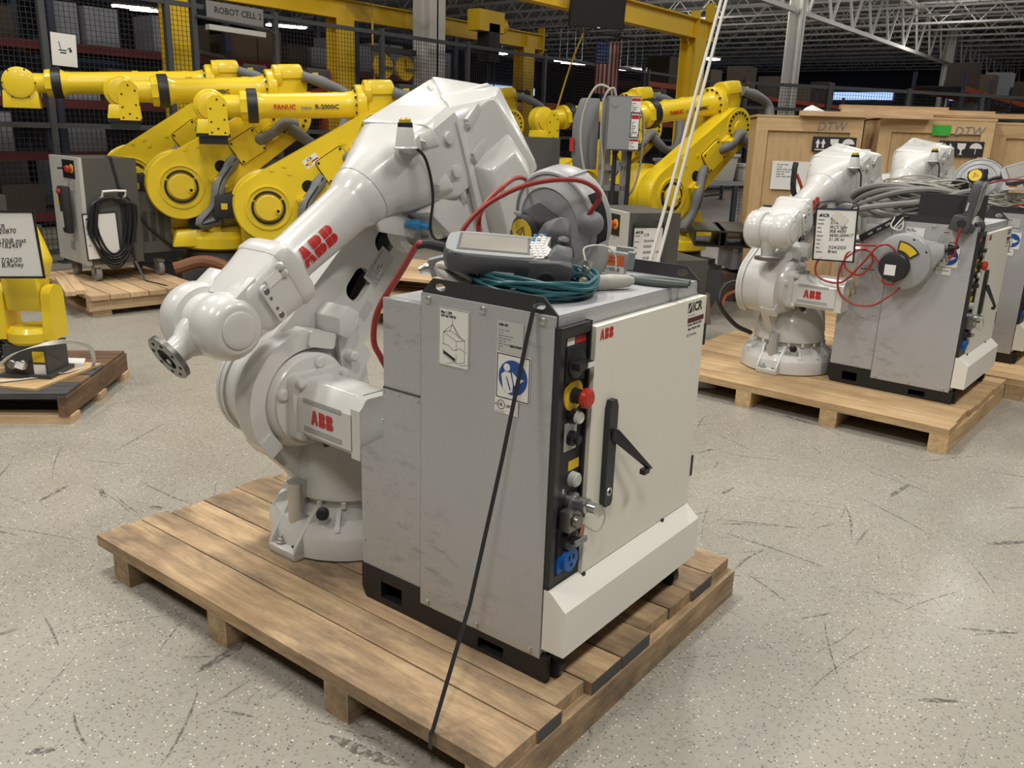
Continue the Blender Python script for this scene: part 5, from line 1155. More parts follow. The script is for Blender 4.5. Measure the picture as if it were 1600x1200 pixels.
    MB(UF).lathe((0, 0, (e-.025)*sf), (0, 0, sf), [(.128, -.014), (.134, -.010), (.134, .062), (.126, .066)], 36).out('black_collar', 'black', r)
    b = MB(UF); b.lathe((0, 0, (e+.035)*sf), (0, 0, sf), [(.120, 0), (.122, .01), (.118, .055), (.09, .06), (.086, .075), (.086, .17), (.08, .20)], 32); b.out('wrist_tube', Y, r)
    MB(UF).box((.118, 0, (e+.07)*sf), (.018, .10, .05), .006).out('wrist_pad', Y, r)
    for t in (.3, .52, .75):
        if t < e-.2: MB(UF).box((0, .100, t*sf), (.05, .012, .05), .004).out('forearm_boss', Y, r)
    Wc = UF@Vector((0, 0, FL*sf))
    if head == 0:
        b = MB(); b.lathe(Wc+Vector((0, -.12, 0)), (0, 1, 0), [(.085, 0), (.125, .015), (.130, .03), (.130, .13), (.12, .145), (.115, .15)], 36); b.out('wrist_drum', Y, r)
        MB().lathe(Wc+Vector((0, .022, 0)), (0, 1, 0), [(.108, 0), (.11, .006), (.10, .02), (.07, .03)], 32).out('drum_ring', Y2, r)
        b = bolts_arc(MX(Wc+Vector((0, .03, 0)), (1, 0, 0), (0, 0, 1))@Matrix.Rotation(PI, 4, 'X'), .096, R(20), R(160), 12, .010, .012); b.out('bolt_ring', 'black', r)['kind'] = 'stuff'
        F2 = MX(Wc+Vector((-.05, .085, -.02)), (1, 0, 0), (0, 0, 1))
        pl = [(-.075, -.20), (.075, -.20), (.075, .03)]+[(.075*math.cos(t*PI/10), .03+.075*math.sin(t*PI/10)) for t in range(1, 10)]+[(-.075, .03)]
        b = MB(F2); b.prism(pl, -.015, .05, bev=.006); fp = b.out('wrist_plate', Y, r)
        for u, v in ((0, .07), (-.05, .03), (.05, -.0), (-.05, -.08), (.05, -.10), (0, -.15), (-.05, -.18), (.05, -.18)): MB(F2).lathe((u, v, -.015), (0, 0, -1), [(.008, 0), (.007, .004)], 8).out('plate_screw', 'black', fp)
        b = MB(); b.hull([Wc+Vector(q) for q in ((-.13, -.11, -.10), (.10, -.11, -.10), (-.13, .08, -.10), (.10, .08, -.10), (-.14, -.11, -.21), (.12, -.11, -.21), (-.14, .09, -.21), (.12, .09, -.21))], .008); b.out('wrist_body', Y, r)
        b = MB(); b.bx(Wc.x-.12, Wc.x+.10, -.10, .08, Wc.z-.29, Wc.z-.21, .006); b.bx(Wc.x-.14, Wc.x+.12, -.12, .09, Wc.z-.235, Wc.z-.212, .004); b.out('tool_plate', 'black', r)
    else:
        b = MB(); b.lathe(Wc+Vector((-.02, -.10, 0)), (0, 1, 0), [(.10, 0), (.135, .02), (.140, .05), (.140, .17), (.128, .175), (.124, .20), (.10, .21)], 40); b.out('wrist_drum', Y, r)
        b = bolts_arc(MX(Wc+Vector((-.02, .10, 0)), (1, 0, 0), (0, 0, 1))@Matrix.Rotation(PI, 4, 'X'), .130, 0, 2*PI*.85, 6, .008, .008); b.out('bolt_ring', 'black', r)['kind'] = 'stuff'
        b = MB(); b.hull([Wc+Vector(q) for q in ((-.16, -.10, -.06), (.12, -.10, -.06), (-.16, .08, -.06), (.12, .08, -.06), (-.17, -.10, -.21), (.13, -.10, -.21), (-.17, .09, -.21), (.13, .09, -.21))], .008); b.out('wrist_body', Y, r)
    if text_:
        for (tx, col, off, sz) in text_:
            TF = UF@MX((.100, -.028, 0), (0, 0, -sf), (0, 1, 0))
            text(tx, sz, col, TF@Matrix.Translation((off, 0, .004)), r, bold=.02, ext=.001)
    # dress pack: sleeved hose from the carousel over the arm to the elbow
    A = lambda u, v, w: AF@Vector((u, v, Zp(w)))
    pth = [Vector((.10, .20, z0+.36)), Vector((.05, .30, z0+.40)), A(-.05, .32, .08), A(.12, .26, .10), A(.27, .13, .11), A(.40, .08, .06), A(.50, .04, .03)]
    MB().tube(pth, lambda t: .048+.006*math.sin(t*23), 12).out('hose_sleeve', 'hose_grey', r)
    MB().tube([p+Vector((0, .048, 0)) for p in pth], .007, 5).out('sleeve_seam', 'black', r)
    pth = [A(.74, .02, .03), A(.80, .03, .08), A(.88, .03, .11), A(1.0, .02, .10), A(1.08, .08, .06)]
    MB().tube(pth, lambda t: .045+.005*math.sin(t*19), 12).out('hose_sleeve', 'hose_grey', r)
    q = [A(1.02, .06, .08), A(1.12, .30, .10), A(1.30, .36, .08), UF@Vector((.16, -.10, -.55*sf)), UF@Vector((.16, .04, -.34*sf)), UF@Vector((.14, .10, -.16*sf))]
    MB().tube(q, lambda t: .046+.004*math.sin(t*25), 12).out('hose_sleeve', 'hose_grey', r)
    return r
TX = [('FANUC', 'red_logo', -.80, .052), ('Robot', 'ink_grey', -.585, .032), ('R-2000iC', 'ink', -.475, .050)]
YR3 = yellow_robot('nearest yellow heavy robot of the left row, maker name on its forearm', (2.846, 4.794, .786), -56, 56, -2.5, text_=TX, seller=True)
YR2 = yellow_robot('middle yellow heavy robot of the left row', (2.547, 5.534, .915), -62, 57, -3.5, text_=[('R-2000iC', 'ink', -.62, .045)])
YR1 = yellow_robot('furthest yellow heavy robot of the left row, long forearm ending at the picture edge', (2.81, 6.75, .92), -59, 52.5, -3.0, FL=1.73, head=1)
YR6 = yellow_robot('yellow heavy robot standing left of the plywood crates', (5.904, 2.778, .90), -74, 53, -8, text_=TX, zfloor=.13)
YR5 = yellow_robot('yellow heavy robot half hidden behind the grey switch box', (6.32, 4.0, .90), -74, 55, -8)
YR4 = yellow_robot('yellow heavy robot hidden behind the front white robot housing', (6.3, 5.9, .90), -74, 55, -6)
# ------------------------------------------------------------------ left side: grey controller on casters, small robot, sheets
def grey_controller(label, loc, rz, h=.84, casters=True, group=None, W_=.42):
    """x runs along the dark flank, y along the pale front; origin at the near lower corner between them"""
    c = thing('robot_controller', label, 'robot controller', loc, rz, group)
    W, D = W_, .60; zb = .14 if casters else 0
    MB().bx(0, W, 0, D, zb, zb+h, .006).out('cabinet', 'cab_dark', c)
    MB().bx(-.028, 0, .0, D, zb, zb+h+.004, .004).out('front_door', 'cab_light', c)
    MB().bx(W, W+.27, .04, D-.04, zb+.06, zb+h*.66, .006).out('heat_exchanger', 'cab_dark', c)
    FX = lambda y, z: MX((-.0285, y, z), (0, -1, 0), (0, 0, 1))
    sticker(c, 'operator_panel', FX(.20, zb+h-.09), .24, .14, 'black', t=.004)
    MB().lathe((-.033, .13, zb+h-.085), (-1, 0, 0), [(.035, 0), (.035, .004)], 20).out('stop_plate', 'label_yellow', c)
    MB().lathe((-.037, .13, zb+h-.085), (-1, 0, 0), [(.014, 0), (.014, .016), (.026, .02), (.027, .036), (.02, .042)], 18).out('stop_button', 'bright_red', c)
    MB().lathe((-.033, .25, zb+h-.085), (-1, 0, 0), [(.02, 0), (.018, .02), (.008, .022), (.008, .06)], 14).out('mode_switch', 'black', c)
    sticker(c, 'yellow_label', FX(.50, zb+h-.36), .06, .06, 'label_yellow')
    sticker(c, 'rating_plate', FX(.28, zb+.13), .09, .07, 'grey_mid')
    for i, x in enumerate((W-.07, W-.14)):
        b = MB()
        for k in range(26): b.box((x, -.001, zb+h*.20+k*.0125), (.042, .004, .004))
        b.out('vent_louvre', 'black', c)
    # the smaller vents in the side box
    for x in (W+.05, W+.12, W+.19):
        b = MB()
        for k in range(20): b.box((x, .039, zb+.16+k*.0125), (.042, .004, .004))
        b.out('vent_louvre', 'black', c)
    if casters:
        for x, y in ((.06, .08), (W+.16, .08), (.06, D-.10), (W+.16, D-.1)):
            MB().lathe((x-.02, y, .062), (1, 0, 0), [(.06, 0), (.062, .006), (.062, .034), (.06, .04)], 24).out('caster_wheel', 'grey_mid', c)
            b = MB(); b.box((x, y, .125), (.06, .09, .02)); b.box((x-.027, y, .09), (.005, .05, .07)); b.box((x+.027, y, .09), (.005, .05, .07)); b.out('caster_fork', 'steel', c)
    return c
LB = Vector((1.86, 5.78, .165)); lrz = R(-6)
LC = grey_controller('dark grey controller on casters with black cable hung on its flank', LB, lrz, h=.83)
LM = Matrix.Translation(LB)@Matrix.Rotation(lrz, 4, 'Z')
# its pendant, cable loop, tie bar and sheet
p = placed('control_pendant', 'black control pendant hooked on the pale front of the dark controller', 'teach pendant', LM@MX((-.055, .20, .58), (0, -1, 0), (0, 0, 1)))
b = MB(); b.hull([(-.07, .17, 0), (.07, .17, 0), (-.07, .17, .06), (.06, .17, .06), (-.06, -.20, 0), (.06, -.20, 0), (-.05, -.20, .05), (.05, -.20, .05)], .015); b.out('case', 'black_matte', p)
MB().box((-.03, -.09, .056), (.06, .12, .006), .002).out('key_field', 'label_grey', p); MB().lathe((.0, .13, .06), (0, 0, 1), [(.02, 0), (.02, .02)], 14).out('stop_knob', 'bright_red', p)
cpts = []
for k in range(7):
    w = .115+.012*k; hh = .36+.018*((k*5) % 7)
    for i in range(16):
        a = PI/2+2*PI*i/16; cpts.append(LM@Vector((.17+w*math.cos(a)*(1.1 if math.sin(a) < 0 else .8), -.035-.006*(k % 3), .60+(hh*.16 if math.sin(a) > 0 else hh*1.05)*math.sin(a))))
tag(MB().tube(cpts, .0085, 6, k=2).out('hung_cable', 'black'), 'black cable hung in long loops on the dark controller flank', 'cable')
o = MB(LM).tube([(.11, -.01, .66), (.11, -.05, .68), (.11, -.07, .72), (.20, -.07, .725), (.29, -.07, .72), (.29, -.05, .68), (.29, -.01, .66)], .009, 8, smooth=False)  .out('cable_hanger', 'label_white'); tag(o, 'white bow hanger carrying the black cable loops', 'hanger')
info_sheet('information sheet behind black cable loops on the dark controller', LM@MX((.09, -.022, .37), (1, .0, .03), (0, 0, 1)), .26, .36, [('Customer:', ''), ('Make:', ''), ('Serial:', '')], True, top=False)
tag(ribbon([LM@Vector(q) for q in ((.22, .10, .98), (.22, -.008, .975), (.26, -.012, .75), (.50, .030, .40), (.70, .02, .22))], .02, .002, 'tie_strap', 'black', wdir=(.9, -.4, 0)), 'black strap running slantwise down the dark controller', 'strap')
tag(ribbon([LM@Vector(q) for q in ((.26, -.012, .75), (.34, -.016, .15), (.36, -.12, .0), (.37, -.25, .002), (.38, -.40, .004), (.385, -.47, .0), (.386, -.475, -.10))], .02, .002, 'tie_strap', 'black', wdir=(.9, -.4, 0)), 'black strap over the pallet edge below the dark controller', 'strap')
# pallet under it: boards run along the flank, two boards doubled
pp = thing('wooden_pallet', 'pale double-deck pallet carrying the dark controller', 'pallet', (1.56, 5.28, 0), R(-9))
for i in range(6):
    o = link('plank', plank_mesh(1.3, .135, .035), 'wood_pale', pp); o.location = (.07+i*.145, .62, .1475); o.rotation_euler = (0, 0, PI/2)
for y in (.03, .62, 1.2):
    o = link('bearer', MB().box((0, 0, 0), (.88, .06, .085), .003).mesh('bearer'), 'wood_pale', pp); o.location = (.435, y, .0875)
for x in (.09, .78):
    for z in (.0125, .034):
        o = link('foot_board', MB().box((0, 0, 0), (1.2, .14, .02), .003).mesh('foot_board'), 'wood_pale', pp); o.location = (x, .62, z); o.rotation_euler = (0, 0, PI/2)
for k in range(2):
    o = link('loose_board', MB().box((0, 0, 0), (.75, .07, .03), .003).mesh('loose_board'), 'wood_pale'); o.location = (1.60+k*.085, 5.72+.02*k, .18); o.rotation_euler = (0, 0, R(70))
    tag(o, ['loose slat lying at the left end of the double-deck pallet', 'loose slat lying beside the controller caster'][k], 'board')
# more pallets and coils at the feet of the yellow row
for i, (x, y, a, lb) in enumerate(((2.55, 4.55, 34, 'pale pallet under the nearest yellow robot of the left row'), (2.15, 5.9, 30, 'pale pallet under the middle yellow robot of the left row'), (2.6, 7.3, 31, 'pale pallet under the furthest yellow robot of the left row'))): pass
for i, (x, y, z) in enumerate(((2.42, 5.02, .13), (2.62, 4.78, .13))):
    cp_ = coil_points((x, y), .19, .19, 9, z-.10, .16, .05, 60+i)
    tag(MB().tube(cp_, .012, 6, k=2).out('black_cable', 'black'), ['coil of black cable left of the nearest yellow robot base', 'coil of black cable beside the brown hose'][i], 'cable')
tag(MB().tube([(2.36, 4.72, .05), (2.44, 4.74, .30), (2.36, 4.98, .38), (2.16, 5.10, .33)], .05, 10).out('brown_hose', 'brown_hose'), 'brown flexible hose bending up between the black coils', 'hose')

# ------------------------------------------------------------------ small yellow robot on the dark pallet
SP = Vector((.30, 3.085, 0)); srz = math.atan2(.68, .73)
SM = Matrix.Translation(SP)@Matrix.Rotation(srz, 4, 'Z')
sp = thing('wooden_pallet', 'dark stained pallet with blue boards under the small yellow robot', 'pallet', SP, srz)
for x0, x1, m in ((.0, .19, 'wood_blue'), (.20, .33, 'wood_dark'), (.34, .50, 'wood_blue'), (.51, .66, 'wood_dark'), (.67, .84, 'wood_dark')):
    o = link('plank', plank_mesh(1.12, x1-x0, .03), m, sp); o.location = ((x0+x1)/2, .54, .140); o.rotation_euler = (0, 0, PI/2)
for y in (.015, .55, 1.07):
    o = link('side_beam', MB().box((0, 0, 0), (.86, .045, .10), .004).mesh('side_beam'), 'wood_dark', sp); o.location = (.42, y-.02, .09); 
for x in (.05, .42, .79):
    o = link('foot_board', MB().box((0, 0, 0), (1.14, .10, .04), .003).mesh('foot_board'), 'wood_pale', sp); o.location = (x, .53, .02); o.rotation_euler = (0, 0, PI/2)
o = MB().box((0, 0, 0), (.50, .62, .012), .002).out('plywood_sheet', 'ply'); o.location = SM@Vector((.36, .36, .162)); o.rotation_euler = (0, 0, srz+R(-16)); tag(o, 'thin plywood sheet under the small yellow robot', 'board')
RS = SM@Vector((.33, .24, .168)); rr_ = thing('small_robot', 'small yellow robot with black base standing on the dark pallet', 'robot', RS, R(-53))
b = MB(); b.bx(-.11, .11, -.10, .10, 0, .165, .012); b.bx(-.13, .13, -.12, .12, 0, .02, .004); b.out('base', 'grey_dark', rr_)
for x in (-.055, .0): MB().lathe((x, -.10, .075), (0, -1, 0), [(.024, 0), (.024, .03), (.018, .035)], 14).out('base_socket', 'steel_dark', rr_)
sticker(rr_, 'yellow_plate', MX((.068, -.1005, .11), (1, 0, 0), (0, 0, 1)), .06, .055, 'label_yellow'); sticker(rr_, 'type_plate', MX((.068, -.1005, .045), (1, 0, 0), (0, 0, 1)), .06, .05, 'label_white')
b = MB(); b.lathe((0, 0, .165), (0, 0, 1), [(.105, 0), (.118, .015), (.118, .06), (.10, .085)], 32); b.out('turntable', 'yellow', rr_)
for s_ in (-1, 1):
    b = MB(MX((s_*.118, 0, 0), (0, 1, 0), (0, 0, 1))); b.prism([(-.075, .19), (.075, .19), (.066, .40)]+[(.066*math.cos(t*PI/10), .40+.066*math.sin(t*PI/10)) for t in range(1, 10)]+[(-.066, .40)], -.024, .024, bev=.010, seg=3); b.out('shoulder_cheek', 'yellow', rr_)
b = MB(); b.hull([(-.092, -.06, .33), (.092, -.06, .33), (-.092, .06, .33), (.092, .06, .33), (-.10, -.07, .50), (.085, -.07, .50), (-.10, .07, .50), (.085, .07, .50), (-.10, -.05, .66), (.05, -.05, .66), (-.10, .05, .66), (.05, .05, .66)], .02); b.out('upper_arm', 'yellow', rr_)
b = MB(); b.hull([(.03, -.06, .56), (.10, -.06, .50), (.03, .06, .56), (.10, .06, .50), (.02, -.06, .76), (.06, -.06, .76), (.02, .06, .76), (.06, .06, .76), (.125, -.05, .58), (.125, .05, .58)], .02); b.out('elbow', 'yellow', rr_)
SM2 = MX((.235, 3.31, .855), (.62, -.78, .03), (.0, -.06, 1))
info_sheet('handwritten information sheet in front of the small yellow robot', SM2, .30, .31, [('', 'ICR'), ('_____', '720870'), ('____', ''), ('_____', 'R30iB mat'), ('______', 'F182459'), ('____', ''), ('_____', ''), ('____', '7/26/20'), ('_____', 'B.Rahey')], True, top=False)
tag(ribbon([SM@Vector(q) for q in ((.05, .42, .160), (.07, .36, .22), (.10, .25, .32), (.16, .12, .36), (.26, .03, .35), (.38, -.01, .29), (.44, .0, .20), (.46, .02, .160))], .022, .002, 'white_strap', 'strap_white', wdir=(1, 0, .2), smooth=True), 'white plastic strap bowed up over the dark pallet', 'strap')
tag(ribbon([SM@Vector(q) for q in ((.10, .70, .172), (.12, .40, .180), (.18, .25, .175), (.30, .10, .174), (.50, .03, .165))], .022, .002, 'white_strap', 'strap_white', wdir=(1, 0, 0), smooth=True), 'white plastic strap lying flat on the dark pallet', 'strap')
o = MB().box((0, 0, 0), (.14, .09, .02), .004).out('paper_packet', 'paper'); o.location = SM@Vector((.50, .12, .176)); o.rotation_euler = (.1, .05, srz+.3); tag(o, 'white paper packet behind the small robot base', 'paper')
o = MB().box((0, 0, 0), (.05, .04, .03), .004).out('paper_packet', 'paper'); o.location = SM@Vector((.20, .26, .24)); o.rotation_euler = (.3, .2, srz); tag(o, 'white tag tied to the socket of the small robot', 'tag')
tag(MB().tube(coil_points((.28, 3.92), .18, .18, 12, .18, .22, .06, 77), .010, 6, k=2).out('black_cable', 'black'), 'heap of black cable left of the small yellow robot', 'cable')
# another controller peeping in at the left edge
grey_controller('grey controller cut off by the left picture edge', (1.28, 6.85, 0), lrz, h=.79, casters=False)

# ------------------------------------------------------------------ centre: switch box stand, controllers behind the front cabinet
SB = Vector((4.25, 2.50, 0)); sbz = R(-53)
SBM = Matrix.Translation(SB)@Matrix.Rotation(sbz, 4, 'Z')
st = thing('switch_stand', 'aluminium profile stand holding grey switch boxes behind the reel', 'stand', SB, sbz)
for x, y in ((-.05, 0), (.0, .05), (.12, 0)):
    b = MB(); b.bx(x-.02, x+.02, y-.02, y+.02, 0, 1.70, .003)
    for s in (-1, 1): b.bx(x-.004, x+.004, y+s*.0205-.001, y+s*.0205+.001, 0, 1.70)
    b.out('profile', 'alu', st)
for z in (1.05, 1.20): MB().bx(-.07, .16, -.02, .02, z-.02, z+.02, .003).out('cross_profile', 'alu', st)
MB().bx(-.10, .20, -.3, .3, .0, .04, .004).out('stand_foot', 'alu', st)
sb = thing('switch_box', 'grey lever switch box with red and white warning labels', 'switch box', SBM@Vector((.07, -.02, 1.33)), sbz)
MB().bx(-.11, .13, -.14, -.005, 0, .385, .01).out('enclosure', 'grey_paint', sb); MB().bx(-.10, .06, -.150, -.14, .01, .375, .006).out('cover', 'grey_mid', sb)
FB = lambda x, z: MX((x, -.1405, z), (1, 0, 0), (0, 0, 1))
for z, w, h, m in ((.325, .075, .10, 'label_white'), (.19, .06, .14, 'label_white'), (.115, .05, .025, 'label_white'), (.05, .075, .075, 'label_white')):
    s = sticker(sb, 'warning_label', FB(.095, z), w*.9, h, m, t=.006)
    if h > .07: sticker(s, 'red_band', FB(.095, z+h*.36)@Matrix.Translation((0, 0, .006)), w*.85, h*.2, 'red'); lines_block(s, FB(.095-w*.36, z+h*.1)@Matrix.Translation((0, 0, .007)), w*.7, int(h/.02), .005, 'ink', gap=.014)
for x in (-.03, .08): MB().cyl((x, -.07, 0), (x, -.07, -.06), .022, .016, 14).out('gland', 'black', sb)
for x in (-.03, .08): MB().cyl((x, -.07, -.06), (x, -.07, -1.25), .017, n=10).out('conduit', 'black_matte', sb)
MB().lathe((-.06, -.15, .33), (0, -1, 0), [(.025, 0), (.024, .004)], 14).out('knockout', 'grey_mid', sb)
sb2 = thing('switch_box', 'darker grey switch box with red lever, left of the lever switch box', 'switch box', SBM@Vector((-.22, .16, 1.18)), sbz)
b = MB(); b.hull([(-.03, -.10, 0), (.14, -.10, 0), (-.03, .06, 0), (.14, .06, 0), (.0, -.10, .52), (.14, -.10, .52), (.0, .06, .52), (.14, .06, .52), (-.06, -.10, .12), (-.06, -.10, .36)], .01); b.out('enclosure', 'grey_paint', sb2)
MB().box((-.06, -.115, .18), (.03, .02, .10), .004).out('red_lever', 'bright_red', sb2)
for i, pts in enumerate(([(.0, -.03, 1.66), (-.02, -.06, 1.76), (-.12, -.06, 1.78), (-.20, -.05, 1.62), (-.22, -.05, 1.40), (-.17, -.05, 1.15), (-.08, -.05, .95), (-.03, -.03, .70)], [(.03, -.06, 1.70), (.0, -.07, 1.77), (-.06, -.07, 1.70), (-.07, -.06, 1.45), (-.04, -.06, 1.20), (-.07, -.05, .85)], [(.19, -.06, 1.66), (.24, -.06, 1.55), (.24, -.06, 1.25), (.20, -.05, 1.05), (.14, -.05, .98)])):
    tag(MB(SBM).tube(pts, .009, 7).out('white_cable', 'cable_lite'), ['pale cable arching widest left of the switch boxes', 'pale cable arching over the switch box top and down the profile', 'pale cable bowing out right of the switch box'][i], 'cable')
C2 = Vector((4.72, 2.10, 0)); c2z = R(-33)
grey_controller('grey controller with red stop button and handwritten sheet behind the front cabinet', (3.456, 1.82, 0), c2z, h=.955, casters=False, W_=.38)
M2 = Matrix.Translation((3.456, 1.82, .26))@Matrix.Rotation(c2z, 4, 'Z')
info_sheet('handwritten sheet in black sleeve on the controller behind the pliers', M2@MX((.14, -.012, .47), (1, 0, 0), (0, 0, 1)), .22, .27, [('Customer:', 'ICR'), ('Received:', 'Sanmina'), ('Make:', 'R30iA'), ('Model:', 'R2000iC 165F'), ('Serial No:', 'F135826')], True)
grey_controller('dark controller with slanted operator panel right of the white housing', (4.25, 3.42, 0), c2z, h=1.40, casters=False)
# base of the right yellow robot, fork tubes, dark pallet, flap and sack
pallet('weathered brown pallet under the yellow robot by the crates', (5.0, 1.92, 0), R(20), [0, .18, .36, .54, .72, .90, 1.08, 1.26, 1.44, 1.62, 1.80], 0, 1.6, .03, [.05, .8, 1.55], .10, 'wood_dark', uneven=.02, seed=28)
for i, (x, y) in enumerate(((5.30, 2.12), (5.42, 1.96))):
    o = thing('fork_tube', ['black fork pocket tube at the foot of the yellow robot, left one', 'black fork pocket tube at the foot of the yellow robot, right one'][i], 'steel tube', (x, y, .66), R(-60))
    b = MB(MX((0, 0, 0), (1, 0, 0), (0, 0, 1))); b.prism(rrect(0, 0, .26, .13, .01), -.35, .35, holes=[rrect(0, 0, .235, .105, .006)]); b.out('tube', 'black', o)
o = MB().bx(-.35, .35, -.16, .16, 0, .26, .01).out('steel_block', 'grey_dark'); o.location = (5.12, 2.28, .131); o.rotation_euler = (0, 0, R(-55)); tag(o, 'dark grey steel base block right of the handwritten sheet', 'steel block')
o = MB().hull([(-.2, 0, 0), (.2, 0, 0), (-.18, .02, .3), (.16, .02, .26), (-.2, .02, 0), (.2, .02, 0), (-.18, .035, .3), (.16, .035, .26)]).out('cardboard_flap', 'carton'); o.location = (4.75, 1.98, .0); o.rotation_euler = (R(-20), 0, R(-70)); tag(o, 'brown cardboard flap leaning below the robot base', 'cardboard')
o = MB().ball((0, 0, 0), .12, (1, 1, .95)).out('white_sack', 'label_white'); o.location = (5.62, 2.28, .245); tag(o, 'white plastic bag beside the fork tubes', 'bag')
for i, (x, y, z, m) in enumerate(((6.15, 2.15, 0, 'carton'), (6.2, 2.12, .26, 'carton_grey'), (6.15, 2.16, .46, 'carton'))):
    o = MB().box((0, 0, .1), (.42, .35, .20 if i else .25), .004).out('carton', m); o.location = (x, y, z+.03); o.rotation_euler = (0, 0, R(-50+5*i)); tag(o, ['lowest carton of the stack between yellow robot and crate', 'grey middle carton of the stack between yellow robot and crate', 'topmost carton of the stack between yellow robot and crate'][i], 'carton')
# stacked pale pallets seen under the white housing
for i in range(3):
    pq = pallet(['lowest pale pallet of the stack seen under the white housing', 'middle pale pallet of the stack seen under the white housing', 'topmost pale pallet of the stack seen under the white housing'][i], (3.0+.03*i, 3.15, .13*i), R(12+3*i), [0, .12, .25, .38, .51, .64, .77, .90], 0, 1.1, .022, [.05, .55, 1.05], .10, 'wood_pale', uneven=.01, seed=50+i, sw=.045)
# ropes hanging in front of the right yellow robot
for i, (a, b_) in enumerate((((2.291, 1.205, .01), (4.611, 1.728, 2.98)), ((2.321, 1.164, .01), (4.627, 1.705, 2.98)))):
    a, b_ = Vector(a), Vector(b_)
    tag(MB().tube([a, a.lerp(b_, .35)+Vector((.012, 0, 0)), a.lerp(b_, .7)+Vector((-.01, 0, 0)), b_], .0105, 7).out('hanging_rope', 'rope'), ['pale rope running up in front of the yellow robot, left strand', 'pale rope running up in front of the yellow robot, right strand'][i], 'rope')

# bench with tubs between the right yellow robots
bn = thing('work_bench', 'dark bench with pale tubs behind the right yellow robots', 'bench', (8.0, 4.0, 0), R(-35))
MB().bx(0, 1.6, 0, .6, .88, .92, .004).out('bench_top', 'grey_mid', bn)
for x in (.05, 1.55):
    for y in (.05, .55): MB().bx(x-.03, x+.03, y-.03, y+.03, 0, .88).out('leg', 'fence_grey', bn)
BNM = Matrix.Translation((8.0, 4.0, 0))@Matrix.Rotation(R(-35), 4, 'Z')
for i, (x, w, h) in enumerate(((.3, .42, .24), (.82, .5, .32), (1.3, .3, .2))):
    o = thing('storage_tub', ['pale tub at the left end of the dark bench', 'largest pale tub in the middle of the dark bench', 'small pale tub at the right end of the dark bench'][i], 'tub', BNM@Vector((x, .3, .921)), R(-35))
    MB().hull([(-w/2+.03, -.15, 0), (w/2-.03, -.15, 0), (-w/2+.03, .15, 0), (w/2-.03, .15, 0), (-w/2, -.18, h), (w/2, -.18, h), (-w/2, .18, h), (w/2, .18, h)], .01).out('tub', 'cab_light', o); MB().bx(-w/2-.015, w/2+.015, -.195, .195, h-.02, h+.015, .005).out('lid', 'label_grey', o)
# ------------------------------------------------------------------ guard fence behind the yellow robots
FY = 7.95; FS = 9.0/7.9; fx = lambda x: -1.54+(x+1.54)*FS; FH = 2.64
def fence_panel(x0, x1, z0, z1, y=FY):
    b = MB(); p = .05; t = .0045
    n = int((x1-x0)/p)
    for i in range(1, n): b.box((x0+(x1-x0)*i/n, y, (z0+z1)/2), (t, t, z1-z0))
    m = int((z1-z0)/p)
    for i in range(1, m): b.box(((x0+x1)/2, y, z0+(z1-z0)*i/m), (x1-x0, t, t))
    return b
fe = thing('wire_fence', 'dark wire mesh guard fence behind the yellow robots', 'fence', (0, 0, 0))
posts = [fx(q) for q in (-.6, .8, 2.18, 3.337, 3.615, 4.573, 6.1, 7.66, 9.4, 11.0, 12.5, 14.2, 16)]
pm_ = MB().bx(-.03, .03, -.03, .03, 0, 2.70, .004).mesh('post')
for x in posts:
    o = link('post', pm_, 'fence_grey', fe); o.location = (x, FY, 0)
    o2 = link('base_foot', MB().bx(-.08, .08, -.08, .08, 0, .012).mesh('base_foot'), 'fence_grey', fe); o2.location = (x, FY, 0)
for i in range(len(posts)-1):
    a, b_ = posts[i]+.03, posts[i+1]-.03
    gate = i == 4
    for z in ((.12, 1.35, FH) if not gate else (FH,)):
        MB().bx(a, b_, FY-.02, FY+.02, z-.025, z+.025, .003).out('rail', 'fence_grey', fe)
    if not gate:
        for z0, z1 in ((.14, 1.33), (1.37, FH-.02)):
            o = fence_panel(a, b_, z0, z1, FY+.012).out('wire_mesh', 'wire', fe); o['kind'] = 'stuff'
gt = thing('fence_gate', 'open mesh gate leaf below the cell sign', 'gate', (fx(3.62), FY+.02, 0), R(35))
for x in (.02, .86): MB().bx(x-.02, x+.02, -.02, .02, .1, 2.2, .003).out('gate_stile', 'fence_grey', gt)
for z in (.12, 1.15, 2.18): MB().bx(.02, .86, -.02, .02, z-.02, z+.02, .003).out('gate_rail', 'fence_grey', gt)
o = MB()
for i in range(1, 17): o.box((.02+.84*i/17, 0, 1.15), (.0045, .0045, 2.06))
for i in range(1, 41): o.box((.44, 0, .12+2.06*i/41), (.84, .0045, .0045))
o = o.out('wire_mesh', 'wire', gt); o['kind'] = 'stuff'
sg_ = placed('cell_sign', 'grey sign reading ROBOT CELL 2 hung on the fence', 'sign', MX((fx(4.06), FY-.06, 2.60), (1, 0, -.012), (0, 0, 1)))
MB().box((0, .01, 0), (.75, .19, .006), .002).out('board', 'cable_grey', sg_); text('ROBOT CELL 2', .095, 'ink', Matrix.Translation((-.28, -.012, .0035)), sg_, bold=.02)
o = MB().box((0, 0, 0), (.75, .08, .055), .006).out('rolled_blind', 'cab_light'); o.location = (fx(4.06), FY-.06, 2.43); o.rotation_euler = (0, R(1), 0); tag(o, 'pale roller strip hanging below the cell sign', 'roller')
tag(MB().tube([(fx(3.62), FY-.06, 2.53), (fx(4.45), FY-.06, 2.49), (fx(4.52), FY-.06, 2.45)], .018, 8, smooth=False).out('sign_rail', 'grey_dark'), 'dark round bar under the cell sign', 'bar')
ps = placed('paper_sign', 'white paper sign with black robot drawing on the fence', 'sign', MX((fx(2.325), FY-.045, 2.06), (1, 0, -.035), (.035, 0, 1)))
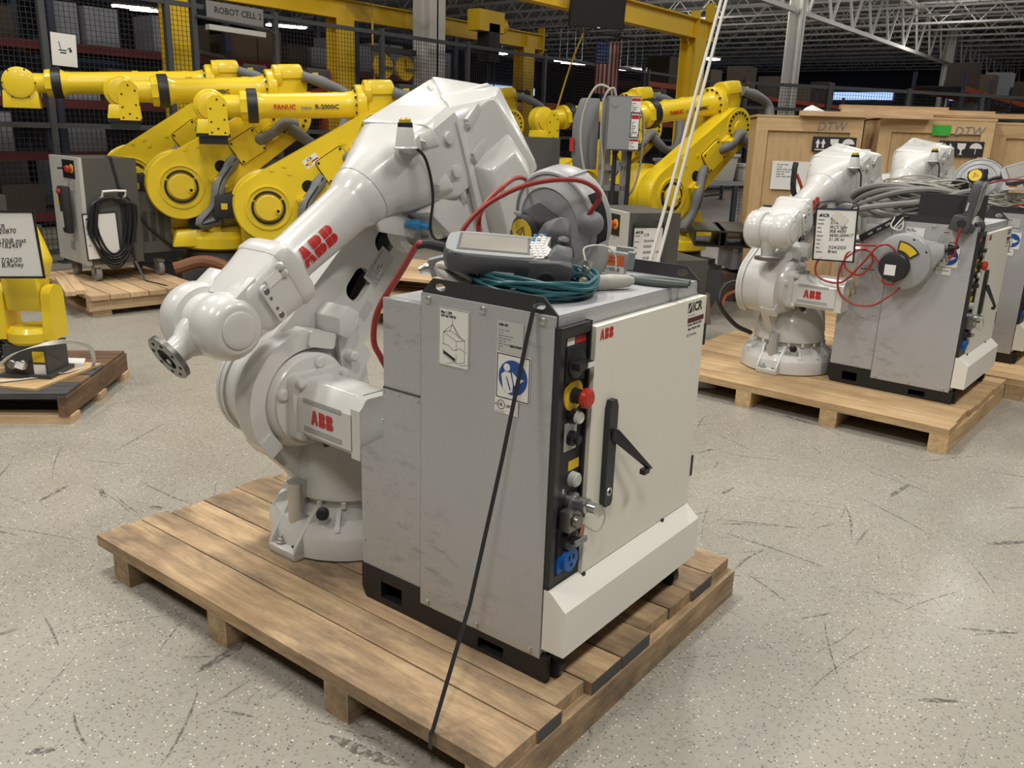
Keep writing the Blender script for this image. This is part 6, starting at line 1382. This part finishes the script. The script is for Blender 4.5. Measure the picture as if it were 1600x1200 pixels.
MB().box((0, 0, 0), (.245, .30, .003)).out('paper', 'paper', ps)
b = MB(Matrix.Translation((0, 0, .002)))
b.box((-.015, -.005, 0), (.075, .011, .001)); b.box((-.01, -.028, 0), (.06, .012, .001)); b.prism([(-.052, .075), (-.045, .075), (-.028, .005), (-.036, .005)], 0, .001); b.prism([(.04, .02), (.07, .03), (.062, .018), (.078, .0), (.066, -.02), (.045, -.012), (.055, -.0), (.045, .012)], 0, .001); b.prism([(.03, .005), (.05, .012), (.047, .018), (.03, .012)], 0, .001); b.out('drawing', 'ink', ps)

# ------------------------------------------------------------------ racks with cartons behind the fence
rnd = random.Random(99)
ORD = 'first second third fourth fifth sixth seventh eighth ninth tenth eleventh twelfth thirteenth fourteenth fifteenth sixteenth seventeenth eighteenth nineteenth twentieth'.split()+['twenty-'+q for q in 'first second third fourth fifth sixth seventh eighth ninth'.split()]+['thirtieth']
shelf_n = {}
cart_mesh = {}
def rack(label, x0, y, bays, levels, depth=1.0, bayw=2.6, dirx=True, fill=.85, beam='rack_red', dens=1.0):
    r = thing('storage_rack', label, 'rack', (x0, y, 0))
    H = levels[-1]+(1.1 if beam == 'rack_red' else .35)
    um = MB().bx(-.045, .045, -.035, .035, 0, H).mesh('upright')
    for i in range(bays+1):
        for yy in (0, depth):
            o = link('upright', um, 'rack_blue', r); o.location = (i*bayw, yy, 0)
    bm_ = MB().bx(.05, bayw-.05, -.02, .02, -.055, .055).mesh('shelf_beam'); sm_ = MB().bx(.05, bayw-.05, .03, depth-.03, .04, .06).mesh('shelf_deck')
    for i in range(bays):
        for z in levels:
            for yy in (0, depth):
                o = link('shelf_beam', bm_, beam, r); o.location = (i*bayw, yy, z)
            o = link('shelf_deck', sm_, 'wall_dark', r); o.location = (i*bayw, 0, z)
    return r
def carton(x, y, z, w, d, h, mat, label, rz=0, group='cartons on the racks'):
    k = (round(w, 2), round(d, 2), round(h, 2), mat)
    if k not in cart_mesh:
        b = MB(); b.bx(-w/2, w/2, 0, d, 0, h, .004); b.bx(-w/2, w/2, d*.46, d*.54, h, h+.002); b.bx(-.03, .03, -.0015, .0, h*.55, h); cart_mesh[k] = b.mesh('rack_carton')
    o = link('rack_carton', cart_mesh[k], mat); o.location = (x, y, z); o.rotation_euler = (0, 0, rz); tag(o, label, 'carton', group); return o
LV = [.15, .93, 1.60, 2.30]
rack('red beamed storage rack with cartons behind the fence at left', -1.0, 10.9, 5, LV)
SZ = [(.36, .5, .42), (.46, .5, .48), (.30, .45, .50), (.52, .6, .36), (.40, .5, .30)]
for i in range(5):
    for z in LV:
        x = -1.0+i*2.6+.1
        while x < -1.0+(i+1)*2.6-.4:
            w, d, h = SZ[rnd.randrange(5)]
            if x+w > -1.0+(i+1)*2.6-.05: break
            if rnd.random() < .84:
                px_ = x+w/2
                m = 'carton_grey' if (4.1 < px_ < 6.2 or 9.0 < px_ < 12) and rnd.random() < .9 else rnd.choice(('carton', 'carton_dark', 'carton_dark', 'carton_grey'))
                carton(px_, 10.9+rnd.uniform(.0, .12), z+.06, w, d, h, m, {'carton': 'brown', 'carton_dark': 'dark brown', 'carton_grey': 'blue-grey'}[m]+' carton, '+ORD[shelf_n.setdefault(z, -1)+1]+' from the left on the '+{.15: 'bottom', .93: 'second', 1.6: 'middle', 2.3: 'top'}[z]+' shelf of the red rack'); shelf_n[z] += 1
            x += w+rnd.uniform(.02, .12)
# ------------------------------------------------------------------ yellow gantry of the workstation crane
def ibeam_x(b, x0, x1, y, z, h=.26, w=.14, t=.014):
    b.bx(x0, x1, y-w/2, y+w/2, z, z+t); b.bx(x0, x1, y-w/2, y+w/2, z+h-t, z+h); b.bx(x0, x1, y-t/2, y+t/2, z, z+h)
g = thing('crane_gantry', 'yellow steel crane gantry spanning above the fence', 'crane', (0, 0, 0))
b = MB(); ibeam_x(b, -2, 12.2, 8.9, 2.874); b.out('runway_beam', 'yellow_crane', g)
b = MB(); ibeam_x(b, 2.0, 10.6, 4.8, 2.745); b.out('runway_beam', 'yellow_crane', g)
for x, y in ((4.73, 8.9), (7.28, 8.9), (11.6, 8.9), (10.05, 4.8)):
    hh = 2.745 if y < 6 else 2.874; b = MB(); b.bx(x-.16, x+.16, y-.12, y-.105, 0, hh); b.bx(x-.16, x+.16, y+.105, y+.12, 0, hh); b.bx(x-.012, x+.012, y-.105, y+.105, 0, hh); b.bx(x-.2, x+.2, y-.2, y+.2, 0, .02); b.out('gantry_post', 'yellow_crane', g)
for x, y in ((10.5, 4.8), (12.1, 8.9)): MB().bx(x-.008, x+.008, y-.07, y+.07, 2.76, 3.25).out('end_stop', 'yellow_crane', g)
for x in (10.05, 11.6): MB().bx(x-.006, x+.006, -.07+(4.8 if x < 10.2 else 8.9), .07+(4.8 if x < 10.2 else 8.9), 2.76, 3.1).out('stiffener', 'yellow_crane', g)
b = MB(); b.bx(7.3, 7.44, 4.3, 9.6, 3.14, 3.32); b.bx(7.22, 7.52, 4.6, 5.0, 3.0, 3.2); b.out('bridge_beam', 'yellow_crane', g)
ho = thing('chain_hoist', 'yellow chain hoist with black chain bag under the gantry', 'hoist', (9.6, 8.1, 2.42))
MB().bx(-.36, .25, -.12, .12, .48, .78, .02).out('hoist_body', 'yellow_crane', ho); MB().lathe((.25, 0, .60), (1, 0, 0), [(.12, 0), (.12, .10), (.08, .16)], 20).out('hoist_motor', 'yellow_crane', ho)
MB().bx(-.12, .14, -.12, .12, .05, .60, .04).out('chain_bag', 'black_matte', ho)
for x in (.0, .05, .16): MB().cyl((x, 0, .1), (x, 0, -.45), .012, n=6).out('chain', 'black', ho)
for i, x in enumerate((7.72, 8.16)):
    h = placed('hook_block', ['yellow slotted disc hook block, left one of two by the yellow post', 'yellow slotted disc hook block, right one of two by the yellow post'][i], 'hook block', MX((x, 8.5, 2.27), (1, 0, 0), (0, 0, 1)))
    b = MB(); b.prism([(.17*math.cos(t*2*PI/28), .17*math.sin(t*2*PI/28)) for t in range(28)], -.03, .03, holes=[rrect(.0, .075, .05, .13, .02)]); b.out('disc', 'yellow_crane', h); MB().box((.07, -.01, .05), (.20, .035, .03), .006).out('hook_arm', 'steel_dark', h)
b = MB().bx(7.5, 8.38, 8.47, 8.53, 2.46, 2.54).out('hook_rail', 'grey_dark'); tag(b, 'dark rail carrying the two hook blocks', 'rail')
tag(MB().tube([(7.62, 8.6, 3.1), (7.62, 8.6, 2.6), (7.65, 8.6, 2.3), (7.63, 8.6, 1.6)], .014, 7).out('yellow_hose', 'yellow_crane'), 'yellow hose hanging down beside the yellow post', 'hose')
# screen on the front beam
tv = placed('screen', 'black flat screen hanging on the yellow front beam', 'screen', MX((7.10, 4.50, 2.79), (.85, -.52, 0), (0, -.10, 1)))
MB().box((0, 0, 0), (.66, .46, .05), .008).out('frame', 'black', tv); MB().box((0, .0, .0255), (.63, .43, .002)).out('panel', 'plastic_black', tv); MB().bx(-.08, .08, -.10, .10, -.15, -.02).out('bracket', 'black', tv); sticker(tv, 'logo_spot', Matrix.Translation((.02, -.222, .0262)), .03, .012, 'label_white')
# flag
fl = placed('flag', 'stars and stripes flag hanging limp in the hall', 'flag', MX((9.05, 5.55, 2.30), (.88, -.47, 0), (0, 0, 1)))
fw, fh = .36, .66
def flag_z(u): return .03*math.sin(u*16)
def wav(x0, x1, y0, y1, nm, mt, off=0):
    b = MB(); n = 12
    for i in range(n):
        a, c = x0+(x1-x0)*i/n, x0+(x1-x0)*(i+1)/n
        for s_ in (0, 1):
            q = [(a, y0, flag_z(a)+off-s_*.003), (c, y0, flag_z(c)+off-s_*.003), (c, y1, flag_z(c)+off-s_*.003), (a, y1, flag_z(a)+off-s_*.003)]
            b.quad(q if not s_ else q[::-1])
    return b.out(nm, mt, fl)
for i in range(13): wav(-fw/2+fw*i/13, -fw/2+fw*(i+1)/13, -fh/2, fh/2, 'stripe', 'flag_red' if i % 2 == 0 else 'flag_white')
wav(-fw/2-.001, -fw/2+fw*7/13, fh*.08, fh/2+.001, 'canton', 'flag_blue', .004)
st_ = MB()
for i in range(5):
    for j in range(6):
        u = -fw/2+fw*7/13*(i+.5)/5; st_.box((u, fh*.08+fh*.42*(j+.5)/6, flag_z(u)+.006), (.014, .014, .001))
st_.out('stars', 'flag_white', fl)
tag(MB().tube([(8.55, 5.75, 2.72), (8.75, 5.5, 2.70), (9.3, 5.3, 2.68)], .012, 6).out('flag_pole', 'black'), 'thin dark rod carrying the flag', 'rod')
tag(MB().tube([(7.9, 5.2, 2.62), (7.85, 5.35, 2.2), (7.78, 5.5, 1.6)], .010, 6).out('lifting_rope', 'yellow_crane'), 'yellow rope hanging slantwise from the crane', 'rope')

# ------------------------------------------------------------------ old orange robots and yellow ones behind the fence
def orange_robot(label, loc, rz, s=1.0, mat='orange_robot'):
    r = thing('old_robot', label, 'robot', loc, rz, 'old robots behind the fence')
    b = MB(); b.lathe((0, 0, 0), (0, 0, 1), [(.35, 0), (.35, .1), (.28, .14), (.26, .45), (.2, .5)], 24); b.out('base', mat, r)
    b = MB(); b.hull([(-.25, -.25, .45), (.25, -.25, .45), (-.25, .25, .45), (.25, .25, .45), (-.12, -.22, .95), (.2, -.22, .95), (-.12, .22, .95), (.2, .22, .95)], .04); b.out('shoulder', mat, r)
    b = MB(); b.hull([(-.02, -.16, .75), (.2, -.16, .75), (-.02, .16, .75), (.2, .16, .75), (.10, -.13, 1.75), (.30, -.13, 1.75), (.10, .13, 1.75), (.30, .13, 1.75)], .04); b.out('lower_arm', mat, r)
    b = MB(); b.hull([(-.25, -.17, 1.60), (.35, -.17, 1.58), (-.25, .17, 1.60), (.35, .17, 1.58), (-.20, -.15, 1.92), (.25, -.15, 1.98), (-.20, .15, 1.92), (.25, .15, 1.98), (.9, -.08, 1.62), (.9, .08, 1.62), (.9, -.08, 1.78), (.9, .08, 1.78)], .04); b.out('forearm', mat, r)
    MB().lathe((.9, 0, 1.70), (1, 0, -.1), [(.08, 0), (.08, .2), (.10, .22), (.10, .28)], 18).out('wrist', mat, r)
    return r
orange_robot('dull orange robot elbow above the nearest yellow robot', (7.75, 9.55, 0), R(165)); orange_robot('dull orange robot right of the yellow post behind the fence', (11.0, 8.7, 0), R(200)); orange_robot('dull orange robot left of the pale switch cables behind the fence', (12.9, 9.0, 0), R(150))

# ------------------------------------------------------------------ hall: columns, roof deck, trusses, far walls, lamps
def column(name, x, y, w=.30, h=6.2):
    b = MB(); b.bx(x-w/2, x+w/2, y-w/2, y-w/2+.03, 0, h); b.bx(x-w/2, x+w/2, y+w/2-.03, y+w/2, 0, h); b.bx(x-.015, x+.015, y-w/2, y+w/2, 0, h); b.bx(x-w/2-.08, x+w/2+.08, y-w/2-.08, y+w/2+.08, 0, .03)
    return structure(b.out(name, 'column_white'))
column('trim_1', 8.60, 8.42, .34); column('trim_2', 23.2, 8.4, .36); column('trim_3', 41.5, 8.4, .42)
ce = structure(MB().bx(-14, 64, -16, 42, 6.6, 6.75).out('ceiling', 'deck'))
def seg_box(b, p, q, w):
    p, q = Vector(p), Vector(q); d_ = q-p; M = frame((p+q)/2, d_, (0, 1, 0)); b.box((0, 0, 0), (w, w, d_.length), M=M)
# main trusses along x: chords and webs, each piece its own
def truss(x0, x1, y, zb, zt, pitch, w=.12, ww=.07):
    t = link('roof_truss', MB().bx(x0, x1, y-w/2, y+w/2, zb, zb+w).mesh('roof_truss'), 'truss_white', ce)
    MB().bx(x0, x1, y-w/2, y+w/2, zt, zt+w).out('top_chord', 'truss_white', t)
    n = int((x1-x0)/pitch); L_ = math.hypot(pitch/2, zt-zb); me = MB().box((0, 0, 0), (ww, ww, L_)).mesh('web_bar'); a = math.atan2(pitch/2, zt-zb)
    for i in range(n*2):
        o = link('web_bar', me, 'truss_white', t); o.location = (x0+pitch*(i/2+.25), y, (zb+zt)/2+w/2); o.rotation_euler = (0, a if i % 2 == 0 else -a, 0)
    return t
truss(14, 60, 8.4, 4.75, 6.35, 2.0)
truss(10, 60, -2.5, 4.75, 6.35, 2.0)
# joists along y
def joist(x, y0, y1, zb, zt, pitch, w=.07):
    t = link('roof_joist', MB().bx(x-w/2, x+w/2, y0, y1, zb, zb+w).mesh('roof_joist'), 'truss_white', ce)
    MB().bx(x-w/2, x+w/2, y0, y1, zt, zt+w).out('top_chord', 'truss_white', t)
    b = MB(); n = int((y1-y0)/pitch)
    for i in range(n*2):
        p, q = (x, y0+pitch*i/2, zb if i % 2 == 0 else zt), (x, y0+pitch*(i+1)/2, zt if i % 2 == 0 else zb); seg_box(b, p, q, .035)
    o = b.out('web_bars', 'truss_white', t); o['kind'] = 'stuff'
for k in range(20): joist(15.5+k*2.2, -8, 34, 5.75, 6.45, 1.3)
structure(MB().bx(62, 62.3, -16, 42, 0, 6.6).out('wall_far', 'wall_dark')); structure(MB().bx(-14, 62, 41.5, 41.8, 0, 6.6).out('wall_left', 'wall_dark')); structure(MB().bx(-14, 62, -15.8, -15.5, 0, 6.6).out('wall_right', 'cab_light')); structure(MB().bx(-13.8, -13.5, -15.5, 41.5, 0, 6.6).out('wall_rear', 'cab_light'))
wn = 0
for x0, x1, y, z in ((18, 22, 41.4, 4.1), (26, 29, 41.4, 4.1), (33, 37, 41.4, 4.1), (40, 46, 41.4, 4.1), (50, 56, 41.4, 4.1)):
    wn += 1; w_ = structure(MB().bx(x0, x1, y-.02, y, z, z+.55).out('window_%d' % wn, 'window_glow'))
    MB().bx(x0-.06, x1+.06, y-.05, y-.02, z-.06, z).out('window_frame', 'wall_dark', w_)
for y0, y1, z in ((10, 13, 4.2), (16, 20, 4.2), (24, 30, 4.2)):
    wn += 1; w_ = structure(MB().bx(61.9, 61.95, y0, y1, z, z+.5).out('window_%d' % wn, 'window_glow')); MB().bx(61.85, 61.9, y0-.06, y1+.06, z-.06, z).out('window_frame', 'wall_dark', w_)
# high bay lamps
lm_h = MB().bx(-.62, .62, -.20, .20, .06, .13, .01).mesh('housing'); lm_t = MB().bx(-.58, .58, -.03, .03, .0, .05, .01).mesh('tube_lamp')
def bay_lamp(x, y, z, label, rz=0, grp='high bay lamps far down the hall'):
    t = thing('ceiling_lamp', label, 'ceiling lamp', (x, y, z), rz, grp); link('housing', lm_h, 'truss_white', t)
    for s_ in (-.14, -.05, .05, .14):
        o = link('tube_lamp', lm_t, 'lamp', t); o.location = (0, s_, 0)
    for s_ in (-.4, .4): MB().cyl((s_, 0, .13), (s_, 0, 6.6-z), .008, n=5).out('hanger', 'steel', t)
    return t
for i, (px, py, z) in enumerate(((772, 84, 5.0), (886, 97, 5.0), (897, 100, 4.9), (980, 110, 5.0), (991, 110, 5.1), (1105, 93, 5.0), (1041, 117, 5.0), (455, 43, 5.0), (440, 42, 5.1), (205, 13, 5.0), (232, 18, 5.0))):
    v = _f+_r*((px-800)/1345.2)+_u*((600-py)/1345.2); k = (z-CAM.z)/v.z; k = min(k, 40/v.length); p_ = CAM+v*k
    bay_lamp(p_.x, p_.y, p_.z, ['bright lamp far down the hall, above the old robots right of the gantry', 'bright lamp left of the flag, larger of a pair', 'bright lamp left of the flag, smaller of a pair', 'bright lamp right of the flag, left of a pair', 'bright lamp right of the flag, right of a pair', 'bright lamp beside the upper ropes', 'small bright lamp just left of the front gantry post', 'bright lamp under the gantry beam right of the cell sign', 'bright lamp half hidden by the gantry beam right of the cell sign', 'bright lamp right of the white paper sign', 'bright lamp between paper sign and yellow post'][i], R(-20))
# strip lamps under the near trusses
for i, (x, y) in enumerate(((20.5, 12.0), (22.5, 9.6), (26.5, 5.5), (19.5, 5.0))):
    o = thing('strip_lamp', ['strip lamp between joists left of the white column', 'strip lamp crossing behind the white column', 'strip lamp right of the white column near the truss', 'strip lamp nearest above the plywood crates'][i], 'ceiling lamp', (x, y, 5.55), R(88))
    MB().bx(-1.2, 1.2, -.08, .08, .05, .12, .01).out('housing', 'truss_white', o); MB().bx(-1.18, 1.18, -.03, .03, 0, .05, .01).out('tube_lamp', 'lamp', o); MB().cyl((0, 0, .12), (0, 0, 1.05), .01, n=6).out('hanger', 'steel', o)
    d_ = bpy.data.lights.new('strip_lamp_light', 'POINT'); d_.energy = 110; d_.color = (1, .95, .88); d_.shadow_soft_size = .4
    lo = bpy.data.objects.new('strip_lamp_light', d_); COL.objects.link(lo); lo.location = (x, y, 5.35)
for x, y in ((17, -4), (27, -1), (34, 7), (30, 15), (13, 1)):  # fill lights added to brighten the far hall and roof, no fixtures here
    area_light(x, y, 5.3, 1.2, .4, 60)
    d_ = bpy.data.lights.new('hall_fill_light', 'POINT'); d_.energy = 70; d_.color = (1, .95, .88); d_.shadow_soft_size = .4
    lo = bpy.data.objects.new('hall_fill_light', d_); COL.objects.link(lo); lo.location = (x, y, 5.25)
# racks and cages far right
rack('orange beamed rack far behind the crates', 19.5, 3.2, 4, [.3, 1.7, 2.6], beam='orange', bayw=2.9)
for i in range(10):
    carton(19.9+i*1.1, 3.25, 2.66 if i % 2 else 1.76, .6, .6, .45+.1*(i % 3), ['carton', 'carton_dark', 'carton_grey'][i % 3], ORD[i]+' carton from the left on the orange rack far behind the crates', group='cartons on the orange rack')
rack('orange beamed rack far behind the ropes', 17.0, 9.5, 5, [.3, 1.7, 2.6], beam='orange', bayw=2.9)
for i in range(12):
    carton(17.5+i*1.15, 9.55, 2.66 if i % 2 else 1.76, .7, .6, .5+.12*(i % 3), ['carton', 'carton_dark', 'carton_dark'][i % 3], ORD[i]+' carton from the left on the orange rack behind the ropes', group='cartons on the far orange rack')
cg = thing('wire_fence', 'grey mesh cage far behind the plywood crates', 'fence', (11.5, 4.6, 0), R(-35))
for x in (0, 1.5, 3.0, 4.5, 6.0): MB().bx(x-.035, x+.035, -.03, .03, 0, 2.3).out('post', 'fence_grey', cg)
for z in (.15, 1.9, 2.25): MB().bx(0, 6, -.02, .02, z-.025, z+.025).out('rail', 'fence_grey', cg)
o = fence_panel(0, 6, .15, 2.25, 0).out('wire_mesh', 'wire', cg); o['kind'] = 'stuff'
